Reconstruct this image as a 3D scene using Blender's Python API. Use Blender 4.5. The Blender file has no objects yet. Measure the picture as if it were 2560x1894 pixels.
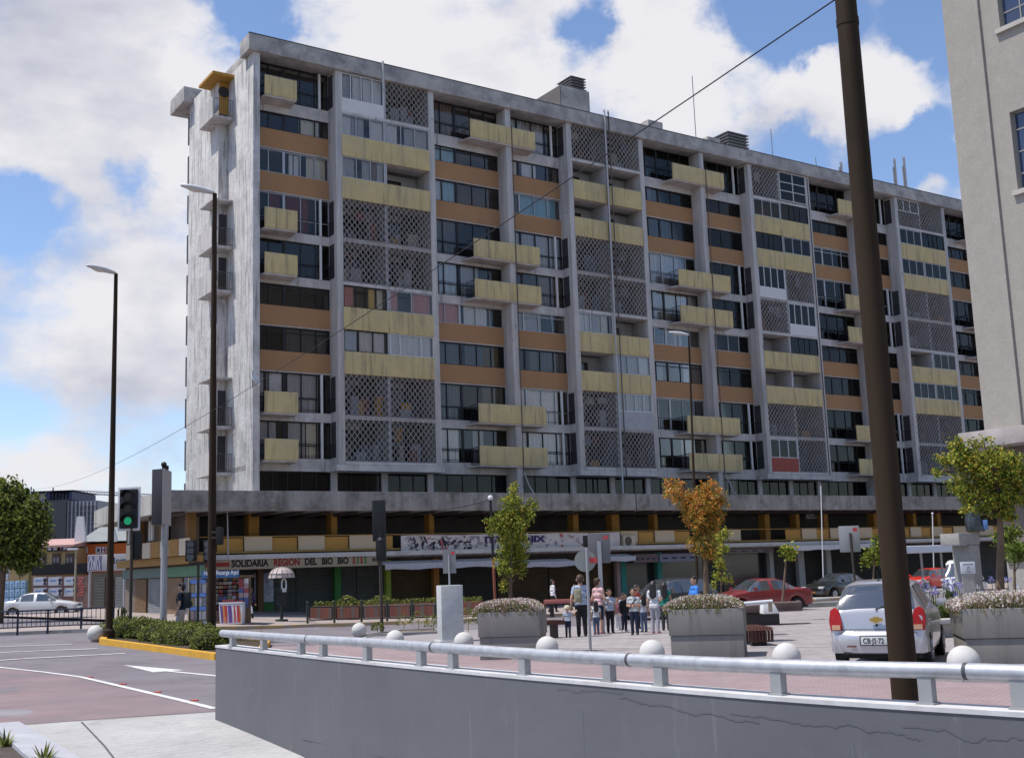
import bpy, bmesh, math, random, mathutils
import mathutils.geometry
from mathutils import Vector as V, Matrix
rad = math.radians
scene = bpy.context.scene
COL = scene.collection
RND = random.Random(7)

# ------------------------------------------------------------------ camera
F, PIT, ROL, YAW, D, CH = 2898.9, .1616, -.0348, .5928, 56.99, 1.8
f_ = V((0, math.cos(PIT), math.sin(PIT))); r0 = V((1, 0, 0)); u0 = r0.cross(f_)
r_ = math.cos(ROL) * r0 + math.sin(ROL) * u0
u_ = -math.sin(ROL) * r0 + math.cos(ROL) * u0
cd = bpy.data.cameras.new('camera'); cam = bpy.data.objects.new('camera', cd); COL.objects.link(cam)
m = Matrix((r_, u_, -f_)).transposed().to_4x4(); m.translation = V((0, 0, CH)); cam.matrix_world = m
cd.sensor_width = 36; cd.lens = F / 2560 * 36; cd.clip_start = .1; cd.clip_end = 5000
scene.camera = cam
scene.render.resolution_x, scene.render.resolution_y = 1024, 757

# ------------------------------------------------------------------ sky, sun, exposure
SUN_EL, SUN_AZ = rad(66), rad(258)          # azimuth clockwise from +Y: the sun stands to the left
sdir = V((math.sin(SUN_AZ) * math.cos(SUN_EL), math.cos(SUN_AZ) * math.cos(SUN_EL), math.sin(SUN_EL)))
sl = bpy.data.lights.new('sun', 'SUN'); sl.energy = 4.9; sl.angle = rad(.53); sl.color = (1, .96, .89)
so = bpy.data.objects.new('sun', sl); COL.objects.link(so); so.rotation_euler = sdir.to_track_quat('Z', 'Y').to_euler()
so.location = (-30, 0, 60)
vs = scene.view_settings; vs.view_transform = 'Standard'; vs.look = 'None'; vs.exposure = 0; vs.gamma = 1; vs.use_curve_mapping = False

def raydir(x, y): return (x - 1280) / F * r_ - (y - 947) / F * u_ + f_
def build_world():
    w = bpy.data.worlds.new('World'); scene.world = w; w.use_nodes = True
    nt = w.node_tree; N = nt.nodes; L = nt.links
    N.clear()
    out = N.new('ShaderNodeOutputWorld')
    sky = N.new('ShaderNodeTexSky'); sky.sky_type = 'NISHITA'; sky.sun_disc = False
    sky.sun_elevation = SUN_EL; sky.sun_rotation = SUN_AZ; sky.ozone_density = 3.0; sky.dust_density = .2; sky.air_density = 1.0
    b1 = N.new('ShaderNodeBackground'); b1.inputs[1].default_value = .15
    ht = N.new('ShaderNodeMix'); ht.data_type = 'RGBA'; ht.blend_type = 'MULTIPLY'; ht.inputs['Factor'].default_value = 1; ht.inputs['B'].default_value = (1.12, 1.10, 1.16, 1)
    L.new(sky.outputs[0], ht.inputs['A']); L.new(ht.outputs['Result'], b1.inputs[0])
    tc = N.new('ShaderNodeTexCoord')
    def math_(op, a, b=None, clamp=False):
        n = N.new('ShaderNodeMath'); n.operation = op; n.use_clamp = clamp
        for i, v in enumerate((a, b)):
            if v is None: continue
            if isinstance(v, (int, float)): n.inputs[i].default_value = v
            else: L.new(v, n.inputs[i])
        return n.outputs[0]
    # clouds: broken up noise on the sky directions, gathered in banks
    mp = N.new('ShaderNodeMapping'); mp.inputs['Scale'].default_value = (1, 1, 1.7)
    L.new(tc.outputs['Generated'], mp.inputs[0])
    n1 = N.new('ShaderNodeTexNoise'); n1.inputs['Scale'].default_value = 7.5; n1.inputs['Detail'].default_value = 10; n1.inputs['Roughness'].default_value = .56
    L.new(mp.outputs[0], n1.inputs['Vector'])
    n2 = N.new('ShaderNodeTexNoise'); n2.inputs['Scale'].default_value = 5.0; n2.inputs['Detail'].default_value = 8; n2.inputs['Roughness'].default_value = .5
    mp2 = N.new('ShaderNodeMapping'); mp2.inputs['Location'].default_value = (3.1, 1.7, .6); mp2.inputs['Scale'].default_value = (1, 1, 2.2)
    L.new(tc.outputs['Generated'], mp2.inputs[0]); L.new(mp2.outputs[0], n2.inputs['Vector'])
    # ragged edges for the banks: the directions are stirred a little before the banks are placed
    n3 = N.new('ShaderNodeTexNoise'); n3.inputs['Scale'].default_value = 9; n3.inputs['Detail'].default_value = 9; n3.inputs['Roughness'].default_value = .62; L.new(tc.outputs['Generated'], n3.inputs['Vector'])
    sb = N.new('ShaderNodeVectorMath'); sb.operation = 'SUBTRACT'; L.new(n3.outputs['Color'], sb.inputs[0]); sb.inputs[1].default_value = (.5, .5, .5)
    wp = N.new('ShaderNodeVectorMath'); wp.operation = 'MULTIPLY_ADD'; L.new(sb.outputs[0], wp.inputs[0]); wp.inputs[1].default_value = (.13, .13, .11); L.new(tc.outputs['Generated'], wp.inputs[2])
    sx = N.new('ShaderNodeSeparateXYZ'); L.new(tc.outputs['Generated'], sx.inputs[0])
    # clouds thinned in the unseen sky behind the camera to dim the facade's skylight
    fr = N.new('ShaderNodeMapRange'); fr.interpolation_type = 'SMOOTHSTEP'; L.new(sx.outputs[1], fr.inputs[0]); fr.inputs[1].default_value = -.25; fr.inputs[2].default_value = .6; fr.inputs[3].default_value = -.02; fr.inputs[4].default_value = .27
    dens = math_('ADD', math_('MULTIPLY', math_('SUBTRACT', n1.outputs[0], .5), 2.0), fr.outputs[0])
    shade = math_('ADD', math_('MULTIPLY', math_('SUBTRACT', n2.outputs[0], .46), 3.0), math_('MULTIPLY', math_('SUBTRACT', n1.outputs[0], .5), -1.6))
    def blob(px, py, rpx, amp, acc):
        d = raydir(px, py).normalized()
        vm = N.new('ShaderNodeVectorMath'); vm.operation = 'DISTANCE'; L.new(wp.outputs[0], vm.inputs[0]); vm.inputs[1].default_value = d
        mr = N.new('ShaderNodeMapRange'); mr.interpolation_type = 'SMOOTHSTEP'; L.new(vm.outputs['Value'], mr.inputs[0])
        mr.inputs[1].default_value = 0; mr.inputs[2].default_value = rpx / F; mr.inputs[3].default_value = amp; mr.inputs[4].default_value = 0
        return math_('ADD', acc, mr.outputs[0])
    for b in ((250, 150, 560, .5), (610, 20, 170, -1.0), (680, 90, 120, -.6), (1450, 95, 120, -.8), (1900, 70, 200, -.8), (2060, 30, 150, -.6), (2240, 430, 190, -.9), (1990, 245, 140, .55), (1930, 330, 90, .4),
              (1990, 380, 110, -.6), (2330, 300, 120, -.6), (2400, 30, 190, -.8), (2400, 430, 90, -.3), (60, 540, 150, -.75), (300, 440, 110, -.5), (0, 500, 120, -.3), (30, 1010, 120, -.35),
              (1000, 100, 260, .45), (1650, 180, 330, .5), (2190, 230, 190, .55), (2300, 490, 90, .7), (1240, 200, 200, .4), (300, 760, 330, .35), (2040, 200, 110, .35), (400, 900, 300, .3), (150, 320, 170, .35), (120, 1190, 200, .35)):
        dens = blob(*b, dens)
    for b in ((190, 200, 430, .38), (330, 330, 260, .2), (330, 930, 300, .35), (1000, 120, 400, -.35), (1700, 200, 500, -.3), (2200, 250, 300, -.3), (520, 200, 170, -.5), (200, 700, 240, -.35)):
        shade = blob(*b, shade)
    mk = N.new('ShaderNodeMapRange'); mk.interpolation_type = 'SMOOTHSTEP'; L.new(dens, mk.inputs[0]); mk.inputs[1].default_value = -.02; mk.inputs[2].default_value = .56
    cr = N.new('ShaderNodeMix'); cr.data_type = 'RGBA'
    cr.inputs['A'].default_value = (.96, .95, .99, 1); cr.inputs['B'].default_value = (.46, .49, .64, 1)
    cl = N.new('ShaderNodeClamp'); L.new(shade, cl.inputs[0]); L.new(cl.outputs[0], cr.inputs['Factor'])
    b2 = N.new('ShaderNodeBackground'); b2.inputs[1].default_value = .88; L.new(cr.outputs['Result'], b2.inputs[0])
    mx = N.new('ShaderNodeMixShader'); L.new(mk.outputs[0], mx.inputs[0]); L.new(b1.outputs[0], mx.inputs[1]); L.new(b2.outputs[0], mx.inputs[2])
    L.new(mx.outputs[0], out.inputs[0])
build_world()

# ------------------------------------------------------------------ ground height and the survey helpers
def sstep(t): t = max(0., min(1., t)); return t * t * (3 - 2 * t)
def gz(x, y):
    """The street falls gently away to the right of the corner and is level on the left."""
    return -.008 * max(0., min(y, 75.)) * sstep((x + 15) / 8)
def gp(px, py, dz=0.):
    """Where the sight line of a survey point meets the ground (dz above it)."""
    d = raydir(px, py); z = 0.
    for _ in range(30):
        t = (z + dz - CH) / d.z; x, y = d.x * t, d.y * t; z = gz(x, y)
    return V((x, y, z + dz))
def at(px, py, Y):
    d = raydir(px, py); return V((0, 0, CH)) + d * (Y / d.y)
dv = V((math.cos(YAW), math.sin(YAW), 0)); nv = V((-math.sin(YAW), math.cos(YAW), 0))
def loc(s, o, z): return dv * s + nv * (D + o) + V((0, 0, z))
def fs(px, py, o=0.):
    """Along-facade position and height of a survey point on the facade plane set back by o."""
    d = raydir(px, py); t = (D + o) / d.dot(nv); p = V((0, 0, CH)) + d * t; return p.dot(dv), p.z
def dep(p): return (V(p) - V((0, 0, CH))).dot(f_)
def mpx(p): return dep(p) / F                 # metres per survey pixel at p

# ------------------------------------------------------------------ materials
MATS = {}
def mat(name, col, rough=.8, var=.15, scale=3., bump=0., metal=0., spec=.3, dirt=None, dscale=1., damt=.5, streak=False, bscale=None, dthr=.5, dsoft=.12, d2=None):
    """Principled material: base colour broken up by noise, optional dirt patches or run-down streaks, optional bump."""
    if name in MATS: return MATS[name]
    M_ = bpy.data.materials.new(name); M_.use_nodes = True; MATS[name] = M_
    nt = M_.node_tree; N = nt.nodes; L = nt.links; P = N['Principled BSDF']
    P.inputs['Roughness'].default_value = rough; P.inputs['Metallic'].default_value = metal
    P.inputs['Specular IOR Level'].default_value = spec
    c = tuple(col) + (1,)
    P.inputs['Base Color'].default_value = c
    tc = N.new('ShaderNodeTexCoord'); geo = N.new('ShaderNodeNewGeometry')
    out = None
    if var:
        n = N.new('ShaderNodeTexNoise'); n.inputs['Scale'].default_value = scale; n.inputs['Detail'].default_value = 6; n.inputs['Roughness'].default_value = .6
        L.new(geo.outputs['Position'], n.inputs['Vector'])
        mr = N.new('ShaderNodeMapRange'); L.new(n.outputs[0], mr.inputs[0]); mr.inputs[1].default_value = .25; mr.inputs[2].default_value = .75
        mr.inputs[3].default_value = 1 - var; mr.inputs[4].default_value = 1 + var
        vm = N.new('ShaderNodeVectorMath'); vm.operation = 'SCALE'; vm.inputs[0].default_value = col; L.new(mr.outputs[0], vm.inputs['Scale'])
        out = vm.outputs[0]
    layers = [(dirt, dscale, damt, streak, dthr, dsoft)] if dirt else []
    if d2: layers.append(d2)          # a second kind of stain: (colour, scale, amount, run-down, threshold, softness)
    for dirt, dscale, damt, streak, dthr, dsoft in layers:
        mp = N.new('ShaderNodeMapping'); L.new(geo.outputs['Position'], mp.inputs[0])
        mp.inputs['Scale'].default_value = (1.6, 1.6, .12) if streak else (1, 1, 1)
        n = N.new('ShaderNodeTexNoise'); n.inputs['Scale'].default_value = dscale; n.inputs['Detail'].default_value = 8; n.inputs['Roughness'].default_value = .68
        L.new(mp.outputs[0], n.inputs['Vector'])
        mr = N.new('ShaderNodeMapRange'); L.new(n.outputs[0], mr.inputs[0]); mr.inputs[1].default_value = dthr - dsoft; mr.inputs[2].default_value = dthr + dsoft
        mr.inputs[3].default_value = 0; mr.inputs[4].default_value = damt
        mx = N.new('ShaderNodeMix'); mx.data_type = 'RGBA'; L.new(mr.outputs[0], mx.inputs['Factor'])
        if out: L.new(out, mx.inputs['A'])
        else: mx.inputs['A'].default_value = c
        mx.inputs['B'].default_value = tuple(dirt) + (1,); out = mx.outputs['Result']
    if out: L.new(out, P.inputs['Base Color'])
    if bump:
        n = N.new('ShaderNodeTexNoise'); n.inputs['Scale'].default_value = bscale or scale * 8; n.inputs['Detail'].default_value = 5
        L.new(geo.outputs['Position'], n.inputs['Vector'])
        bp = N.new('ShaderNodeBump'); bp.inputs['Strength'].default_value = 1; bp.inputs['Distance'].default_value = bump; L.new(n.outputs[0], bp.inputs['Height'])
        L.new(bp.outputs[0], P.inputs['Normal'])
    return M_
def glass(name, tint=(.55, .6, .62), refl=(.74, .72, .69), ior=1.42, base=.0):
    if name in MATS: return MATS[name]
    M_ = bpy.data.materials.new(name); M_.use_nodes = True; MATS[name] = M_
    nt = M_.node_tree; N = nt.nodes; L = nt.links; N.clear()
    o = N.new('ShaderNodeOutputMaterial'); tr = N.new('ShaderNodeBsdfTransparent'); gl = N.new('ShaderNodeBsdfGlossy'); mx = N.new('ShaderNodeMixShader')
    tr.inputs[0].default_value = tuple(tint) + (1,); gl.inputs[0].default_value = tuple(refl) + (1,); gl.inputs['Roughness'].default_value = .03
    fr = N.new('ShaderNodeFresnel'); fr.inputs[0].default_value = ior
    ad = N.new('ShaderNodeMath'); ad.operation = 'ADD'; ad.inputs[1].default_value = base; L.new(fr.outputs[0], ad.inputs[0])
    L.new(ad.outputs[0], mx.inputs[0]); L.new(tr.outputs[0], mx.inputs[1]); L.new(gl.outputs[0], mx.inputs[2]); L.new(mx.outputs[0], o.inputs[0])
    return M_
def tiles(name, col, col2, mortar, w, h, ms=.02, rough=.85, ang=0., var=.12):
    if name in MATS: return MATS[name]
    M_ = bpy.data.materials.new(name); M_.use_nodes = True; MATS[name] = M_
    nt = M_.node_tree; N = nt.nodes; L = nt.links; P = N['Principled BSDF']; P.inputs['Roughness'].default_value = rough; P.inputs['Specular IOR Level'].default_value = .25
    geo = N.new('ShaderNodeNewGeometry'); mp = N.new('ShaderNodeMapping'); mp.inputs['Rotation'].default_value = (0, 0, ang); L.new(geo.outputs['Position'], mp.inputs[0])
    b = N.new('ShaderNodeTexBrick'); b.inputs['Color1'].default_value = tuple(col) + (1,); b.inputs['Color2'].default_value = tuple(col2) + (1,); b.inputs['Mortar'].default_value = tuple(mortar) + (1,)
    b.inputs['Scale'].default_value = 1; b.inputs['Brick Width'].default_value = w; b.inputs['Row Height'].default_value = h; b.inputs['Mortar Size'].default_value = ms
    L.new(mp.outputs[0], b.inputs['Vector'])
    n = N.new('ShaderNodeTexNoise'); n.inputs['Scale'].default_value = .9; n.inputs['Detail'].default_value = 9; n.inputs['Roughness'].default_value = .7; L.new(geo.outputs['Position'], n.inputs['Vector'])
    mr = N.new('ShaderNodeMapRange'); L.new(n.outputs[0], mr.inputs[0]); mr.inputs[1].default_value = .3; mr.inputs[2].default_value = .7; mr.inputs[3].default_value = 1 - var; mr.inputs[4].default_value = 1 + var
    vm = N.new('ShaderNodeVectorMath'); vm.operation = 'SCALE'; L.new(b.outputs[0], vm.inputs[0]); L.new(mr.outputs[0], vm.inputs['Scale']); L.new(vm.outputs[0], P.inputs['Base Color'])
    return M_
def emis(name, col, s):
    if name in MATS: return MATS[name]
    M_ = mat(name, col, .4, 0); P = M_.node_tree.nodes['Principled BSDF']; P.inputs['Emission Color'].default_value = tuple(col) + (1,); P.inputs['Emission Strength'].default_value = s
    return M_

# ------------------------------------------------------------------ mesh helpers
class M:
    def __init__(s): s.v = []; s.f = []; s.mi = []; s.cur = 0
    def add(s, vs_, fs_):
        k = len(s.v); s.v += [tuple(p) for p in vs_]
        for q in fs_: s.f.append(tuple(i + k for i in q)); s.mi.append(s.cur)
        return s
    def box(s, x0, y0, z0, x1, y1, z1):
        x0, x1 = sorted((x0, x1)); y0, y1 = sorted((y0, y1)); z0, z1 = sorted((z0, z1))
        return s.add([(x, y, z) for z in (z0, z1) for y in (y0, y1) for x in (x0, x1)], [(0, 2, 3, 1), (4, 5, 7, 6), (0, 1, 5, 4), (2, 6, 7, 3), (0, 4, 6, 2), (1, 3, 7, 5)])
    def quad(s, *p): return s.add(p, [tuple(range(len(p)))])
    def prism(s, poly, z0, z1, top=None):
        """Vertical extrusion of a plan polygon (counter-clockwise); z0/z1 numbers or functions of x, y; top: another plan for the upper outline."""
        n = len(poly); t = top or poly
        g = lambda z, p: z(p[0], p[1]) if callable(z) else z
        return s.add([(p[0], p[1], g(z0, p)) for p in poly] + [(p[0], p[1], g(z1, p)) for p in t],
                     [tuple(reversed(range(n))), tuple(range(n, 2 * n))] + [(i, (i + 1) % n, n + (i + 1) % n, n + i) for i in range(n)])
    def tube(s, pts, r, n=8, cap=True):
        pts = [V(p) for p in pts]; k = len(s.v); R = r if isinstance(r, (list, tuple)) else [r] * len(pts)
        prev = None; rings = []
        for i, p in enumerate(pts):
            d = (pts[min(i + 1, len(pts) - 1)] - pts[max(i - 1, 0)]).normalized()
            if prev is None: a = d.orthogonal().normalized()
            else: a = (prev - d * prev.dot(d)).normalized()
            prev = a; b = d.cross(a)
            rings.append([p + (a * math.cos(2 * math.pi * j / n) + b * math.sin(2 * math.pi * j / n)) * R[i] for j in range(n)])
        vs_ = [q for r2 in rings for q in r2]
        fs_ = [(i * n + j, i * n + (j + 1) % n, (i + 1) * n + (j + 1) % n, (i + 1) * n + j) for i in range(len(pts) - 1) for j in range(n)]
        if cap: fs_ += [tuple(reversed(range(n))), tuple(range((len(pts) - 1) * n, len(pts) * n))]
        return s.add(vs_, fs_)
    def lathe(s, prof, c=(0, 0, 0), n=16, sx=1., sy=1.):
        vs_ = [(c[0] + r * math.cos(2 * math.pi * j / n) * sx, c[1] + r * math.sin(2 * math.pi * j / n) * sy, c[2] + z) for r, z in prof for j in range(n)]
        fs_ = [(i * n + j, i * n + (j + 1) % n, (i + 1) * n + (j + 1) % n, (i + 1) * n + j) for i in range(len(prof) - 1) for j in range(n)]
        fs_ += [tuple(reversed(range(n))), tuple(range((len(prof) - 1) * n, len(prof) * n))]
        return s.add(vs_, fs_)
    def ball(s, c, r, n=14, m_=8, sz=1.):
        return s.lathe([(max(1e-4, r * math.sin(math.pi * i / m_)), -r * sz * math.cos(math.pi * i / m_)) for i in range(m_ + 1)], c, n)
    def disc_x(s, c, r, x0, x1, n=18):
        """Solid disc whose axis is x (wheels)."""
        vs_ = [(x, c[0] + r * math.cos(2 * math.pi * j / n), c[1] + r * math.sin(2 * math.pi * j / n)) for x in (x0, x1) for j in range(n)]
        return s.add(vs_, [tuple(reversed(range(n))), tuple(range(n, 2 * n))] + [(j, (j + 1) % n, n + (j + 1) % n, n + j) for j in range(n)])
    def xf(s, mtx, start=0):
        s.v[start:] = [tuple(mtx @ V(p)) for p in s.v[start:]]; return s
    def build(s, name, mats, parent=None, smooth=False, bevel=0.):
        me = bpy.data.meshes.new(name); me.from_pydata(s.v, [], s.f)
        for q in (mats if isinstance(mats, (list, tuple)) else [mats]): me.materials.append(q)
        if any(s.mi): me.polygons.foreach_set('material_index', s.mi)
        bm = bmesh.new(); bm.from_mesh(me); bmesh.ops.recalc_face_normals(bm, faces=bm.faces)
        if bevel:
            es = [e for e in bm.edges if len(e.link_faces) == 2 and e.calc_face_angle(0) > .6]
            bmesh.ops.bevel(bm, geom=es, offset=bevel, segments=2, affect='EDGES', profile=.6, clamp_overlap=True)
        bm.to_mesh(me); bm.free()
        if smooth or bevel:
            me.polygons.foreach_set('use_smooth', [True] * len(me.polygons))
            if not smooth: me.set_sharp_from_angle(angle=rad(35))
            elif smooth != 'all': me.set_sharp_from_angle(angle=rad(50))
        me.update()
        o = bpy.data.objects.new(name, me); COL.objects.link(o)
        if parent: o.parent = parent
        return o
def tag(o, label=None, cat=None, group=None, kind=None):
    if label: o['label'] = label
    if cat: o['category'] = cat
    if group: o['group'] = group
    if kind: o['kind'] = kind
    return o
def thing(name, label, cat, p=(0, 0, 0), rz=0., group=None):
    o = bpy.data.objects.new(name, None); COL.objects.link(o); o.location = p; o.rotation_euler = (0, 0, rz); o.empty_display_size = .2
    return tag(o, label, cat, group)
def dup(root, p=None, rz=None, label=None, sc=None):
    """A copy of a thing with copies of its parts and sub-parts; meshes are shared."""
    r = root.copy(); COL.objects.link(r)
    if p is not None: r.location = p
    if rz is not None: r.rotation_euler = (0, 0, rz)
    if sc is not None: r.scale = (sc, sc, sc)
    if label: r['label'] = label
    for ch in list(root.children):
        c = ch.copy(); COL.objects.link(c); c.parent = r
        for g in list(ch.children):
            d = g.copy(); COL.objects.link(d); d.parent = c
    return r
def text_into(m_, s, size, fn, ext=.004, bold=0.):
    """Letter outlines as solid geometry, mapped by fn(x, y, depth) -> point."""
    cu = bpy.data.curves.new('lettering', 'FONT'); cu.body = s; cu.size = size; cu.extrude = 0; cu.fill_mode = 'FRONT' if False else 'BOTH'; cu.offset = bold; cu.resolution_u = 3
    o = bpy.data.objects.new('lettering', cu); COL.objects.link(o)
    bpy.context.view_layer.update()
    me = o.evaluated_get(bpy.context.evaluated_depsgraph_get()).to_mesh()
    vs_ = [fn(v.co.x, v.co.y, 0) for v in me.vertices]; fs_ = [tuple(p.vertices) for p in me.polygons]
    wdt = max((v.co.x for v in me.vertices), default=0)
    bpy.data.objects.remove(o); bpy.data.curves.remove(cu)
    m_.add(vs_, fs_); return wdt
def sheet(name, poly, dz, material, kind='structure', zf=None, step=3., hole=None):
    """A plan polygon laid on the ground, cut finely enough to follow its fall."""
    rings = [poly] + ([hole] if hole else []); flat = [p for r in rings for p in r]
    bm = bmesh.new(); vs_ = [bm.verts.new((p[0], p[1], 0)) for p in flat]
    for t in mathutils.geometry.tessellate_polygon([[V((p[0], p[1], 0)) for p in r] for r in rings]): bm.faces.new([vs_[i] for i in t])
    xs = [p[0] for p in poly]; ys = [p[1] for p in poly]
    for ax, lo, hi in ((0, max(min(xs), -45), min(max(xs), 45)), (1, max(min(ys), 0), min(max(ys), 90))):
        k = math.floor(lo / step) * step + step * .37
        while k < hi:
            no = V((1, 0, 0)) if ax == 0 else V((0, 1, 0))
            bmesh.ops.bisect_plane(bm, geom=bm.verts[:] + bm.edges[:] + bm.faces[:], plane_co=no * k, plane_no=no); k += step
    g = zf or gz
    for v in bm.verts: v.co.z = g(v.co.x, v.co.y) + dz
    bmesh.ops.recalc_face_normals(bm, faces=bm.faces)
    if sum(f.normal.z for f in bm.faces) < 0: bmesh.ops.reverse_faces(bm, faces=bm.faces)
    me = bpy.data.meshes.new(name); bm.to_mesh(me); bm.free(); me.materials.append(material)
    o = bpy.data.objects.new(name, me); COL.objects.link(o)
    if kind: o['kind'] = kind
    return o
def xy(p): return (p.x, p.y)
# ------------------------------------------------------------------ the ground, roads and pavements
def gpz(px, py, z):
    d = raydir(px, py); t = (z - CH) / d.z; return V((d.x * t, d.y * t, z))
WT = .86                                                     # top of the ramp wall
wall_front = [gpz(a, b, WT) for a, b in ((538, 1612), (760, 1637), (1000, 1661), (1250, 1684), (1500, 1705), (1750, 1726), (2000, 1745), (2280, 1763), (2560, 1780))]
e = (wall_front[-1] - wall_front[-2]).normalized(); wall_front += [wall_front[-1] + e * 1.2, wall_front[-1] + e * 4]
L0, R0 = gp(47, 1811), gp(540, 1778)
ledge_r = [gp(47, 1811), gp(94, 1834), gp(179, 1885)]
q = (ledge_r[-1] - ledge_r[0]).normalized(); q.z = 0
ledge_r += [ledge_r[-1] + q * 5, ledge_r[-1] + q * 9 + V((.9, 0, 0))]
ledge_l = [gp(-20, 1822), gp(4, 1845), gp(56, 1893)]
ledge_l += [ledge_l[-1] + q * 5, ledge_l[-1] + q * 9 + V((.9, 0, 0))]
rdir = V((R0.y - L0.y, -(R0.x - L0.x), 0)).normalized()
if rdir.y > 0: rdir = -rdir
def ramp_z(x, y):
    t = max(0., (V((x, y, 0)) - R0).dot(rdir)); return R0.z - .005 - .03 * t - .0035 * t * t
asphalt = mat('asphalt', (.176, .153, .167), .9, .16, .5, bump=.002, bscale=60, spec=.2, dirt=(.20, .195, .21), dscale=.35, damt=.7, dthr=.56, d2=((.115, .105, .12), 1.1, .55, False, .60, .05))
redasph = mat('reddish asphalt', (.245, .175, .180), .9, .2, .7, bump=.003, bscale=40, spec=.2, dirt=(.165, .15, .165), dscale=.5, damt=.8, dsoft=.2, d2=((.27, .19, .19), 1.6, .5, False, .58, .06))
brickrd = tiles('pink pavers', (.32, .24, .245), (.275, .205, .21), (.17, .125, .13), .21, .105, .006, ang=YAW)
plazat = tiles('plaza tiles', (.325, .295, .295), (.285, .255, .26), (.19, .17, .17), .42, .42, .012, ang=YAW, var=.16)
walk = tiles('sidewalk tiles', (.36, .30, .275), (.32, .265, .245), (.23, .19, .18), .45, .45, .015, ang=YAW, var=.15)
white_p = mat('road paint', (.62, .61, .60), .7, .12, 3, dirt=(.3, .28, .28), dscale=5, damt=.6, dthr=.62)
conc = mat('ramp concrete', (.43, .425, .42), .85, .10, .8, dirt=(.33, .33, .34), dscale=1.1, damt=.5, bump=.004, bscale=30)
yellowk = mat('yellow kerb paint', (.62, .33, .035), .7, .12, 2, dirt=(.35, .25, .12), dscale=6, damt=.6, dthr=.62)
kerbm = mat('kerb stone', (.36, .34, .33), .85, .15, 2, dirt=(.2, .18, .17), dscale=3)
oldyel = mat('worn yellow kerb', (.50, .33, .14), .8, .2, 2, dirt=(.36, .33, .30), dscale=2.2, damt=.8, dsoft=.08)
soil = mat('soil', (.06, .045, .03), .95, .3, 4, bump=.02, bscale=20)

outline = [(-900, -25), (900, -25), (900, 1400), (-900, 1400)]
ramp_poly = [xy(L0), xy(R0)] + [xy(p) for p in wall_front[1:]] + [xy(p) for p in reversed(ledge_r[1:])]
sheet('ground', outline, 0, asphalt, hole=ramp_poly)
rm = mat('grooved concrete', (.43, .42, .41), .85, .12, .8, dirt=(.33, .32, .32), dscale=.9, damt=.6, d2=((.24, .235, .235), 2.6, .5, False, .62, .06))
nt = rm.node_tree; Nn = nt.nodes; wv = Nn.new('ShaderNodeTexWave'); wv.inputs['Scale'].default_value = 1.7; wv.inputs['Distortion'].default_value = 4.5; wv.inputs['Detail'].default_value = 3; wv.inputs['Detail Scale'].default_value = 1.5
geo = Nn.new('ShaderNodeNewGeometry'); mp = Nn.new('ShaderNodeMapping'); mp.inputs['Rotation'].default_value = (0, 0, rad(66)); nt.links.new(geo.outputs['Position'], mp.inputs[0]); nt.links.new(mp.outputs[0], wv.inputs[0])
bp = Nn.new('ShaderNodeBump'); bp.inputs['Distance'].default_value = .022; bp.inputs['Strength'].default_value = 1; nt.links.new(wv.outputs['Fac'], bp.inputs['Height']); nt.links.new(bp.outputs[0], Nn['Principled BSDF'].inputs['Normal'])
sheet('ramp_floor', ramp_poly, 0, rm, zf=ramp_z, step=.5)
# joint line in the ramp slab
jl = [gp(204, 1802), gp(262, 1842), gp(331, 1896)]
jj = M()
for i in range(2):
    a, b = jl[i], jl[i + 1]; n_ = V((b.y - a.y, a.x - b.x, 0)).normalized() * .013
    jj.quad(*[(p.x, p.y, ramp_z(p.x, p.y) + .006) for p in (a - n_, a + n_, b + n_, b - n_)])
tag(jj.build('ramp_joint', mat('tar joint', (.09, .09, .095), .9, .2, 9)), kind='structure')
# sides of the cutting: ledge kerb on the left
lk = M()
for i in range(len(ledge_r) - 1):
    a, b, c, d = ledge_l[i], ledge_r[i], ledge_r[i + 1], ledge_l[i + 1]
    t = [(p.x, p.y, -.05 if j in (0, 3) else -.088) for j, p in enumerate((a, b, c, d))]; bt = [(p.x, p.y, -2.6) for p in (a, b, c, d)]
    lk.add(t + bt, [(0, 1, 2, 3), (1, 5, 6, 2), (0, 3, 7, 4), (0, 4, 5, 1), (3, 2, 6, 7)])
tag(lk.build('ramp_kerb', mat('smooth concrete', (.42, .42, .45), .8, .08, 1.5, dirt=(.33, .33, .36), dscale=2)), kind='structure')
# road surfaces
sheet('planting_bed', [xy(p) for p in ledge_l] + [(p.x - 2.2, p.y - .6) for p in reversed(ledge_l)], .015, mat('bed soil', (.075, .06, .05), .95, .3, 5, bump=.02, bscale=25))
sheet('road_patch', [xy(gp(*p)) for p in ((-60, 1778), (20, 1774), (66, 1773), (88, 1779), (62, 1789), (-60, 1795))], .007, mat('pale road patch', (.24, .22, .235), .9, .15, 1.5))
sheet('red_road_band', [xy(gp(*p)) for p in ((-300, 1640), (0, 1668), (201, 1692), (400, 1738), (537, 1771), (540, 1778), (300, 1793), (47, 1811), (-300, 1770))], .004, redasph)
boll = ((898, 1594), (988, 1621), (1160, 1630), (1369, 1647), (1632, 1663), (1969, 1678), (2413, 1694))
edge = [(870, 1606), (1000, 1625), (1160, 1637), (1369, 1654), (1632, 1671), (1969, 1687), (2413, 1704), (2900, 1716)]
sheet('brick_road', [xy(gp(*p)) for p in [(620, 1622), (740, 1612)] + edge] + [xy(p + V((.25, .15, 0))) for p in reversed(wall_front[1:-1])], .004, brickrd)
plaza_far = [(2900, 1480), (2300, 1500), (2000, 1514), (1800, 1543), (1670, 1557), (1380, 1569), (1010, 1580), (940, 1588)]
sheet('plaza', [xy(gp(*p)) for p in edge + plaza_far], .02, plazat)
kb = M()
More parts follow.
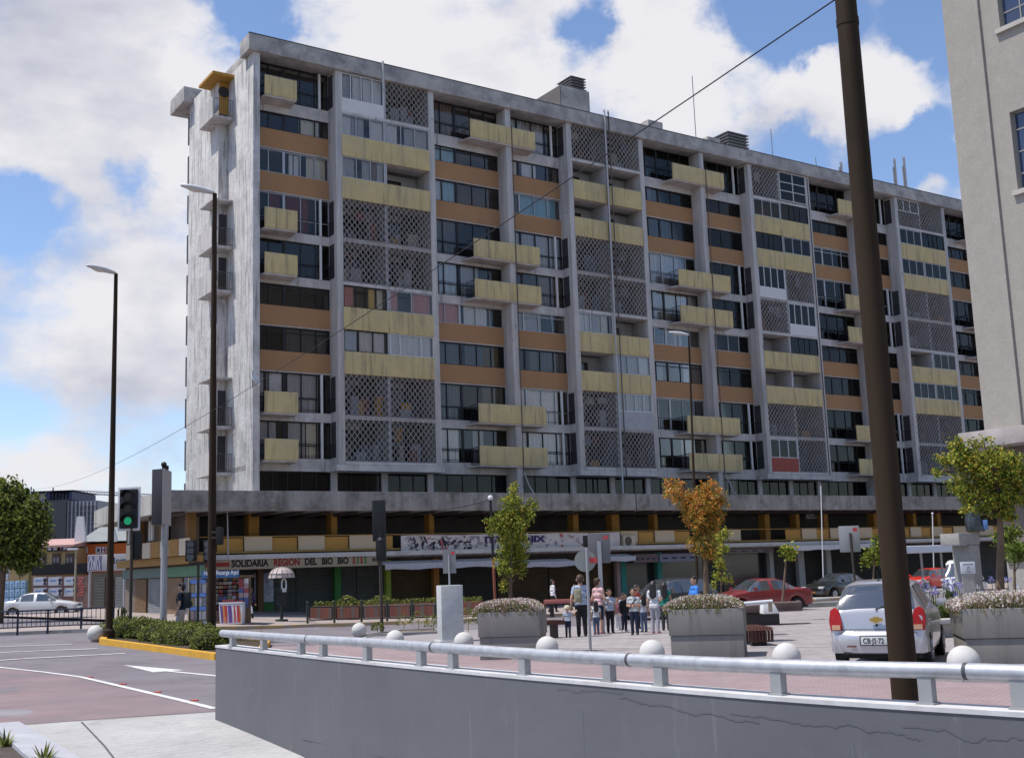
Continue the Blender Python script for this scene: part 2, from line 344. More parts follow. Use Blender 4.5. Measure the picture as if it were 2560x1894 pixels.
ep = [gp(*p) for p in [(940, 1588)] + edge]
def kerb_run(m_, pts, w, h, lo=-.05):
    for i in range(len(pts) - 1):
        a, b = V(pts[i]), V(pts[i + 1]); t = (b - a); t.z = 0; t.normalize(); n_ = V((t.y, -t.x, 0)) * (w / 2)
        vs_ = []
        for p in (a - n_, a + n_, b + n_, b - n_): vs_ += [(p.x, p.y, gz(p.x, p.y) + lo), (p.x, p.y, gz(p.x, p.y) + h)]
        m_.add(vs_, [(0, 2, 3, 1), (2, 4, 5, 3), (4, 6, 7, 5), (6, 0, 1, 7), (1, 3, 5, 7)])
kerb_run(kb, ep, .14, .045)
tag(kb.build('plaza_kerb', kerbm), kind='structure')
lightstripe = mat('pale paving band', (.42, .40, .395), .85, .12, 1.5, dirt=(.27, .25, .25), dscale=2)
def stripe(name, pts, w, material, dz=.012, kind='structure'):
    m_ = M()
    for i in range(len(pts) - 1):
        a, b = pts[i], pts[i + 1]; t = (b - a); t.z = 0; ln = t.length; t.normalize(); n_ = V((t.y, -t.x, 0)) * (w / 2); k = max(1, int(ln / 2))
        for j in range(k):
            p0 = a.lerp(b, j / k); p1 = a.lerp(b, (j + 1) / k)
            m_.quad(*[(p.x, p.y, gz(p.x, p.y) + dz) for p in (p0 - n_, p0 + n_, p1 + n_, p1 - n_)])
    o = m_.build(name, material); tag(o, kind=kind); return o
for a in (((1620, 1541), (2030, 1527)), ((1560, 1568), (2090, 1557)), ((1240, 1600), (2080, 1588)), ((1225, 1622), (2075, 1617)), ((1180, 1583), (1660, 1580)), ((2150, 1580), (2420, 1572))):
    stripe('plaza_band', [gp(*a[0]), gp(*a[1])], .28, lightstripe, .026)
# painted markings
stripe('edge_line', [gp(*p) for p in ((-160, 1648), (0, 1668), (110, 1680), (201, 1692), (330, 1722), (450, 1750), (538, 1772))], .13, white_p)
for a, b in (((-200, 1625), (181, 1610)), ((-200, 1644), (244, 1621)), ((-200, 1664), (313, 1633))):
    stripe('lane_line', [gp(*a), gp(*b)], .16, white_p)
stripe('lane_line', [gp(640, 1611), gp(905, 1606)], .12, white_p, .013)
ar = M(); A0, A1 = gp(309, 1662), gp(560, 1691)
t = (A1 - A0); t.z = 0; t.normalize(); n_ = V((t.y, -t.x, 0)); ln = (A1 - A0).length
P_ = lambda u, v: (lambda p: (p.x, p.y, gz(p.x, p.y) + .009))(A0 + t * u + n_ * v)
ar.quad(P_(0, 0), P_(2.6, -.36), P_(2.6, -.07), P_(2.6, .07), P_(2.6, .36)); ar.quad(P_(2.6, -.07), P_(ln, -.07), P_(ln, .07), P_(2.6, .07))
tag(ar.build('road_arrow', white_p), kind='structure')
rs = M()
for p in ((224, 1693), (307, 1710), (394, 1730), (486, 1751)):
    c = gp(*p); rs.box(c.x - .06, c.y - .05, c.z, c.x + .06, c.y + .05, c.z + .018)
tag(rs.build('road_studs', mat('red reflector', (.55, .09, .05), .5, 0)), kind='structure')
# far pavement in front of the shops
kp = [gp(*p) for p in ((300, 1556), (400, 1566), (470, 1575), (542, 1574), (700, 1570.5), (782, 1567), (1000, 1560), (1100, 1558), (1380, 1541), (1514, 1534))]
kp += [loc(60, -13.3, 0), loc(110, -13.3, 0)]
sheet('sidewalk', [xy(p) for p in kp] + [xy(loc(110, 6, 0)), xy(loc(14, 45, 0)), xy(loc(11, 40, 0))], .13, walk)
kk = M(); kerb_run(kk, kp, .16, .136); tag(kk.build('sidewalk_kerb', oldyel), kind='structure')
ip = [gp(*p) for p in ((-200, 1597), (0, 1588), (150, 1582), (290, 1577), (296, 1568), (150, 1571), (-200, 1583))]
sheet('traffic_island', [xy(p) for p in ip], .12, walk)
kk = M(); kerb_run(kk, ip + ip[:1], .14, .125); tag(kk.build('island_kerb', kerbm), kind='structure')
# planted island with the yellow kerb
hp = [gp(*p) for p in ((256, 1609), (330, 1619), (430, 1633), (545, 1649), (650, 1640), (668, 1612), (560, 1597), (400, 1588), (272, 1592))]
sheet('hedge_island', [xy(p) for p in hp], .12, soil)
kk = M(); kerb_run(kk, hp + hp[:1], .2, .165); tag(kk.build('hedge_kerb', yellowk), kind='structure')
# triangular bed by the crossing
tp = [gp(*p) for p in ((905, 1592), (1000, 1580), (1090, 1576), (1100, 1584), (1010, 1588))]
sheet('small_bed', [xy(p) for p in tp], .06, mat('dry bed soil', (.20, .165, .13), .95, .25, 3))
kk = M(); kerb_run(kk, tp + tp[:1], .12, .1); tag(kk.build('small_bed_kerb', kerbm), kind='structure')

# ------------------------------------------------------------------ the ramp wall and its pipe railing
wg = mat('grey wall paint', (.112, .110, .125), .75, .07, .6, dirt=(.145, .145, .148), dscale=.6, damt=.6, dsoft=.25, bump=.006, bscale=4, spec=.35, d2=((.20, .20, .205), 3.2, .5, True, .63, .03))
wcp = mat('pale coping', (.60, .59, .59), .8, .1, 3, dirt=(.38, .37, .36), dscale=4, damt=.5)
rw = thing('ramp_wall', 'long grey painted retaining wall with pale coping curving beside the ramp', 'wall', (wall_front[0].x, wall_front[0].y, 0))
off0 = V((wall_front[0].x, wall_front[0].y, 0))
def catmull(P, k=6):
    out = []
    for i in range(len(P) - 1):
        a, b, c, d = P[max(i - 1, 0)], P[i], P[i + 1], P[min(i + 2, len(P) - 1)]
        for j in range(k):
            u = j / k; out.append(.5 * ((2 * b) + (c - a) * u + (2 * a - 5 * b + 4 * c - d) * u * u + (3 * b - a - 3 * c + d) * u ** 3))
    return out + [P[-1]]
wc = catmull(wall_front, 5)
def norm_at(P, i):
    t = P[min(i + 1, len(P) - 1)] - P[max(i - 1, 0)]; t.z = 0; t.normalize(); return V((-t.y, t.x, 0))
def wall_strip(m_, a, b, z0, z1):
    R_ = []
    for i, p in enumerate(wc):
        n_ = norm_at(wc, i); A, B = p + n_ * a - off0, p + n_ * b - off0
        R_ += [(A.x, A.y, z0), (B.x, B.y, z0), (B.x, B.y, z1), (A.x, A.y, z1)]
    k = len(wc); fc = [(0, 1, 2, 3), tuple(4 * (k - 1) + j for j in (3, 2, 1, 0))]
    for i in range(k - 1):
        for j in range(4): fc.append((4 * i + j, 4 * i + (j + 1) % 4, 4 * i + 4 + (j + 1) % 4, 4 * i + 4 + j))
    m_.add(R_, fc)
m_ = M(); wall_strip(m_, .008, .24, -3.2, WT - .032); m_.build('wall_body', wg, rw)
m_ = M(); wall_strip(m_, 0, .25, WT - .03, WT); m_.build('coping', wcp, rw)
R_ = random.Random(31)
def on_wall(px, z, o=-.004):
    u = max(1, min(len(wc) - 1, next((i for i, p in enumerate(wc) if 1280 + F * (p - V((0, 0, CH))).dot(r_) / dep(p) > px), len(wc) - 1)))
    a, b = wc[u - 1], wc[u]; xa, xb = [1280 + F * (p - V((0, 0, CH))).dot(r_) / dep(p) for p in (a, b)]; p = a.lerp(b, (px - xa) / (xb - xa)); return p + norm_at(wc, u) * (.008 + o) - off0 + V((0, 0, z - p.z))
for runs, zz, nm, mt, r_2 in (((1390, 1560), WT - .09, 'plaster_crack', None, .0009), ((1545, 1900), WT - .11, 'plaster_crack', None, .0012), ((1820, 2300), WT - .14, 'plaster_crack', None, .0011), ((2250, 2560), WT - .13, 'plaster_crack', None, .001)):
    k = runs[0]; z = zz; pts = []
    while k < runs[1]: pts.append(on_wall(k, z)); k += R_.uniform(4, 11); z += R_.gauss(-.0006, .0075)
    m_ = M(); m_.tube(pts, r_2, 4); m_.build(nm, mat('dark crack', (.088, .087, .096), .9, 0), rw)  # dark hairline cracks in the wall plaster
for px, z0, z1 in ((632, .28, .40), (858, .45, .55), (880, -.35, -.05), (1452, -.1, .62), (2122, .28, .60), (2330, .35, .5)):
    m_ = M(); m_.tube([on_wall(px + R_.gauss(0, .6), z0 + (z1 - z0) * k / 5, -.001) for k in range(6)], .004, 4); m_.build('drip_mark', mat('pale drip', (.24, .24, .245), .8, .1), rw)
galv = mat('galvanised steel', (.40, .405, .43), .5, .18, 7, metal=.5, dirt=(.54, .55, .58), dscale=12, damt=.6, spec=.45, d2=((.22, .21, .21), 5, .5, False, .64, .06))
postm = mat('grey steel post', (.33, .33, .33), .6, .1, 6, metal=.2)
rl = thing('pipe_railing', 'galvanised pipe railing on short flat posts along the ramp wall', 'railing', off0)
def wall_depth(px):
    best = min(range(len(wc) - 1), key=lambda i: abs(1280 + F * (wc[i] - V((0, 0, CH))).dot(r_) / dep(wc[i]) - px))
    return wc[best].y, norm_at(wc, best)
import bisect
wpx = [1280 + F * (p - V((0, 0, CH))).dot(r_) / dep(p) for p in wc if dep(p) > 1]
def wall_Y(px):
    i = max(1, min(len(wpx) - 1, bisect.bisect(wpx, px))); u = (px - wpx[i - 1]) / (wpx[i] - wpx[i - 1]); return wc[i - 1].y * (1 - u) + wc[i].y * u + .12
pp = [at(a, b, wall_Y(a)) for a, b in ((556, 1582), (771, 1597), (930, 1606), (1084, 1617), (1330, 1634), (1575, 1648), (1900, 1663), (2160, 1671), (2416, 1677), (2570, 1682))]
e = pp[-1] - pp[-2]; pp.append(pp[-1] + e * 3)
pc = catmull(pp, 5)
m_ = M(); m_.tube([p - off0 for p in pc], .051, 16); m_.build('top_pipe', galv, rl, smooth=True)
m_ = M()
for px in (771, 1084, 1575, 2414):
    i = min(range(1, len(pc) - 1), key=lambda i: abs(1280 + F * (pc[i] - V((0, 0, CH))).dot(r_) / dep(pc[i]) - px)); t = (pc[i + 1] - pc[i - 1]).normalized()
    m_.tube([pc[i] - off0 - t * .012, pc[i] - off0 + t * .012], .0535, 16)
m_.build('pipe_joint', mat('dark joint', (.07, .07, .08), .6, 0), rl)
for px in (584, 662, 753, 806, 920, 1053, 1134, 1310, 1523, 1653, 1945, 2312, 2545):
    j = min(range(1, len(pc) - 1), key=lambda i: abs(1280 + F * (pc[i] - V((0, 0, CH))).dot(r_) / dep(pc[i]) - px))
    best = min(((pc[i].lerp(pc[i + 1], u / 8)) for i in (j - 1, j) for u in range(9)), key=lambda p: abs(1280 + F * (p - V((0, 0, CH))).dot(r_) / dep(p) - px))
    t = (pc[j + 1] - pc[j - 1]); t.z = 0; t.normalize()
    m_ = M(); m_.box(-.045, -.035, WT - .004, .045, .035, best.z - .03); m_.box(-.06, -.05, WT - .003, .06, .05, WT + .012)
    m_.xf(Matrix.Translation(V((best.x, best.y, 0)) - off0) @ Matrix.Rotation(math.atan2(t.y, t.x), 4, 'Z')); m_.build('post', postm, rl)
# ------------------------------------------------------------------ the apartment block
S0, PER = 22.4, 16.3
wallw = mat('weathered white paint', (.555, .53, .51), .9, .14, .7, dirt=(.22, .205, .205), dscale=1.0, damt=.55, dthr=.57, dsoft=.12, bump=.03, bscale=4.0, d2=((.17, .16, .16), 3.0, .75, True, .57, .06))
finm = mat('pale concrete', (.50, .465, .44), .85, .10, .6, dirt=(.26, .25, .26), dscale=1.4, damt=.75, dthr=.55, streak=True, d2=((.13, .12, .12), 2.2, .7, False, .66, .05))
beamm = mat('white beam', (.56, .525, .50), .85, .08, 1, dirt=(.33, .31, .30), dscale=1.1, damt=.6, d2=((.14, .12, .11), 2.6, .6, True, .62, .06))
corn = mat('grey cornice', (.41, .385, .365), .9, .2, .6, dirt=(.17, .16, .17), dscale=1.1, damt=.75, dthr=.54)
canm = mat('stained concrete', (.34, .315, .29), .9, .22, .7, dirt=(.12, .11, .10), dscale=1.3, damt=.7, streak=True, dthr=.5, dsoft=.2, d2=((.07, .065, .055), 1.1, .75, False, .58, .1))
yelm = mat('yellow parapet', (.56, .44, .215), .85, .10, 1.0, dirt=(.46, .37, .22), dscale=.9, damt=.75, dthr=.52, dsoft=.15, bump=.006, bscale=9, d2=((.22, .18, .12), 2.4, .7, True, .58, .08))
oram = mat('terracotta panel', (.385, .205, .095), .75, .08, .5, dirt=(.33, .19, .10), dscale=.7, damt=.7, d2=((.25, .15, .09), 2.5, .5, True, .64, .06))
frb = mat('black window frame', (.022, .022, .026), .5, 0); frw = mat('white window frame', (.62, .62, .62), .5, .05)
frg = mat('aluminium frame', (.40, .40, .41), .4, .05, metal=.4)
latm = mat('lattice concrete', (.27, .25, .24), .9, .18, 1.2, dirt=(.22, .2, .19), dscale=1.5)
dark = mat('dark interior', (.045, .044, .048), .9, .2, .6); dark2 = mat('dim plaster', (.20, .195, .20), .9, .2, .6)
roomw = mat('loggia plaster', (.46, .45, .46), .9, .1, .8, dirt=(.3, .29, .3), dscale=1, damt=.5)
gl1 = glass('window glass', (.95, .94, .93), base=.012); gl2 = glass('sooty glass', (.66, .65, .64), base=.02)
CURT = [mat('curtain ' + n, tuple(min(.8, v * 1.15) for v in c), .9, .1, 6) for n, c in (('white', (.68, .67, .69)), ('grey', (.42, .42, .45)), ('ivory', (.60, .56, .47)), ('rose', (.55, .27, .25)), ('blue', (.22, .42, .52)), ('yellow', (.62, .46, .18)), ('red', (.62, .13, .12)), ('brown', (.17, .13, .11)), ('pale blue', (.52, .60, .72)))]
CW, CG, CI, CR, CB, CY, CRED, CBR, CPB = range(9)
AB = thing('apartment_building', 'ten storey apartment block with yellow balconies, terracotta panels and white weathered end wall', 'building', loc(S0, 0, 0), YAW)
SH = Matrix.Translation((-S0, 0, 0))
def bpart(name, m_, material, parent=None, **k): m_.xf(SH); return m_.build(name, material, parent or AB, **k)
FL = [27.8 - 2.5 * r for r in range(9)]
END, NB = 22.1, 4
LAST = 27.0 + PER * 3 + 6.4 + 9.7 + 1
# fins, pilasters, slabs
def bay(i): b = 27.0 + PER * i; return b
for i in range(NB):
    b = bay(i)
    for x, dp in ((b, 1.75), (b + 6.05, 1.75)):
        m_ = M(); m_.box(x - .02, 0, 7.55, x + .36, dp, 30.14); bpart('fin', m_, finm, bevel=.01)
    m_ = M(); m_.box(b + 11.55, 0, 5.2, b + 11.94, 1.12, 30.14); bpart('pilaster', m_, finm, bevel=.01)
    for r in range(9):
        m_ = M(); z = FL[r]; p = -.10 if r == 8 else (.0 if r in (0, 4) else .03)
        m_.box(b + .34, p, z - .17, b + 6.05, 1.72, z); bpart('loggia_slab', m_, beamm)
        m_ = M(); m_.box(b + 3.05, .06, z, b + 3.22, 1.7, z + 2.33); bpart('loggia_divider', m_, roomw)
    m_ = M(); m_.box(b - .2, -.1, 7.3, b + 6.5, 1.2, 7.62); bpart('loggia_base', m_, beamm)
    m_ = M(); m_.box(b + .34, 1.7, 7.8, b + 6.05, 1.95, 30.14); bpart('loggia_back_wall', m_, roomw)
m_ = M(); m_.box(END, 0, 5.0, END + .38, 3.9, 30.14); bpart('end_wall_front', m_, wallw, bevel=.01)
m_ = M(); m_.box(END - .55, 3.9, 5.0, END + .38, 9.0, 30.3); bpart('end_wall_rear', m_, wallw, bevel=.01)
m_ = M(); m_.box(END + .1, 9.0, 5.0, END + .4, 11.0, 30.1); bpart('rear_wall', m_, wallw)
for k in range(10):
    m_ = M(); z = 5.6 + 2.5 * k; m_.box(END - .25, 9.02, z, END + .09, 10.2, z + 1.75); w_ = bpart('rear_window', m_, frb)
m_ = M(); m_.box(END - .35, 9.0, 13.0, END - .75, 9.03, 14.2); 
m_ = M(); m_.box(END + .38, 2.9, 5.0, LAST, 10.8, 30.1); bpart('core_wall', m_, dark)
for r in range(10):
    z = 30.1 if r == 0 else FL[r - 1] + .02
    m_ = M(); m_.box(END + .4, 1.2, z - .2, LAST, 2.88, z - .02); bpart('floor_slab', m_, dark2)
m_ = M()
m_.box(END - .32, -.2, 30.15, LAST, 1.2, 31.08); m_.box(END + .1, 1.2, 30.15, LAST, 10.9, 30.75)
bpart('cornice', m_, corn, bevel=.015)
m_ = M(); m_.box(END - 1.15, 8.3, 30.1, END + 2, 10.9, 31.05); bpart('rear_cornice', m_, corn, bevel=.02)
rr = M(); rr.box(END - .33, -.23, 31.082, LAST, -.05, 31.12); bpart('roof_flashing', rr, mat('dark flashing', (.07, .075, .08), .6, .1))

def bars(m_, s0, s1, z0, z1, o, cuts, t=.045, d=.05, tr=None):
    m_.box(s0, o - d, z0, s0 + t, o + d, z1); m_.box(s1 - t, o - d, z0, s1, o + d, z1)
    m_.box(s0 + t, o - d * .98, z0, s1 - t, o + d * .98, z0 + t); m_.box(s0 + t, o - d * .98, z1 - t, s1 - t, o + d * .98, z1)
    for c in cuts:
        f, tt = c if isinstance(c, tuple) else (c, t); x = s0 + (s1 - s0) * f
        m_.box(x - tt / 2, o - d * .96, z0 + t, x + tt / 2, o + d * .96, z1 - t)
    for f in (tr or ()):
        z = z0 + (z1 - z0) * f; m_.box(s0 + t, o - d * .8, z - t / 2, s1 - t, o + d * .8, z + t / 2)
def window(s0, s1, z0, z1, o, cuts, curt=(), fm=None, gm=None, tr=None, name='window', tie=0., t=.045, depth=.11):
    """A glazed unit: the frame is the part, the pane and each curtain its sub-parts. curt: (from, to, curtain material) in fractions."""
    m_ = M(); bars(m_, s0, s1, z0, z1, o, cuts, t=t, tr=tr); w_ = bpart(name, m_, fm or frb)
    m_ = M(); m_.box(s0 + .02, o - .004, z0 + .02, s1 - .02, o + .004, z1 - .02); bpart('pane', m_, gm or gl1, w_)
    for a, b, ci in curt:
        m_ = M(); x0, x1 = s0 + .06 + (s1 - s0 - .12) * a, s0 + .06 + (s1 - s0 - .12) * b; n = max(4, int((x1 - x0) / .07)); ph = RND.random() * 6
        top, bot = [], []
        for k in range(n + 1):
            x = x0 + (x1 - x0) * k / n; y = o + depth + .03 * math.sin(k * 1.9 + ph) + .015 * math.sin(k * .7 + ph)
            xb = x if not tie else x0 + (x - x0) * (1 - tie)
            top.append((x, y, z1 - .03)); bot.append((xb, y, z0 + .04))
        m_.add(top + bot, [(k, k + 1, n + 2 + k, n + 1 + k) for k in range(n)])
        bpart('curtain', m_, CURT[ci], w_)
    return w_
def rcurt(dens=.55):
    c = []; x = 0.
    while x < .98:
        wd = RND.uniform(.15, .42)
        if RND.random() < dens: c.append((x, min(1, x + wd), RND.choice((CW, CW, CG, CG, CI, CW, CPB, CG, CBR))))
        x += wd
    return c
# recessed bays: windows, terracotta panels, beams
bays = [('A', END + .38, 26.98)]
for i in range(NB):
    b = bay(i); bays.append(('L%d' % i, b + 6.41, b + 11.55)); bays.append(('R%d' % i, b + 11.94, min(b + PER - .02, LAST)))
SPEC = {('A', 0): [(.0, .1, CG)], ('A', 1): [(.62, .9, CI)], ('A', 2): [(.55, .62, CW), (.72, .98, CI), (.48, .53, CW)], ('A', 3): [(.2, .36, CRED), (.4, .74, CRED)], ('A', 4): [], ('A', 5): [], ('A', 6): [(.44, .98, CG)],
        ('A', 7): [(.02, .14, CG), (.18, .38, CW), (.45, .86, CG)], ('A', 8): [(.0, .3, CG), (.46, .68, CG), (.7, .86, CI)], ('L0', 0): [(.0, .38, CBR)], ('L0', 1): [(0, .42, CB)], ('L0', 2): [(0, .22, CPB), (.22, .42, CB)], ('L0', 3): [(0, .42, CPB)],
        ('L0', 4): [(.14, .38, CPB), (.45, .7, CG)], ('L0', 5): [(0, .4, CR), (.47, .8, CW)], ('L0', 6): [(0, .4, CPB), (.47, .72, CPB), (.72, .95, CY)], ('L0', 7): [(0, .42, CPB), (.7, 1, CI)], ('L0', 8): [(.1, .35, CW), (.55, .7, CG)],
        ('R0', 1): [(.1, .28, CI), (.35, .62, CW)], ('R0', 2): [(0, .2, CPB), (.3, .62, CB), (.62, .95, CB)], ('R0', 5): [(0, .6, CG)], ('R0', 7): [(0, .25, CW), (.3, .85, CW)]}
ti = mat('white steel post', (.66, .65, .64), .6, .06)
for nm, x0, x1 in bays:
    heavy = .40
    for r in range(9):
        z = FL[r]; cu = SPEC.get((nm, r), None)
        if cu is None: cu = rcurt(.72 if r > 2 else .6)
        gm = gl1 if RND.random() < .7 else gl2
        cuts = [heavy / 2, (heavy, .14), heavy + .22, heavy + .42] if nm[0] != 'R' else [.28 / 1, (.3, .1), .55, .78]
        if nm[0] == 'R': cuts = [(.27, .11), .53, .77]
        fm = frg if RND.random() < .15 else frb
        if r in (1, 2, 5, 6):
            zt = z + (2.0 if r == 1 else 2.2 if r == 5 else 2.32)
            m_ = M(); m_.box(x0, .98, z - .10, x1, 1.16, z + 1.0); bpart('terracotta_panel', m_, oram)
            m_ = M(); m_.box(x0, .95, z - .15, x1, 1.18, z - .102); bpart('sill_strip', m_, beamm)
            window(x0, x1, z + 1.0, zt, 1.08, cuts, cu, fm, gm, tr=(.8,) if RND.random() < .35 else None)
        else:
            zt = 30.12 if r == 0 else z + (2.33 if r in (3, 7) else 2.18)
            zb = z - (.5 if r == 0 else .3)
            m_ = M(); m_.box(x0, .96, zb, x1, 1.2, z + .2); bpart('white_beam', m_, beamm)
            window(x0, x1, z + .2, zt, 1.08, cuts, cu, fm, gm, tr=(.36,))
            if nm[0] in 'AR':
                m_ = M(); m_.box(x1 - .62, .9, z + .2, x1 - .50, 1.02, zt); bpart('white_post', m_, ti)
            # low black rail in front of the tall glazing
            m_ = M(); m_.tube([(x0, .95, z + 1.0), (x1, .95, z + 1.0)], .018, 5); m_.tube([(x0, .95, z + .35), (x1, .95, z + .35)], .012, 5)
            k = x0 + .2
            while k < x1: m_.box(k - .008, .942, z + .2, k + .008, .958, z + 1.0); k += .42
            bpart('rail', m_, frb)
# balconies
undm = mat('balcony underside', (.50, .46, .44), .9, .15, 1.2, dirt=(.28, .22, .18), dscale=1.5, damt=.6)
balx = [(22.72, 24.58, 'A')] + [(bay(i) + 8.9, bay(i) + 13.7, 'C%d' % i) for i in range(NB)]
for x0, x1, nm in balx:
    if nm == 'C2': x0 += .5
    for r in (0, 3, 4, 7, 8):
        z = FL[r]
        m_ = M(); m_.box(x0, -.14, z - .02, x1, -.04, z + 1.1); pb = bpart('balcony', m_, yelm, bevel=.012)
        m_ = M(); m_.prism([(x0 - .3, 1.0), (x0 + .02, -.10), (x1 - .02, -.10), (x1 + .05, 1.0)], z - .12, z - .022); bpart('slab', m_, undm, pb)
        for xs in (x0 + .02, x1 - .02):
            m_ = M(); m_.tube([(xs, -.04, z + 1.05), (xs, .98, z + 1.05)], .02, 5); m_.tube([(xs, -.04, z + .6), (xs, .98, z + .6)], .014, 5)
            for k in range(7): m_.box(xs - .008, .05 + .14 * k, z - .02, xs + .008, .066 + .14 * k, z + 1.05)
            bpart('railing', m_, frb, pb)
# lattice screens, one mesh copied
LW = 2.82
lm = M(); nx = 17; pw = LW / nx; nz = 12; ph = 2.44 / nz
for c in range(nx + 1):
    for k in range(nz):
        sgn = 1 if ((k + c) % 2 == 0) else -1
        x = c * pw; xa, xb = x - sgn * pw * .42, x + sgn * pw * .42
        if (k // 1) % 2: pass
        za, zb = k * ph, (k + 1) * ph; t = .024
        lm.add([(xa - t, 0, za), (xa + t, 0, za), (xb + t, 0, zb), (xb - t, 0, zb), (xa - t, .05, za), (xa + t, .05, za), (xb + t, .05, zb), (xb - t, .05, zb)], [(0, 1, 2, 3), (7, 6, 5, 4), (0, 3, 7, 4), (1, 5, 6, 2)])
lm.v = [(min(max(p[0], 0), LW), p[1], p[2]) for p in lm.v]
lm.box(0, -.005, 0, LW, .055, .05); lm.box(0, -.005, 2.40, LW, .055, 2.45)
lat0 = None
def lattice(i, h, r):
    global lat0
    x = bay(i) + (.36 if h == 0 else 3.2) - S0; p = (x, .02, FL[r] + .005)
    if lat0 is None: lat0 = lm.build('lattice_screen', latm, AB); o = lat0
    else: o = lat0.copy(); COL.objects.link(o)
    o.parent = AB; o.location = p; o.scale = (1 if h == 0 else .985, 1, 1)
def clutter(i, h, r, n=5):
    x0 = bay(i) + (.5 if h == 0 else 3.35)
    cols = ((.40, .39, .38), (.32, .31, .32), (.2, .17, .16), (.45, .24, .07), (.22, .08, .06), (.28, .29, .32), (.12, .13, .17), (.36, .33, .26))
    for k in range(n):
        c = RND.choice(cols); w_ = RND.uniform(.25, .75); hh = RND.uniform(.35, 1.3); x = x0 + RND.uniform(0, 2.4 - w_); zz = FL[r] + (RND.choice((0, .9)) if hh < .8 else 0)
        m_ = M(); n_ = 6; y = RND.uniform(.35, 1.0)
        if zz > FL[r] + .1:      # washing hung on a line
            top = [(x + w_ * q / n_, y + .02 * math.sin(q * 2.1), zz + 1.1) for q in range(n_ + 1)]; bot = [(x + w_ * q / n_, y + .05 * math.sin(q * 1.7 + 1), zz + 1.1 - hh) for q in range(n_ + 1)]
            m_.add(top + bot, [(q, q + 1, n_ + 2 + q, n_ + 1 + q) for q in range(n_)]); nm = 'hung_laundry'
        else: m_.box(x, y, zz, x + w_, y + .4, zz + hh); nm = 'stored_box'
        o = bpart(nm, m_, mat('household %d' % cols.index(c), c, .9, .2, 4), bevel=.01 if nm == 'stored_box' else 0)
def half(i, h): b = bay(i); return (b + .36, b + 3.05) if h == 0 else (b + 3.22, b + 6.03)
wpan = mat('white infill panel', (.66, .65, .64), .8, .08, 2, dirt=(.45, .43, .42), dscale=2, damt=.4)
redpan = mat('red infill panel', (.30, .07, .05), .7, .1, 2)
def openback(i, h, r, red=False):
    a, b = half(i, h); window(a + .05, a + 1.75, FL[r] + .05, FL[r] + 1.95, 1.66, [.5], rcurt(.3), frb, gl2, name='loggia_door_window')
def dimback(i, h, r):
    a, b = half(i, h); m_ = M(); m_.box(a + 1.77, 1.60, FL[r] + .01, b - .01, 1.69, FL[r] + 2.3); bpart('loggia_shade_panel', m_, mat('loggia shade', (.10, .09, .088), .9, .25, 1))  # dark panel over the back wall: shade inside the loggia put into its colour
def parapet(i, r):
    b = bay(i); m_ = M(); m_.box(b + .35, -.03, FL[r] - .18, b + 3.13, .09, FL[r] + 1.08); m_.box(b + 3.135, -.03, FL[r] - .18, b + 6.04, .09, FL[r] + 1.08); bpart('yellow_parapet', m_, yelm, bevel=.006)
def glazed(i, h, r, fm=frg, curt=None, cuts=(.33, .66), zlo=1.08, panel=None, gm=None, tr=None):
    a, b = half(i, h); z = FL[r]
    window(a, b, z + zlo, z + 2.30, .06, list(cuts), rcurt(.7) if curt is None else curt, fm, gm or gl1, name='loggia_glazing', tr=tr)
    if panel: m_ = M(); m_.box(a, .0, z, b, .1, z + zlo - .002); bpart('infill_panel', m_, panel)
T = {0: {0: ('gW', 'l'), 1: ('g', 'g'), 2: ('g', 'o'), 3: ('l', 'l'), 4: ('l', 'l'), 5: ('gy', 'gr'), 6: ('gk', 'gw'), 7: ('l', 'l'), 8: ('l', 'l')},
     1: {0: ('l', 'l'), 1: ('o', 'o'), 2: ('o', 'o'), 3: ('l', 'l'), 4: ('l', 'l'), 5: ('g', 'o'), 6: ('o', 'g'), 7: ('l', 'gS'), 8: ('l', 'l')},
     2: {0: ('l', 'gF'), 1: ('g', 'gb'), 2: ('gb', 'g'), 3: ('gW', 'l'), 4: ('l', 'gW'), 5: ('o', 'gb'), 6: ('o', 'o'), 7: ('l', 'l'), 8: ('gR', 'l')},
     3: {0: ('gL', 'l'), 1: ('g', 'gb'), 2: ('g', 'g'), 3: ('l', 'l'), 4: ('l', 'l'), 5: ('o', 'g'), 6: ('g', 'g'), 7: ('l', 'l'), 8: ('l', 'l')}}
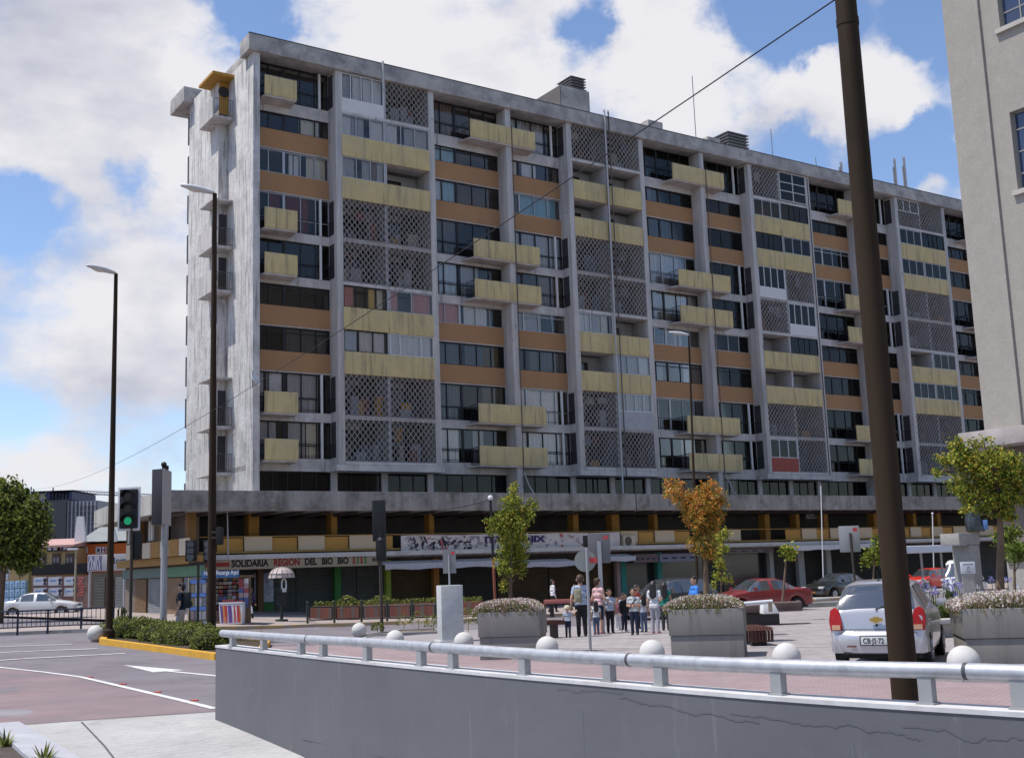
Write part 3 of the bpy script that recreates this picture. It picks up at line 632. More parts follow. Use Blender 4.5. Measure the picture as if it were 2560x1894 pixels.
for i in range(NB):
    for r in range(9):
        if r in (1, 2, 5, 6): parapet(i, r)
        else:
            # narrow side openings in the left fin beside the screens
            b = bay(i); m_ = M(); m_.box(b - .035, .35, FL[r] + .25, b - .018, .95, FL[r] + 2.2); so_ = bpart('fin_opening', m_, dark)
            m_ = M(); m_.tube([(b - .05, .3, FL[r] + 1.0), (b - .05, 1.0, FL[r] + 1.0)], .014, 5)
            for k in range(6): m_.box(b - .055, .34 + k * .12, FL[r] + .25, b - .045, .35 + k * .12, FL[r] + 1.0)
            bpart('fin_rail', m_, frb)
        for h in (0, 1):
            c = T[i][r][h]
            if c == 'l':
                lattice(i, h, r); clutter(i, h, r, 5 if i < 2 else 3); openback(i, h, r); dimback(i, h, r)
            elif c == 'o': openback(i, h, r)
            elif c == 'g': glazed(i, h, r)
            elif c == 'gb': glazed(i, h, r, frb, cuts=(.3, .5, .7))
            elif c == 'gW': glazed(i, h, r, frw, [(0, .25, CG), (.27, .5, CW), (.52, .98, CW)] if i == 0 else None, (.22, .47, .73), .75, wpan)
            elif c == 'gk': glazed(i, h, r, frb, [(0, .3, CPB), (.34, .97, CW)], (.33, .66))
            elif c == 'gw': glazed(i, h, r, frw, [(0, .98, CW)], (.22, .7))
            elif c == 'gy': glazed(i, h, r, frb, [(0, .24, CR), (.6, .75, CY), (.76, .95, CI)], (.28, .5, .75))
            elif c == 'gr': glazed(i, h, r, frg, [(0, .2, CR), (.52, .98, CR)], (.5,))
            elif c == 'gS': glazed(i, h, r, frw, [(0, .98, CG)], (.25, .5, .75), 1.15, mat('grey infill panel', (.36, .36, .38), .8, .1, 2))
            elif c == 'gF': glazed(i, h, r, frw, [], (.5,), .1, None, tr=(.35, .65))
            elif c == 'gR': glazed(i, h, r, frw, [(0, .98, CW)], (.33, .66), 1.0, redpan)
            elif c == 'gL': lattice(i, h, r); glazed(i, h, r, frw, [], (.3, .6), 1.3)
# bottom row of windows above the canopy
x = END + .4; k = 0
cols9 = sorted([END + .38] + [bay(i) + d for i in range(NB) for d in (0, 3.1, 6.05, 11.55)])
for a, b in zip(cols9, cols9[1:] + [LAST]):
    w9 = .36; m_ = M(); m_.box(a, 1.05, 5.0, a + w9, 1.5, 7.35); bpart('column', m_, finm)
    n = 3 + (b - a > 4) * 2
    window(a + w9, min(b, LAST), 5.0, 7.3, 1.25, [j / n for j in range(1, n)], rcurt(.36), frb, glass('smoky glass', (.36, .36, .38)))
m_ = M(); m_.box(END, .95, 7.32, LAST, 2.9, 7.6); bpart('white_beam', m_, beamm)
# little corridor balconies on the end wall
for r in (0, 3, 4, 7, 8):
    z = FL[r] - .42; m_ = M()
    m_.box(END - 1.2, 3.0, z - .16, END - .002, 5.3, z); pb = bpart('end_balcony', m_, finm, bevel=.008)
    m_ = M(); m_.box(END - 1.2, 3.05, z + .002, END - 1.1, 5.3, z + 1.05); bpart('side_panel', m_, finm, pb)
    m_ = M()
    for k in range(9): m_.box(END - 1.08 + k * .13, 3.03, z, END - 1.065 + k * .13, 3.045, z + 1.0)
    m_.tube([(END - 1.1, 3.04, z + 1.0), (END - .02, 3.04, z + 1.0)], .018, 5); m_.tube([(END - 1.1, 3.04, z + .1), (END - .02, 3.04, z + .1)], .014, 5)
    bpart('railing', m_, mat('rusty rail', (.10, .08, .075), .7, .2, 8), pb)
    m_ = M(); m_.box(END - .5, 3.865, z + .01, END - .06, 3.895, z + 2.05); bpart('corridor_door', m_, dark, pb)
ochre = mat('ochre paint', (.40, .215, .04), .8, .08, 2)
m_ = M(); m_.box(END - 1.25, 2.9, FL[0] + 1.95, END - .002, 5.3, FL[0] + 2.1); m_.box(END - .54, 3.82, FL[0] + .01, END - .02, 3.862, FL[0] + 1.94); bpart('ochre_hood', m_, ochre)
m_ = M(); m_.box(END - 1.15, 3.0, FL[3] + 2.15, END - .002, 5.2, FL[3] + 2.25); m_.box(END - 1.15, 3.0, FL[7] + 2.15, END - .002, 5.2, FL[7] + 2.25); m_.box(END - .6, 3.85, FL[5] + 1.5, END - .02, 3.89, FL[5] + 1.75)
bpart('ledge', m_, wallw)
m_ = M(); m_.lathe([(.42, 0), (.42, .03)], n=20); m_.xf(Matrix.Translation((END - .3, 3.79, FL[0] + 1.35)) @ Matrix.Rotation(rad(90), 4, 'X') @ Matrix.Scale(.75, 4)); bpart('round_opening', m_, dark)
# rooftop plant
def roofbox(px0, px1, py, o0, o1, h, material, name, lo=30.7):
    a = fs(px0, py, o0)[0]; b = fs(px1, py, o0)[0]; m_ = M(); m_.box(a, o0, lo, b, o1, h); return bpart(name, m_, material, bevel=.02), a, b
v1, a, b = roofbox(1403, 1474, 250, 1.3, 9.0, 33.35, corn, 'stair_housing')
m_ = M(); m_.box(a - .06, 1.32, 30.8, a - .004, 9.0, 33.32); bpart('stair_housing_side', m_, mat('dark housing', (.13, .115, .115), .9, .2, 1))
louv = mat('louvre grey', (.15, .155, .165), .6, .1, 3)
def louvre(a, b, o0, o1, z0, z1):
    m_ = M(); n = 5
    for k in range(n):
        z = z0 + (z1 - z0) * k / n; m_.box(a - .12, o0 - .12, z + .12, b + .12, o1 + .12, z + (z1 - z0) / n * .78)
    m_.box(a + .05, o0 + .05, z0, b - .05, o1 - .05, z1 - .05); bpart('roof_vent', m_, louv)
louvre(a + 1.15, b - .2, 1.6, 3.0, 33.36, 34.35)
v2, a, b = roofbox(1620, 1656, 300, 1.5, 3.0, 32.5, corn, 'chimney_block')
v3, a, b = roofbox(1768, 1800, 340, 1.5, 3.0, 32.3, corn, 'chimney_block')
v4, a, b = roofbox(1816, 1871, 350, 1.5, 3.2, 31.9, corn, 'chimney_block'); louvre(a + .2, b - .2, 1.5, 2.8, 31.92, 33.1)
pipem = mat('pale drain pipe', (.45, .44, .44), .6, .1, 3); pipek = mat('dark drain pipe', (.10, .085, .08), .7, .2, 3)
def pipe(x, z0, z1, r=.05, material=None, o=-.09, hook=False):
    m_ = M(); pts = [(x, o, z0), (x, o, z1)]
    if hook: pts += [(x, o - .02, z1 + .35), (x + .08, o + .12, z1 + .55), (x + .2, o + .3, z1 + .4)]
    m_.tube(pts, r, 7); bpart('drain_pipe', m_, material or pipem)
b = bay(1); pipe(b + 3.0, 5.4, 31.1, .055, pipem, -.28, True); pipe(b + 3.35, 7.2, 31.0, .04, pipek, -.26, True); pipe(b + 3.13, 20, 30.2, .07, pipek, -.11)
pipe(bay(0) + 2.9, 29.5, 31.2, .07, pipem, -.27); pipe(bay(0) + 11.9, 6.6, 29.0, .03, pipek, -.17); pipe(bay(1) + 11.95, 6.4, 29, .03, pipek, -.17)
pipe(bay(2) + 6.2, 7.6, 30, .03, pipek, -.03)
m_ = M(); xx = bay(0) + 11.9; m_.tube([(xx, -.17, 7.4), (xx + .25, -.3, 6.6), (xx + .5, -.6, 5.9)], .035, 6); bpart('loose_cable', m_, pipem)
m_ = M(); xx = bay(1) + 11.95; m_.tube([(xx, -.17, 7.6), (xx + .5, -.4, 6.3), (xx + 1.2, -.6, 5.7), (xx + 2.2, -.5, 5.9)], .035, 6); bpart('loose_cable', m_, pipem)

# ---- the podium: canopy, gallery and shops
CO = -4.0; CX = 16.63
m_ = M()
m_.box(CX, CO, 4.92, LAST, CO + .25, 5.88); bpart('canopy_fascia', m_, canm, bevel=.01)
for sj in (fs(1787, 1250, CO)[0], fs(1590, 1250, CO)[0]):
    m_ = M(); m_.box(sj - .03, CO - .01, 4.93, sj + .03, CO - .001, 5.87); bpart('expansion_joint', m_, dark)
sidec = [(CX, CO), (CX - .06, 0), (CX, 4), (CX + .2, 8), (CX + .7, 12.4)]
litc = mat('sunlit canopy concrete', (.42, .40, .37), .9, .12, .6, dirt=(.16, .15, .13), dscale=.8, damt=.55, streak=True, dthr=.56)  # paler copy of the canopy concrete, with sunlight put into its colour
m_ = M(); n = len(sidec); Q = []
for x_, o_ in sidec: Q += [(x_, o_ + .001, 4.92), (x_ + .25, o_ + .001, 4.92), (x_ + .25, o_ + .001, 5.88), (x_, o_ + .001, 5.88)]
m_.add(Q, [(0, 1, 2, 3), tuple(4 * (n - 1) + j for j in (3, 2, 1, 0))] + [(4 * i + j, 4 * i + (j + 1) % 4, 4 * i + 4 + (j + 1) % 4, 4 * i + 4 + j) for i in range(n - 1) for j in range(4)])
bpart('canopy_side_fascia', m_, litc)
m_ = M(); m_.prism([(CX + .05, CO + .05), (LAST, CO + .05), (LAST, 11), (CX + .8, 12.3), (CX + .25, 8), (CX + .05, 4)], 4.96, 5.15); bpart('podium_roof', m_, mat('podium roof', (.25, .24, .23), .9, .2, 1))
m_ = M()
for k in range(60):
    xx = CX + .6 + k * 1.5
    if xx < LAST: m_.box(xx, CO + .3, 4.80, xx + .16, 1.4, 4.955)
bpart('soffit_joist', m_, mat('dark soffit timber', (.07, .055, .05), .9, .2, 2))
SEND = 10.3; GW = 1.6                                      # gallery wall
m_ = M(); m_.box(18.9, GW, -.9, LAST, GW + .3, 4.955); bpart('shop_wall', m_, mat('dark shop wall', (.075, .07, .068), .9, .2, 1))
sidep = mat('side shop wall', (.16, .13, .11), .9, .2, 1)
m_ = M(); m_.box(18.6, GW - 2.9, -.9, 18.88, SEND, 4.955); bpart('side_shop_wall', m_, sidep)
m_ = M(); m_.box(18.6, -1.09, 2.62, LAST, GW, 2.93); bpart('gallery_floor', m_, beamm)
ledge = mat('white ledge', (.58, .57, .57), .85, .12, 1, dirt=(.2, .19, .19), dscale=1, damt=.6, dthr=.58)
m_ = M(); m_.box(18.2, -1.75, 2.69, LAST, -1.1, 2.92); bpart('shop_ledge', m_, ledge)
ocol = mat('ochre column', (.30, .16, .035), .8, .14, 1.5, dirt=(.2, .11, .03), dscale=2)
crm = mat('cream panel', (.62, .53, .40), .8, .07, 2, dirt=(.5, .42, .32), dscale=2, damt=.4); oyp = mat('ochre panel', (.50, .29, .085), .8, .08, 2)
for a, b in ((622, 648), (828, 843), (1073, 1085), (1433, 1446), (1530, 1548), (1635, 1644), (1912, 1924), (1990, 1999), (2060, 2070), (2185, 2196), (2283, 2291), (2343, 2352)):
    sa, sb = fs(a, 1300, -.8)[0], fs(b, 1300, -.8)[0]; m_ = M(); m_.box(sa, -.8, 2.93, sb, -.2, 4.955); bpart('gallery_column', m_, ocol)
pan = [(543, 611, 1), (611, 680, 0), (680, 746, 1), (746, 811, 0), (811, 874, 1), (874, 938, 0), (938, 985, 1), (1552, 1594, 0), (1598, 1638, 1), (1638, 1686, 0), (1686, 1728, 1), (1770, 1806, 1), (1806, 1852, 0), (1967, 2006, 1), (2006, 2042, 0), (2042, 2077, 1), (2077, 2112, 0),
       (2112, 2147, 1), (2147, 2181, 0), (2181, 2210, 1), (2210, 2245, 0), (2245, 2278, 1), (2278, 2304, 0), (2304, 2331, 1), (2331, 2358, 0), (2358, 2386, 1), (2386, 2418, 0), (2418, 2450, 1), (2450, 2485, 0), (2485, 2520, 1)]
for a, b, k in pan:
    sa, sb = fs(a, 1345, -1.2)[0], fs(b, 1345, -1.2)[0]; m_ = M()
    if k: m_.box(sa + .03, -1.10, 3.10, sb - .03, -1.05, 3.74)
    else: m_.box(sa, -1.22, 3.10, sb, -1.14, 3.79)
    bpart('gallery_panel', m_, oyp if k else crm)
m_ = M(); m_.box(18.3, -1.24, 3.792, LAST, -1.02, 3.83); m_.box(18.3, -1.2, 3.0, LAST, -1.04, 3.09); bpart('gallery_handrail', m_, mat('ochre rail', (.45, .28, .10), .8, .1, 2))
# side street face of the podium: gallery panels and a lattice of white bottles blocks
for k in range(7):
    o_ = -2.6 + k * 1.5; m_ = M(); m_.box(17.9, o_, 2.95, 18.0, o_ + 1.35, 3.75); bpart('gallery_panel', m_, (crm, mat('ochre brown panel', (.36, .19, .06), .8, .1, 2))[k % 2])
m_ = M(); m_.box(18.1, -3.0, 2.55, 18.6, SEND, 2.93); bpart('side_gallery_floor', m_, mat('ochre beam', (.30, .17, .05), .8, .1, 2))
for k in range(3):
    o_ = -2.0 + k * 4.2; m_ = M(); m_.box(18.1, o_, 2.94, 18.5, o_ + .4, 4.95); bpart('gallery_column', m_, mat('brown column', (.22, .12, .045), .8, .15, 2))
whb = mat('white block', (.66, .66, .66), .8, .05)
for k, o_ in enumerate((1.0, 1.5, 3.4, 3.8, 7.6)):
    m_ = M(); m_.box(18.0, o_, 3.85, 18.1, o_ + .22, 4.85); bpart('white_screen_block', m_, whb)
# shop fronts between the ground and the ledge
def shopmat(n, c, sc=.18):
    M2 = mat(n, c, .75, .12, 1.5, dirt=tuple(v * .6 for v in c), dscale=1.2, damt=.6); nt = M2.node_tree
    if 'ribs' not in M2:
        M2['ribs'] = 1; N = nt.nodes; w_ = N.new('ShaderNodeTexWave'); w_.bands_direction = 'Z'; w_.inputs['Scale'].default_value = 3.2; w_.inputs['Distortion'].default_value = 0
        g = N.new('ShaderNodeNewGeometry'); nt.links.new(g.outputs['Position'], w_.inputs[0]); b = N.new('ShaderNodeBump'); b.inputs['Distance'].default_value = .03; nt.links.new(w_.outputs['Fac'], b.inputs['Height']); nt.links.new(b.outputs[0], N['Principled BSDF'].inputs['Normal'])
    return M2
shut_g = shopmat('grey green shutter', (.105, .115, .105)); shut_b = shopmat('brown shutter', (.105, .065, .035)); shut_d = shopmat('dark shutter', (.05, .047, .042)); shut_s = shopmat('steel shutter', (.22, .235, .26))
SO = GW - .06
def shop(a, b, material, z1=2.3, o=SO, name='shutter', z0=-.75, d=.05):
    sa, sb = fs(a, 1500, o)[0], fs(b, 1500, o)[0]; m_ = M(); m_.box(sa, o - d, z0, sb, o, z1); return bpart(name, m_, material)
shop(655, 738, shut_g); shop(740, 831, shut_g); shop(849, 890, shut_g); shop(892, 950, shut_g); shop(974, 1078, shut_b); shop(1096, 1240, shut_d); shop(1244, 1370, shut_b); shop(1374, 1535, shut_b)
shop(1565, 1638, mat('shop glass', (.03, .035, .04), .15, 0, spec=.6), name='shop_window'); shop(1654, 1760, mat('shop glass', (.03, .035, .04), .15, 0), name='shop_window')
shop(1810, 1915, mat('shop glass', (.03, .035, .04), .15, 0), name='shop_window'); shop(2010, 2060, shut_d); shop(2080, 2240, shut_d); shop(2250, 2420, shut_d)
for a, b, n, c in ((832, 847, 'green column', (.05, .19, .05)), (960, 972, 'lime column', (.26, .36, .05)), (1079, 1093, 'orange brown column', (.33, .14, .035)), (1538, 1547, 'pink white post', (.36, .25, .23)), (1549, 1562, 'teal column', (.05, .25, .22)), (1641, 1652, 'teal column', (.05, .25, .22)),
                   (1923, 1933, 'pale column', (.42, .41, .40)), (1995, 2010, 'pale column', (.42, .41, .40)), (2066, 2078, 'pale column', (.42, .41, .40)), (2242, 2250, 'pale column', (.42, .41, .40)), (640, 654, 'brown post', (.14, .08, .04))):
    shop(a, b, mat(n, c, .75, .1, 2), 2.5, SO - .3, 'shop_column', d=.3)
for a, b, c in ((20, 240, 0),):
    pass
# side street shutters
for k, (o0, o1, mt) in enumerate(((-2.7, -.3, shut_s), (.1, 2.8, mat('brown boards', (.20, .13, .08), .85, .2, 2)), (3.2, 5.6, shut_s)  , (6.0, 8.0, mat('brown post', (.14, .08, .04))))):
    m_ = M(); m_.box(18.5, o0, -.7, 18.58, o1, 1.9); bpart('shutter', m_, mt)
m_ = M(); m_.box(18.42, -3.0, 1.95, 18.6, 3.1, 2.44); bpart('green_fascia', m_, mat('green fascia', (.10, .21, .13), .8, .1, 2))
m_ = M(); m_.box(18.42, 3.11, 1.95, 18.6, SEND, 2.44); bpart('teal_fascia', m_, mat('dull teal fascia', (.12, .17, .16), .8, .1, 2))
# ------------------------------------------------------------------ signs, awnings and small things on the apartment block
def fpt(px, py, o): s, z = fs(px, py, o); return s, z
def on_facade(name, label, cat, px, py, o):
    s, z = fs(px, py, o); t = thing(name, label, cat, loc(s, o, z), YAW); t['_s'] = s; return t, s, z
# long shop sign
t, s, z = on_facade('shop_sign', 'long beige shop sign lettered SOLIDARIA REGION DEL BIO BIO above grey shutters', 'sign', 566, 1423, -1.62)
s1 = fs(945, 1420, -1.62)[0]; L_ = s1 - s
m_ = M(); m_.box(-1.6, 0, -.02, L_, .12, .56); m_.build('sign_board', mat('beige sign board', (.40, .335, .245), .8, .1, 1.5, dirt=(.28, .22, .16), dscale=1.5), t, bevel=.01)
ink = mat('black lettering', (.02, .018, .018), .6, 0); redi = mat('dark red lettering', (.28, .03, .025), .6, 0); grni = mat('green lettering', (.05, .2, .04), .6, 0)
x = .25
for w_, mt in (('SOLIDARIA', ink), ('REGION', redi), ('DEL', ink), ('BIO', ink), ('BIO', ink)):
    m_ = M(); wd = text_into(m_, w_, .46, lambda a, b, c: (x + a * .83, -.012 + c * 0 - .002 * (c > .004), .12 + b), .003, .022)
    m_.build('lettering', mt, t); x += wd * .83 + .26
for k, mt in enumerate((redi, grni, redi, grni)):
    m_ = M(); xx = x + .05 + k * .22; m_.ball((xx, -.005, .42), .06, 8, 6); m_.box(xx - .025, -.012, .12, xx + .025, -.001, .38); m_.box(xx - .09, -.012, .28, xx + .09, -.001, .32); m_.box(xx - .07, -.012, .1, xx - .03, -.001, .22); m_.box(xx + .03, -.012, .1, xx + .07, -.001, .22); m_.build('figure_emblem', mt, t)
m_ = M(); text_into(m_, '80 JEMAS', .26, lambda a, b, c: (x + 1.1 + a * .8, -.012, .2 + b), .003, .01); m_.build('lettering', ink, t)
m_ = M(); m_.prism([(-1.5, -.02), (.15, -.02), (.15, -.001), (-1.5, -.001)], .14, .34); m_.build('red_stroke', redi, t)
# banner
t, s, z = on_facade('shop_banner', 'long white banner with ink drawings and blue lettering across the gallery', 'banner', 1003, 1383, -1.32)
s1 = fs(1550, 1360, -1.32)[0]; L_ = s1 - s; zt = fs(1003, 1338, -1.32)[1] - z
bm_ = mat('printed banner', (.66, .64, .66), .8, .06, 1.2, dirt=(.50, .30, .32), dscale=.9, damt=.55, dthr=.6)
m_ = M(); n = 40
top = [(L_ * k / n, .02 * math.sin(k * .9), zt + .015 * math.sin(k * .5)) for k in range(n + 1)]; bot = [(L_ * k / n, .02 * math.sin(k * .9 + 1), .015 * math.sin(k * .7)) for k in range(n + 1)]
m_.add(top + bot, [(k, k + 1, n + 2 + k, n + 1 + k) for k in range(n)]); m_.build('cloth', bm_, t)
blk = mat('banner ink', (.05, .045, .07), .8, 0); rin = mat('banner red', (.50, .14, .15), .8, .2, 5); bin_ = mat('banner navy', (.035, .03, .14), .7, 0); gin = mat('banner grey', (.32, .31, .38), .8, 0)
R2 = random.Random(3)
for mt, cnt, xs in ((blk, 46, (.3, 4.6)), (gin, 40, (.2, 6.4)), (rin, 12, (.1, 5.5)), (rin, 7, (10.2, 13.2)), (blk, 16, (12.6, 14.2)), (gin, 24, (8, 14)), (bin_, 6, (4, 6.5))):
    m_ = M()
    for k in range(cnt):
        cx, cz = R2.uniform(*xs), R2.uniform(.12, zt - .12); a = R2.uniform(0, 3.14); w_, h_ = R2.uniform(.05, .22), R2.uniform(.02, .06)
        if R2.random() < .3: w_ *= 1.6; h_ *= 2.2
        pts = []
        for j in range(7):
            u = 2 * math.pi * j / 7; rr_ = R2.uniform(.6, 1.2); px_, pz_ = w_ * math.cos(u) * rr_, h_ * math.sin(u) * rr_
            pts.append((min(max(cx + px_ * math.cos(a) - pz_ * math.sin(a), .02), L_ - .02), -.030 - .0004 * (k % 9) - .001 * (mt is blk), min(max(cz + px_ * math.sin(a) + pz_ * math.cos(a), .02), zt - .02)))
        m_.quad(*pts)
    m_.build('ink_drawing', mt, t)
sx = fs(1211, 1360, -1.32)[0] - s; wT = fs(1360, 1350, -1.32)[0] - s - sx; q0 = M(); w0 = text_into(q0, 'ITATRONIX', .50, lambda a, b, c: (a, b, c))
m_ = M(); text_into(m_, 'ITATRONIX', .50, lambda a, b, c: (sx + a * wT / w0, -.036, zt * .50 + b * .98), .002, .025); m_.build('lettering', bin_, t)
m_ = M(); text_into(m_, 'internet Libre', .34, lambda a, b, c: (sx + 1.5 + a * .95, -.036, zt * .12 + b + a * .10), .002, .0); m_.build('lettering', blk, t)
m_ = M(); m_.tube([(0, -.05, -.05), (L_, -.05, -.05)], .02, 6); m_.tube([(0, -.05, -.24), (L_, -.05, -.24)], .02, 6)
for k in range(24): m_.box(L_ * k / 23 - .012, -.06, -.24, L_ * k / 23 + .012, -.04, -.05)
m_.build('rod_frame', mat('rusty rod', (.11, .06, .055), .7, .2, 5), t)
# awnings
awm = mat('white awning', (.66, .655, .66), .75, .06, 2, dirt=(.45, .44, .45), dscale=2, damt=.4); awv = mat('printed valance', (.50, .49, .52), .8, .12, 14, dirt=(.30, .28, .36), dscale=9, damt=.6)
for px0, px1, py0, py1, lab in ((963, 1268, 1402, 1424, 'long white shop awning with printed valance beneath the banner, left of the yellow tree'), (1317, 1438, 1399, 1418, 'white awning with lilac valance under the banner, right of the yellow tree'),
                               (1524, 1590, 1386, 1403, 'short white awning beside the teal columns'), (1968, 2215, 1356, 1376, 'clean white flat awning above pale shop columns at the far end')):
    o = -2.1; s, z = fs(px0, py1, o); s1, _ = fs(px1, py1, o); zt = fs(px0, py0, o)[1]
    t = thing('awning', lab, 'awning', loc(s, o, z), YAW, 'awnings along the shop fronts'); L_ = s1 - s; h = max(zt - z, .25)
    m_ = M(); m_.prism([(0, .0), (L_, .0), (L_, .9), (0, .9)], lambda x, y: h * .5 + y * .18, lambda x, y: h * .5 + .07 + y * .18); m_.build('canopy', awm, t)
    m_ = M(); n = max(6, int(L_ * 2)); tp = [(L_ * k / n, -.01, h * .62) for k in range(n + 1)]; bt = [(L_ * k / n, -.01 + .02 * math.sin(k), .0 + .03 * math.sin(k * 1.3)) for k in range(n + 1)]
    m_.add(tp + bt, [(k, k + 1, n + 2 + k, n + 1 + k) for k in range(n)]); m_.build('valance', awv if 'clean' not in lab else awm, t)
for px0, px1, py0, py1, nm, c, lab in ((1585, 1645, 1385, 1406, 'sign', (.16, .11, .12), 'dark maroon shop sign over the teal doorway'), (1650, 1747, 1384, 1404, 'sign', (.20, .20, .26), 'grey blue shop sign with dark dashes left of the orange tree'),
                                      (1816, 1935, 1372, 1383, 'sign', (.19, .165, .165), 'long grey sign strip right of the orange tree')):
    o = -.9; s, z = fs(px0, py1, o); s1, _ = fs(px1, py1, o); zt = fs(px0, py0, o)[1]
    t = thing('shop_sign', lab, 'sign', loc(s, o, z), YAW); m_ = M(); m_.box(0, 0, 0, s1 - s, .1, zt - z); m_.build('sign_board', mat('board ' + lab[:12], c, .7, .1, 3), t)
    m_ = M()
    for k in range(4): m_.box((s1 - s) * (.08 + k * .23), -.012, (zt - z) * .35, (s1 - s) * (.2 + k * .23), -.001, (zt - z) * .55)
    m_.build('dark_dashes', ink, t)
# air conditioning unit and dark speakers on the gallery
t, s, z = on_facade('air_conditioner', 'pale air conditioning unit with round grille on the gallery panel', 'air conditioner', 1560, 1366, -1.5)
m_ = M(); m_.box(0, 0, 0, .95, .3, .68); m_.build('casing', mat('cream casing', (.55, .50, .42), .6, .06, 3), t, bevel=.02)
m_ = M(); m_.lathe([(.27, 0), (.27, .02)], n=18); m_.xf(Matrix.Translation((.36, -.001, .34)) @ Matrix.Rotation(rad(90), 4, 'X')); m_.build('fan_grille', mat('grille brown', (.12, .09, .08), .7, .2, 30), t)
t, s, z = on_facade('window_sign', 'small white paper sign with grey lettering in a gallery window', 'sign', 2016, 1296, -.1)
m_ = M(); m_.box(0, 0, 0, 1.5, .02, .72); m_.build('paper', mat('grey paper', (.30, .30, .31), .8, .05), t)
m_ = M(); text_into(m_, 'SE VENDE', .27, lambda a, b, c: (.08 + a, -.006, .4 + b), .002); text_into(m_, 'ARRIENDO', .22, lambda a, b, c: (.1 + a, -.006, .1 + b), .002); m_.build('lettering', ink, t)
t, s, z = on_facade('wall_poster', 'tall blue and white poster on the shutter beside the newsstand', 'poster', 636, 1505, SO - .12)
m_ = M(); m_.box(0, 0, 0, 1.05, .02, 1.5); m_.build('paper', mat('blue white poster', (.50, .54, .62), .8, .3, 4, dirt=(.15, .13, .35), dscale=2.2, damt=.8, dthr=.58), t)
m_ = M(); m_.box(0, .0, -1.1, 1.05, .03, -.01); m_.build('green_base', mat('green poster base', (.05, .16, .05), .8, .1), t)

# ------------------------------------------------------------------ masts and aerials on the roof
alm = mat('aerial metal', (.22, .22, .24), .5, .1, 5, metal=.3)
def aerial(px, py0, py1, o, label, kind='thin'):
    s, z0 = fs(px, py1, o); z1 = fs(px, py0, o)[1]; z0 = 30.9
    t = thing('antenna', label, 'antenna', loc(s, o, z0), YAW); h = z1 - z0
    m_ = M(); m_.tube([(0, 0, -.2), (0, 0, h)], .035 if kind != 'tower' else .05, 6); m_.build('mast', alm, t)
    if kind == 'tripod':
        m_ = M()
        for a in (0, 2.1, 4.2): m_.tube([(.35 * math.cos(a), .35 * math.sin(a), -.1), (0, 0, .8)], .025, 5)
        m_.build('tripod', alm, t)
    if kind == 'panel':
        m_ = M(); m_.box(.08, -.06, h * .15, .2, .06, h); m_.build('panel_antenna', mat('pale antenna', (.42, .40, .42), .6, .1, 2), t)
        m_ = M(); m_.box(-.18, -.05, h * .35, -.09, .05, h * .8); m_.build('panel_antenna', alm, t)
    return t
aerial(1739, 193, 330, 2.5, 'tall thin whip antenna right of the first roof chimney', 'thin'); aerial(1931, 324, 380, 2.5, 'short antenna on a tripod right of the louvred vent', 'tripod')
aerial(2041, 394, 420, 2.5, 'tiny rod antenna above the loggia beside the big pole'); aerial(2102, 405, 430, 2.5, 'pair of short rod antennas left of the big pole', 'panel')
aerial(2240, 398, 470, 2.5, 'mobile phone mast with a tall pale panel right of the big pole', 'panel'); aerial(2264, 394, 470, 2.5, 'mobile phone mast with tilted reddish panel near the right building', 'panel')
t = thing('satellite_dish', 'white satellite dish on the roof edge behind the cornice', 'satellite dish', loc(fs(1330, 235, 2)[0], 2, 31), YAW)
def dish(t, r):
    m_ = M(); m_.lathe([(.01, 0), (r * .5, .04 * r), (r * .85, .16 * r), (r, .26 * r), (r * .98, .29 * r), (r * .82, .19 * r), (.01, .03)], n=18); m_.xf(Matrix.Translation((0, 0, r * 1.1)) @ Matrix.Rotation(rad(65), 4, 'X') @ Matrix.Rotation(rad(-20), 4, 'Y'))
    m_.build('reflector', mat('dish white', (.66, .66, .66), .5, .05), t, smooth=True); m_ = M(); m_.tube([(0, .05, 0), (0, .05, r)], .03, 6); m_.tube([(0, 0, r * .5), (0, -r * .8, r * 1.2)], .015, 5); m_.build('arm', alm, t)
dish(t, .55)
t = thing('satellite_dish', 'white satellite dish fixed to the end wall corner at mid height', 'satellite dish', loc(END - .1, -.35, fs(637, 952, 0)[1] - .4), YAW + 1.2); dish(t, .42)

# ------------------------------------------------------------------ right hand building
stucco = mat('beige stucco', (.365, .335, .30), .95, .09, 2.2, dirt=(.27, .25, .225), dscale=9, damt=.55, dsoft=.2, bump=.008, bscale=26)
RBp = at(2484, 1300, 38); RBp.z = 0; RB_s, RB_o = RBp.dot(dv), RBp.dot(nv) - D
RBt = thing('stucco_building', 'tall beige stucco building with blue glazed windows cut by the right edge', 'building', RBp, YAW)
# local axes: x along dv (into the building), y along nv (away from camera); the face stands at x = 0
def rface(px, py):
    d = raydir(px, py); t_ = RB_s / d.dot(dv); p = V((0, 0, CH)) + d * t_; return p.dot(nv) - D - RB_o, p.z
ytop = rface(2349, 2)
zl = rface(2420, 1085)[1]
HB = 27
wins = []
def rwin(px0, py0, px1, py1):
    a = rface(px0, py0); b = rface(px1, py1); wins.append((a[0] - 3.6, a[0], b[1], a[1]))
y_a, z_a = rface(2481, 78); z_s = z_a
y_b, z_b = rface(2531, 478); _, z_c = rface(2514, 282)
H3 = z_s - z_b
rows = [(z_b + H3 * k, z_b + H3 * k + (z_c - z_b)) for k in (-1, 0, 1, 2)]
yw1 = rface(2520, 290)[0]; yw0 = yw1 - 2.6
y_end = 0.05; yst = rface(2463, 200)[0]
m_ = M()
X = lambda y0, y1, z0, z1, x=0.: m_.box(x, y0, z0, x + .35, y1, z1)
X(yst, 0, zl, HB)                                # projecting end strip
m2 = m_; 
X(yw1, yst - .001, zl, HB, .10)
prev = zl
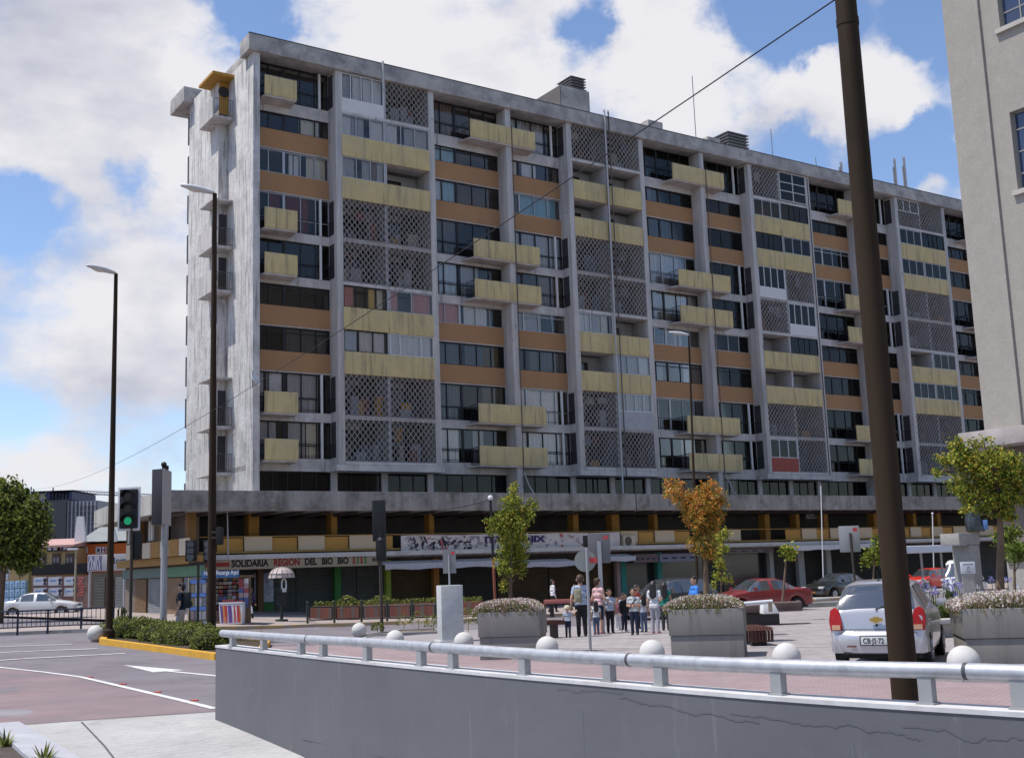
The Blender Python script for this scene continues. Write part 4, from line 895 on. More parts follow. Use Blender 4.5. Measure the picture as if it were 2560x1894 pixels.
for a, b in rows:
    if a < zl + .2: continue
    X(yw0 - 40, yw1 - .001, prev, a, .10); prev = b
    k = yw1
    while k > yw0 - 36: X(k - 5.2, k - 2.6, a + .001, b - .001, .10); k -= 5.2
X(yw0 - 40, yw1 - .001, prev, HB, .10)
m_.box(.46, -42, -.5, 14, -.01, HB); m_.build('wall', stucco, RBt)
sillm = mat('stone sill', (.44, .41, .37), .85, .08, 2)
for a, b in rows:
    if a < zl + .2: continue
    k = yw1
    while k > yw0 - 12:
        m_ = M(); bars(m_, 0, 2.6, a, b, 0, [.25, .5, .75], t=.05, d=.03, tr=(.22, .5, .78)); m_.xf(Matrix.Translation((.33, k - 2.6, 0)) @ Matrix.Rotation(rad(90), 4, 'Z')); w_ = m_.build('window', mat('grey window frame', (.25, .25, .24), .5, .05), RBt)
        m_ = M(); m_.box(.325, k - 2.58, a + .02, .335, k - .02, b - .02); m_.build('pane', mat('blue reflecting glass', (.02, .035, .09), .03, 0, spec=1.0), w_)
        m_ = M(); m_.box(-.02, k - 2.75, a - .16, .44, k + .14, a - .002); m_.build('sill', sillm, w_)
        k -= 5.2
m_ = M(); m_.box(-.75, -40, zl - .55, .4, .5, zl - .02); m_.build('string_course', mat('ledge stone', (.40, .36, .345), .9, .12, 1, dirt=(.2, .17, .16), dscale=1.2), RBt, bevel=.02)
lowm = mat('ground storey plaster', (.20, .165, .15), .9, .2, .6, dirt=(.12, .10, .09), dscale=.8, streak=True)
m_ = M(); m_.box(.35, -40, zl - 4.2, .45, -.05, zl - .56); m_.build('upper_base', lowm, RBt)
blkm = mat('pale stone blocks', (.50, .475, .45), .85, .08, 1, dirt=(.38, .35, .33), dscale=1.2)
for k in range(6):
    m_ = M(); z1 = zl - 4.3 - 1.0 * k
    if z1 > .8: m_.box(.0, -40, z1 - .95, .44, -2.5, z1); m_.build('stone_course', blkm, RBt)

# ------------------------------------------------------------------ tall poles, lamps, wires
brown = mat('brown pole paint', (.027, .017, .010), .7, .25, 2.0, dirt=(.046, .029, .017), dscale=1.2, damt=.7, streak=True, spec=.15)
p = at(2264, 1737, 9.9); p.z = 0
bp_ = thing('utility_pole', 'very tall thick brown metal pole standing behind the pipe railing', 'pole', p)
m_ = M(); m_.lathe([(.118, -.25), (.114, 0), (.108, 2.5), (.098, 5.5), (.086, 9.2), (.085, 9.25)], n=28); m_.build('shaft', brown, bp_, smooth=True)
m_ = M(); m_.lathe([(.16, -.08), (.16, .02), (.12, .03)], n=24); m_.build('base_plate', brown, bp_); m_ = M(); m_.lathe([(.10, 6.55), (.10, 6.62)], n=20); m_.build('wire_clamp', brown, bp_)
wirem = mat('black cable', (.015, .015, .016), .7, 0)
A = at(2087, 0, 9.9); Bp = at(85, 1221, 95.)
m_ = M(); P1 = [at(a, b, Y) for a, b, Y in ((2087, 0, 9.9), (1890, 143, 11), (1662, 310, 12.8), (1380, 508, 15.8), (1000, 765, 23), (700, 945, 34), (460, 1068, 50), (80, 1220, 95))]
# a sagging span in one vertical plane between the pole and a far anchor
h = Bp - A; pts = []
for k in range(41):
    u = k / 40; q_ = A.lerp(Bp, u); q_.z = A.z + (Bp.z - A.z) * u - 4 * 1.15 * u * (1 - u); pts.append(q_)
m_.tube(pts, .0075, 5)
tag(m_.build('overhead_wire', wirem), 'single black overhead wire sloping down from the brown pole across the facade', 'wire')
lampgrey = mat('lamp housing', (.52, .52, .53), .45, .06, 4, spec=.5); lens = mat('lamp lens', (.62, .58, .52), .3, .05)
def lamp_head(t, L_, ang):
    """Cobra-head lantern seen from below, pointing along local -x."""
    m_ = M(); st = [(-.0, .05, .05), (-.12, .10, .09), (-.4, .17, .13), (-.75, .17, .11), (-1.0, .10, .06), (-1.05, .03, .02)]
    V_ = []
    for x, w_, h_ in st: V_ += [(x * L_, w_ * math.cos(a) * L_ * .95, h_ * math.sin(a) * L_ * (.95 if math.sin(a) > 0 else .45)) for a in [2 * math.pi * j / 12 for j in range(12)]]
    m_.add(V_, [(12 * i + j, 12 * i + (j + 1) % 12, 12 * i + 12 + (j + 1) % 12, 12 * i + 12 + j) for i in range(len(st) - 1) for j in range(12)] + [tuple(range(12)), tuple(range(60, 72))])
    m_.xf(Matrix.Rotation(ang, 4, 'Y')); hd = m_.build('lamp_head', lampgrey, t, smooth='all')
    m_ = M(); m_.lathe([(.01, -.03), (.1 * L_, -.025), (.145 * L_, 0), (.14 * L_, .02)], (-.62 * L_, 0, -.055 * L_), 14, 1.5, 1); m_.xf(Matrix.Rotation(ang, 4, 'Y')); m_.build('lens', lens, hd, smooth=True)
    return hd
def street_lamp(base, htop_px, r0_, r1_, label, headrot, L_=1., tilt=rad(8), lean=0., Y=None):
    t = thing('street_lamp', label, 'street lamp', base)
    top = at(htop_px[0], htop_px[1], base.y); d = top - base
    m_ = M(); n = 8; m_.tube([(d.x * k / n, 0, d.z * k / n) for k in range(n + 1)], [r0_ + (r1_ - r0_) * k / n for k in range(n + 1)], 14); m_.build('pole', brown, t, smooth=True)
    m_ = M(); m_.lathe([(r0_ * 1.5, -.05), (r0_ * 1.5, .35), (r0_ * 1.02, .42)], n=14); m_.build('base_collar', brown, t)
    h_ = lamp_head(t, L_, tilt)
    Mx = Matrix.Translation((d.x, 0, d.z)) @ Matrix.Rotation(headrot, 4, 'Z')
    h_.matrix_local = Mx
    return t
bl = gp(272, 1604); street_lamp(bl, (290, 684), .115, .06, 'slim street lamp left of the hedge against the open sky', rad(40), .95)
b2_ = gp(528, 1602); street_lamp(b2_, (537, 484), .15, .075, 'tall brown street lamp rising in front of the white end wall', rad(20), 1.12, rad(10))
b3 = loc(fs(1745, 1500, -8)[0], -8, 0); b3.z = gz(b3.x, b3.y); street_lamp(b3, (1722, 838), .09, .05, 'distant street lamp in front of the facade above the orange tree', rad(10), 1.15)

# ------------------------------------------------------------------ traffic lights
tblack = mat('black signal plastic', (.012, .012, .013), .45, .1, 5); tpole = mat('dark signal pole', (.05, .04, .032), .6, .2, 3)
whbd = mat('pale backboard edge', (.55, .55, .58), .6, .05)
def signal_head(t, c, w_, h_, lit=None, border=False, dpt=.22, fac=-1):
    """Three-aspect head centred at c, facing local -y."""
    m_ = M(); m_.box(c[0] - w_ / 2, c[1], c[2] - h_ / 2, c[0] + w_ / 2, c[1] + dpt, c[2] + h_ / 2); hd = m_.build('signal_head', tblack, t, bevel=.05)
    if border:
        m_ = M(); W2, H2 = w_ / 2 + .075, h_ / 2 + .075
        m_.box(c[0] - W2, c[1] + .08, c[2] - H2, c[0] + W2, c[1] + .12, c[2] + H2); m_.build('backboard', whbd, hd, bevel=.06)
    for k in range(3):
        z = c[2] + h_ * (.31 - .31 * k); m_ = M(); m_.lathe([(.01, .0), (w_ * .2, .0), (w_ * .21, .02)], n=16); m_.xf(Matrix.Translation((c[0], c[1] - .004, z)) @ Matrix.Rotation(rad(90), 4, 'X'))
        mt = emis('green signal lens', (.01, .30, .13), .55) if (k == 2 and lit == 'g') else mat('dark lens', (.03, .02, .015), .3, 0)
        m_.build('lens', mt, hd)
        m_ = M(); rr_ = w_ * .36; V_ = []
        for dd in (0, -.2):
            for j in range(9): a = math.pi * (j / 8) ; V_.append((c[0] + rr_ * math.cos(a), c[1] + dd - .001, z + rr_ * math.sin(a)))
        m_.add(V_, [(j, j + 1, 10 + j, 9 + j) for j in range(8)]); m_.build('visor', tblack, hd)
    return hd
p = gp(322, 1594); p.z = gz(p.x, p.y)
t = thing('traffic_light', 'large traffic light with pale border showing green behind the hedge', 'traffic light', p)
def zat(px, py, P): q_ = at(px, py, P.y); return q_.x - P.x, q_.z - P.z
xa, zt = zat(295, 1219, p); xb, zb = zat(346, 1323, p)
m_ = M(); m_.tube([(0, .12, 0), (0, .12, zb + .1)], .055, 10); m_.build('pole', tpole, t)
signal_head(t, ((xa + xb) / 2, 0, (zt + zb) / 2), xb - xa - .1, zt - zb - .1, 'g', True)
xa, zt = zat(322, 1328, p); xb, zb = zat(346, 1398, p); m_ = M(); m_.box(xa, .16, zb, xb, .40, zt); m_.build('side_head', tblack, t, bevel=.04)
p = gp(495, 1590); t = thing('traffic_light', 'pair of small black traffic lights on a thin post left of the tall brown lamp', 'traffic light', p)
xa, zt = zat(494, 1402, p); m_ = M(); m_.tube([(xa, .1, -.05), (xa, .1, zt)], .045, 10); m_.build('pole', tpole, t)
for (a, b_, c_, d_) in ((463, 1350, 489, 1402), (508, 1350, 528, 1402)):
    xa, zt = zat(a, b_, p); xb, zb = zat(c_, d_, p); m_ = M(); m_.box(xa, .0, zb, xb, .24, zt); hd = m_.build('signal_head', tblack, t, bevel=.03)
    for k in (.2, .5, .8): m_ = M(); m_.lathe([(.005, -.012), ((xb - xa) * .32, 0), ((xb - xa) * .36, .03)], n=12); m_.xf(Matrix.Translation(((xa + xb) / 2, -.01, zb + (zt - zb) * k)) @ Matrix.Rotation(rad(90), 4, 'X')); m_.build('lens', mat('dull lens', (.10, .10, .11), .3, 0), hd)
m_ = M(); xa, z0 = zat(470, 1404, p); xb, _ = zat(522, 1404, p); m_.box(xa, .06, z0 - .12, xb, .16, z0 + .0); m_.build('bracket', tpole, t)
p2 = b2_ + V((.0, -.3, 0)); t = thing('traffic_light', 'small black traffic light strapped to the right of the tall brown lamp', 'traffic light', p2)
xa, zt = zat(540, 1317, p2); xb, zb = zat(555, 1361, p2); m_ = M(); m_.box(xa, 0, zb, xb, .25, zt); m_.build('signal_head', tblack, t, bevel=.03); m_ = M(); m_.box(xa - .18, .08, zb + .2, xa + .02, .14, zb + .28); m_.box(xa - .18, .08, zt - .2, xa + .02, .14, zt - .12); m_.build('bracket', tpole, t)
p = gp(955, 1584); t = thing('traffic_light', 'black traffic light seen from behind on a thin pole before the shops', 'traffic light', p)
xa, zt = zat(930, 1250, p); xb, zb = zat(964, 1352, p); m_ = M(); m_.box(xa, -.05, zb, xb, .2, zt); m_.build('signal_head', tblack, t, bevel=.05)
xa, z2 = zat(940, 1345, p); xb, z3 = zat(966, 1402, p); m_ = M(); m_.box(xa, -.12, z3, xb, .14, z2); m_.build('lower_head', tblack, t, bevel=.05)
m_ = M(); m_.tube([(0, 0, -.05), (-.02, 0, zb + .3)], .06, 10); m_.build('pole', tpole, t)
m_ = M(); m_.ball((0, -.16, z2 - .05), .07); m_.build('dull_lens', mat('dull lens', (.10, .10, .11), .3, 0), t)
p = loc(fs(1467, 1385, -6)[0], -6, 0); p.z = gz(p.x, p.y) + .1; t = thing('traffic_light', 'small dark traffic light showing above the round sign', 'traffic light', p)
xa, zt = zat(1457, 1338, p); xb, zb = zat(1473, 1366, p); m_ = M(); m_.box(xa, 0, zb, xb, .25, zt); m_.build('signal_head', tblack, t, bevel=.04); m_ = M(); m_.tube([((xa + xb) / 2, .1, 0), ((xa + xb) / 2, .1, zb)], .05, 8); m_.build('pole', tpole, t)

# ------------------------------------------------------------------ signs seen from behind, billboard
steel = mat('grey sign back', (.22, .22, .225), .55, .08, 3, metal=.2); spol = mat('steel sign post', (.36, .36, .38), .45, .08, 6, metal=.3); redst = mat('red sticker', (.55, .07, .07), .6, .05)
p = gp(1476, 1630); t = thing('road_sign', 'round grey road sign seen from behind on a tall steel post', 'road sign', p)
xa, za = zat(1463, 1401, p); xr, _ = zat(1490, 1401, p); R_ = xr - xa
m_ = M(); m_.lathe([(R_, 0), (R_, .012)], n=28); m_.xf(Matrix.Translation((xa, .02, za)) @ Matrix.Rotation(rad(90), 4, 'X')); m_.build('sign_disc', mat('pale olive sign back', (.27, .28, .26), .55, .06, 3, metal=.15), t)
m_ = M(); m_.box(xa + .1, -.0, za - .06, xa + .28, .0045, za + .07); m_.build('sticker', redst, t)
xt, zt = zat(1466, 1368, p); m_ = M(); m_.tube([(0, -.045, -.1), (xt, -.045, zt)], .036, 10); m_.build('post', spol, t)
p = gp(1500, 1600); p.y += 4; p = gp(1500, 1585); t = thing('road_sign', 'square grey road sign seen from behind, beside the round one', 'road sign', p)
xa, za = zat(1472, 1408, p); xb, zb = zat(1524, 1332, p); m_ = M(); m_.box(xa, 0, za, xb, .015, zb); m_.build('sign_panel', mat('dark sign back', (.145, .14, .145), .55, .08, 3), t, bevel=.01)
m_ = M(); m_.box(xb - .2, -.004, zb - .18, xb - .06, -.001, zb - .08); m_.build('sticker', redst, t)
xt, zt = zat(1497, 1352, p); m_ = M(); m_.box(xt - .06, -.06, -.1, xt + .06, -.005, zt); m_.build('post', spol, t)
p = gp(1127, 1604); cz = zat(1127, 1462, p)[1]
colm = mat('mottled pale stone', (.42, .42, .42), .8, .16, 2.5, dirt=(.52, .53, .53), dscale=3.5, damt=.7, dsoft=.15)
t = thing('stone_column', 'square pale stone column standing beside the first planter', 'column', p, rad(16))
m_ = M(); m_.box(-.33, -.33, 0, .33, .33, cz); m_.build('shaft', colm, t, bevel=.02); m_ = M(); m_.box(-.42, -.42, -.02, .42, .42, .07); m_.build('plinth', colm, t, bevel=.015)
t2 = thing('road_sign', 'small square grey sign seen from behind above the stone column', 'road sign', (p.x, p.y, p.z + cz))
pp2 = V((p.x, p.y, p.z + cz)); xa, za = zat(1108, 1433, pp2); xb, zb = zat(1139, 1372, pp2); m_ = M(); m_.box(xa, 0, za, xb, .012, zb); m_.build('sign_panel', steel, t2)
m_ = M(); m_.box(xb - .14, -.004, zb - .16, xb - .04, -.001, zb - .07); m_.build('sticker', redst, t2); xt, zt = zat(1122, 1385, pp2); m_ = M(); m_.tube([(xt, -.025, 0), (xt, -.025, zt)], .025, 8); m_.build('post', spol, t2)
p = gp(2128, 1535); t = thing('road_sign', 'grey rectangular sign seen from behind on a black post over the silver car', 'road sign', p)
xa, za = zat(2101, 1380, p); xb, zb = zat(2147, 1313, p); m_ = M(); m_.box(xa, 0, za, xb, .015, zb); m_.build('sign_panel', mat('pale grey sign back', (.36, .36, .37), .5, .06, 3, metal=.2), t, bevel=.01)
m_ = M(); m_.box(xb - .24, -.004, zb - .22, xb - .08, -.001, zb - .08); m_.build('sticker', redst, t); xt, zt = zat(2125, 1332, p); m_ = M(); m_.tube([(xt + .03, -.05, 0), (xt, -.05, zt)], .05, 8); m_.build('post', tpole, t)
p = gp(403, 1590); t = thing('billboard', 'tall dark grey billboard box on one steel post behind the hedge', 'billboard', p, 0)
xa, za = zat(378, 1311, p); xm, zb = zat(411, 1172, p); xb, _ = zat(427, 1172, p)
xb = at(427, 1250, p.y + 1.2).x - p.x
m_ = M(); m_.prism([(xa, .0), (xm, -.22), (xb, 1.2), (xa + (xb - xm), 1.4)], za, zb); m_.build('panel_box', mat('billboard grey', (.035, .033, .04), .6, .1, 2), t, bevel=.02)
m_ = M(); m_.prism([(xm + .004, -.226), (xm + .05, -.21), (xb + .02, 1.2), (xb + .005, 1.21)], za - .01, zb + .01); m_.build('side_rim', mat('billboard rim', (.40, .37, .36), .6, .08, 3), t)
xt, zt = zat(404, 1311, p); m_ = M(); m_.tube([(xt, .35, 0), (xt, .35, za)], .115, 12); m_.build('post', spol, t)
m_ = M(); m_.box(xm - .12, .1, zb, xm + .05, .35, zb + .14); m_.ball((xm - .05, .1, zb + .17), .1); m_.build('floodlight', tblack, t)
# thin poles along the street
def thin_pole(px0, py0, px1, py1, Yp, r, label, segs, cat='pole', bulb=True):
    b_ = at(px1, py1, Yp); t = thing('thin_pole', label, cat, b_); tp = at(px0, py0, Yp) - b_
    for a, c_, mt in segs:
        m_ = M(); m_.tube([(tp.x * a, 0, tp.z * a), (tp.x * c_, 0, tp.z * c_)], r, 8); m_.build('shaft', mt, t)
    if bulb: m_ = M(); m_.ball((tp.x, 0, tp.z), r * 2); m_.build('cap', whb, t)
    return t
redp = mat('red brown paint', (.24, .07, .04), .6, .1, 4); whp = mat('white pole paint', (.62, .63, .64), .5, .05)
pk = gp(1240, 1558); thin_pole(1226, 1244, 1240, 1553, pk.y, .055, 'thin pole, black above and red below, left of the yellow green tree', ((0, .5, redp), (.5, 1, tblack)))
tp_ = at(1226, 1249, pk.y); e_ = loc(fs(1060, 1275, -2)[0], -2, fs(1060, 1275, -2)[1]); m_ = M(); m_.tube([tp_.lerp(e_, k / 8) - V((0, 0, .5 * (k / 8) * (1 - k / 8))) for k in range(9)], .016, 5); tag(m_.build('service_cable', wirem), 'short dark cable from the thin pole top to the canopy', 'cable')
pk = gp(2058, 1515); thin_pole(2052, 1213, 2058, 1442, pk.y, .024, 'thin white pole standing near the black sedan', ((0, 1, whp),), bulb=False)
pk = loc(19, -1.5, 0); thin_pole(568, 1263, 571, 1400, pk.y, .035, 'slender pale rod with a small ball rising from the shop ledge', ((0, 1, spol),))
pk = loc(70, -6, 0); thin_pole(2331, 1283, 2336, 1480, pk.y, .04, 'thin white post with a small lamp right of the big pole', ((0, 1, whp),))
# ------------------------------------------------------------------ plants
def leafm(n, c): return mat('leaf ' + n, c, .6, .22, 3.0, spec=.25)
for k_, M_ in (): pass
def leaf_mats(names, cols):
    out = []
    for n, c in zip(names, cols):
        M_ = leafm(n, c)
        if 'tl' not in M_:
            M_['tl'] = 1; nt = M_.node_tree; N = nt.nodes; tr = N.new('ShaderNodeBsdfTranslucent'); P = N['Principled BSDF']; o = N['Material Output']; mx = N.new('ShaderNodeMixShader'); mx.inputs[0].default_value = .3
            src = P.inputs['Base Color'].links
            if src: nt.links.new(src[0].from_socket, tr.inputs[0])
            else: tr.inputs[0].default_value = tuple(c) + (1,)
            nt.links.new(P.outputs[0], mx.inputs[1]); nt.links.new(tr.outputs[0], mx.inputs[2]); nt.links.new(mx.outputs[0], o.inputs[0])
        out.append(M_)
    return out
def leaf(m_, c, s, R_, up=.4):
    d = V((R_.gauss(0, 1), R_.gauss(0, 1), R_.gauss(0, .8) + up)).normalized(); a = d.orthogonal().normalized(); a.rotate(Matrix.Rotation(R_.uniform(0, 6.28), 3, d)); b = d.cross(a)
    l_, w_ = s * R_.uniform(.7, 1.25), s * R_.uniform(.4, .6); c = V(c)
    m_.quad(c - a * l_, c - a * l_ * .1 + b * w_, c + a * l_, c - a * l_ * .1 - b * w_)
def crown(m_, blobs, s, R_, pick, hollow=.35):
    """Leaf clumps in each blob (centre, radii, count): leaves gather on sprays, thinner towards the middle."""
    for c, r, n in blobs:
        c = V(c); n = int(n * 2.0); sprays = max(6, n // 16)
        for k in range(sprays):
            d = V((R_.gauss(0, 1), R_.gauss(0, 1), R_.gauss(0, 1))).normalized(); f = R_.random() ** hollow * R_.uniform(.85, 1.22)
            p = c + V((d.x * r[0], d.y * r[1], d.z * r[2])) * f; ln = min(r) * R_.uniform(.2, .5)
            g = (d + V((R_.gauss(0, .4), R_.gauss(0, .4), .35))).normalized()
            for j in range(max(3, n // sprays)):
                q_ = p + g * ln * R_.random() + V((R_.gauss(0, 1), R_.gauss(0, 1), R_.gauss(0, 1))) * s * 1.1
                m_.cur = pick(R_, q_); leaf(m_, q_, s, R_)
    m_.cur = 0
bark = mat('grey brown bark', (.17, .115, .075), .9, .25, 5, dirt=(.09, .065, .05), dscale=6, bump=.01, bscale=30)
def tree(name, label, base, blobs_px, mats_, pick, s, trunk_px, tr=(.06, .03), seed=1, cat='tree', group=None, dy=1.):
    """blobs_px: (px, py, rx, rz, count[, depth shift]) on the tree's own depth plane; trunk_px: points of the trunk from the base up."""
    R_ = random.Random(seed); t = thing(name, label, cat, base, 0, group); k = base.y / F * 1.02
    m_ = M(); B = []
    for b in blobs_px:
        p = at(b[0], b[1], base.y) - base; B.append((p + V((0, b[5] if len(b) > 5 else R_.uniform(-.3, .3), 0)), (b[2] * k, (b[2] + b[3]) * .5 * k * dy, b[3] * k), b[4]))
    crown(m_, B, s, R_, pick); m_.build('crown', mats_, t)
    m_ = M(); tp = [at(a, b, base.y) - base for a, b in trunk_px]; n = len(tp)
    m_.tube(tp, [tr[0] + (tr[1] - tr[0]) * i / max(1, n - 1) for i in range(n)], 9)
    for c, r, n_ in B:
        st = min(tp, key=lambda q_: abs(q_.z - (c.z - r[2] * 1.1)) + .3 * abs(q_.x - c.x)); mid = st.lerp(c, .5) + V((0, 0, -.05))
        m_.tube([st, mid, c + V((0, 0, r[2] * .5))], [tr[1] * .9, tr[1] * .6, .006], 6)
        for j in range(5):
            d = V((R_.gauss(0, 1), R_.gauss(0, 1), R_.gauss(.4, .8))).normalized(); m_.tube([mid.lerp(c, .6), c + V((d.x * r[0], d.y * r[1], d.z * r[2])) * .85], [tr[1] * .35, .004], 4)
    m_.build('trunk', bark, t, smooth=True); return t
G1 = leaf_mats(('yellow green', 'mid green', 'deep green', 'straw'), ((.29, .32, .04), (.12, .17, .025), (.05, .08, .016), (.46, .35, .05)))
OR = leaf_mats(('orange', 'rust', 'olive', 'salmon', 'dark olive'), ((.66, .27, .045), (.50, .17, .04), (.30, .26, .045), (.66, .34, .19), (.15, .15, .03)))
GD = leaf_mats(('hedge light', 'hedge mid', 'hedge dark'), ((.25, .26, .06), (.14, .165, .035), (.055, .075, .02)))
DK = leaf_mats(('dark tree light', 'dark tree mid', 'dark tree deep'), ((.22, .25, .04), (.08, .11, .022), (.03, .045, .012)))
def pk(*w):
    def f(R_, q_):
        u = R_.random() * sum(w); i = 0
        for i, x in enumerate(w):
            u -= x
            if u < 0: break
        return i
    return f
b1 = gp(1277, 1640); b1 = at(1277, 1500, 28.3); b1.z = gz(b1.x, b1.y) + .9
tree('young_tree', 'slim yellow green tree growing from the flowering planter by the stone column', b1, [(1280, 1268, 26, 30, 420), (1300, 1300, 30, 26, 360), (1318, 1275, 18, 22, 160), (1262, 1292, 24, 16, 220), (1246, 1318, 22, 16, 260, -.2), (1228, 1300, 16, 8, 60), (1276, 1330, 28, 26, 480), (1284, 1362, 34, 24, 520), (1270, 1390, 32, 20, 420),
     (1294, 1400, 24, 22, 300), (1282, 1240, 10, 22, 120), (1286, 1218, 4, 12, 30), (1262, 1430, 14, 20, 110), (1262, 1460, 12, 18, 80), (1250, 1410, 14, 10, 60), (1330, 1262, 8, 10, 40), (1296, 1425, 16, 16, 130)], G1, pk(.44, .32, .14, .16), .038, [(1277, 1512), (1276, 1460), (1279, 1400), (1282, 1340), (1284, 1280), (1286, 1220)], (.05, .012), 4)
b2 = at(1766, 1505, 29.6); b2.z = gz(b2.x, b2.y) + .85
def pick_or(R_, q_):
    h = q_.z + R_.gauss(0, .35)
    if h > 3.3: return R_.choice((0, 0, 3, 1, 2))
    if h > 2.2: return R_.choice((0, 2, 1, 2, 0, 4))
    return R_.choice((2, 4, 1, 4, 2, 0))
tree('autumn_tree', 'orange and rust leaved tree growing from the middle planter', b2, [(1770, 1245, 34, 30, 520), (1790, 1262, 24, 28, 300), (1745, 1262, 24, 26, 320), (1688, 1220, 20, 22, 240), (1680, 1238, 20, 12, 120), (1706, 1248, 20, 24, 260), (1722, 1275, 20, 22, 260), (1740, 1300, 26, 26, 400), (1770, 1300, 30, 28, 480), (1755, 1335, 28, 26, 480),
     (1760, 1365, 24, 20, 320), (1790, 1300, 16, 30, 160), (1738, 1360, 18, 16, 150), (1775, 1220, 14, 18, 120), (1674, 1206, 8, 10, 40), (1762, 1385, 18, 14, 150)], OR, pick_or, .039, [(1766, 1512), (1765, 1440), (1764, 1390), (1762, 1340), (1768, 1270), (1772, 1225)], (.075, .02), 9)
b3 = gp(1802, 1560); b3 = at(1802, 1500, 36); b3.z = gz(b3.x, b3.y)
tree('slender_tree', 'thin pale green sapling just right of the orange tree', b3, [(1808, 1338, 14, 12, 90), (1818, 1330, 10, 8, 40), (1796, 1355, 14, 12, 110), (1806, 1372, 14, 12, 100), (1792, 1390, 12, 14, 90), (1800, 1415, 12, 14, 80), (1796, 1440, 12, 10, 60), (1822, 1446, 12, 10, 60), (1788, 1462, 8, 8, 30)], G1, pk(.55, .3, .05, .25), .046, [(1803, 1545), (1802, 1490), (1804, 1440), (1806, 1380), (1810, 1335)], (.04, .012), 12)
b4 = at(2500, 1480, 22.5); b4.z = gz(b4.x, b4.y) + .5
tree('young_tree', 'bushy golden green tree on the right above the blue flowers', b4, [(2470, 1165, 55, 36, 900), (2520, 1180, 40, 40, 800), (2425, 1150, 36, 22, 380), (2395, 1120, 26, 16, 200), (2375, 1155, 34, 14, 240), (2350, 1180, 16, 8, 60), (2440, 1210, 50, 30, 640), (2490, 1225, 46, 34, 800), (2530, 1240, 34, 26, 420), (2420, 1245, 30, 14, 160), (2400, 1275, 14, 6, 50), (2470, 1268, 40, 18, 380), (2520, 1280, 26, 20, 240), (2440, 1110, 26, 10, 80), (2560, 1200, 40, 50, 700), (2400, 1228, 24, 8, 70)],
     G1, pk(.44, .34, .10, .24), .038, [(2501, 1490), (2500, 1420), (2502, 1340), (2500, 1280), (2495, 1220), (2490, 1150)], (.085, .03), 21)
b5 = at(2534, 1480, 25); b5.z = gz(b5.x, b5.y) + .4
tree('small_tree', 'dark green leafy shrub tree behind the golden tree at the right edge', b5, [(2535, 1350, 30, 26, 340), (2545, 1385, 26, 22, 260), (2520, 1380, 18, 20, 130), (2540, 1330, 20, 16, 120)], G1, pk(.12, .5, .35, .02), .042, [(2537, 1490), (2536, 1430), (2534, 1360)], (.035, .015), 22)
b6 = at(1958, 1505, 41); b6.z = gz(b6.x, b6.y)
tree('sapling', 'bare stemmed sapling with a small leaf tuft beside the red sedan', b6, [(1966, 1378, 13, 10, 130), (1972, 1388, 8, 5, 30)], G1, pk(.5, .4, .1, .1), .07, [(1956, 1512), (1961, 1450), (1966, 1385)], (.055, .025), 31)
b7 = at(2182, 1460, 44); b7.z = gz(b7.x, b7.y)
tree('sapling', 'young street tree with sparse light leaves left of the big brown pole', b7, [(2186, 1385, 22, 18, 150), (2200, 1372, 14, 14, 80), (2176, 1395, 14, 12, 70), (2190, 1355, 8, 8, 30)], G1, pk(.35, .5, .15, .05), .085, [(2181, 1545), (2183, 1455), (2186, 1380)], (.07, .02), 33)
b8 = at(30, 1520, 58); b8.z = 0
tree('big_tree', 'large dark green round tree cut by the left edge', b8, [(40, 1300, 62, 60, 2000), (-20, 1260, 60, 50, 1200), (80, 1330, 36, 46, 900), (20, 1370, 60, 44, 1500), (-40, 1340, 60, 70, 1200), (60, 1400, 30, 24, 400), (20, 1235, 34, 28, 500), (95, 1285, 20, 24, 260)], DK, pk(.40, .40, .22), .12, [(-10, 1590), (0, 1480), (10, 1380), (20, 1290)], (.3, .1), 41, dy=1.2)
# hedge
def bush(m_, c, r, n, s, R_, pick):
    c = V(c)
    for k in range(n):
        a = R_.uniform(0, 6.283); u = R_.uniform(-.25, 1); q = math.sqrt(max(0, 1 - u * u)); f = .8 + .25 * R_.random() ** .5 + .08 * math.sin(a * 5 + u * 7)
        p = c + V((r[0] * q * math.cos(a), r[1] * q * math.sin(a), r[2] * u)) * f; m_.cur = pick(R_, p); leaf(m_, p, s, R_, .5)
    m_.cur = 0
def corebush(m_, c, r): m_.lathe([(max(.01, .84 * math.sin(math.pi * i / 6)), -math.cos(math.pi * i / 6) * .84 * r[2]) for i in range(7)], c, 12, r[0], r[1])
R_ = random.Random(5)
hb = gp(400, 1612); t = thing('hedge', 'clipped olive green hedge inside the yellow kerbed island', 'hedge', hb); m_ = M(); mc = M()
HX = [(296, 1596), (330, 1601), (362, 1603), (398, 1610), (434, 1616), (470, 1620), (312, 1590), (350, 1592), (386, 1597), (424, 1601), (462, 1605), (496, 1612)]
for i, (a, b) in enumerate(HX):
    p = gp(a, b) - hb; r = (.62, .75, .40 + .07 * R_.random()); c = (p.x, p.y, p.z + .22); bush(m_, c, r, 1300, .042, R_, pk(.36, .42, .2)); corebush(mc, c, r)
for k in range(16): 
    p = gp(R_.uniform(288, 330), R_.uniform(1585, 1592)) - hb; m_.cur = 2; m_.tube([(p.x, p.y, .5), (p.x + R_.gauss(0, .05), p.y, .95 + R_.random() * .15)], .02, 4)
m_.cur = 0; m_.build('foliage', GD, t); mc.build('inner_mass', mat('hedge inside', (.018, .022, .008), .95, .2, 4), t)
p = gp(519, 1634); t = thing('shrub', 'single rounded green shrub at the end of the ramp wall', 'shrub', p); m_ = M(); mc = M()
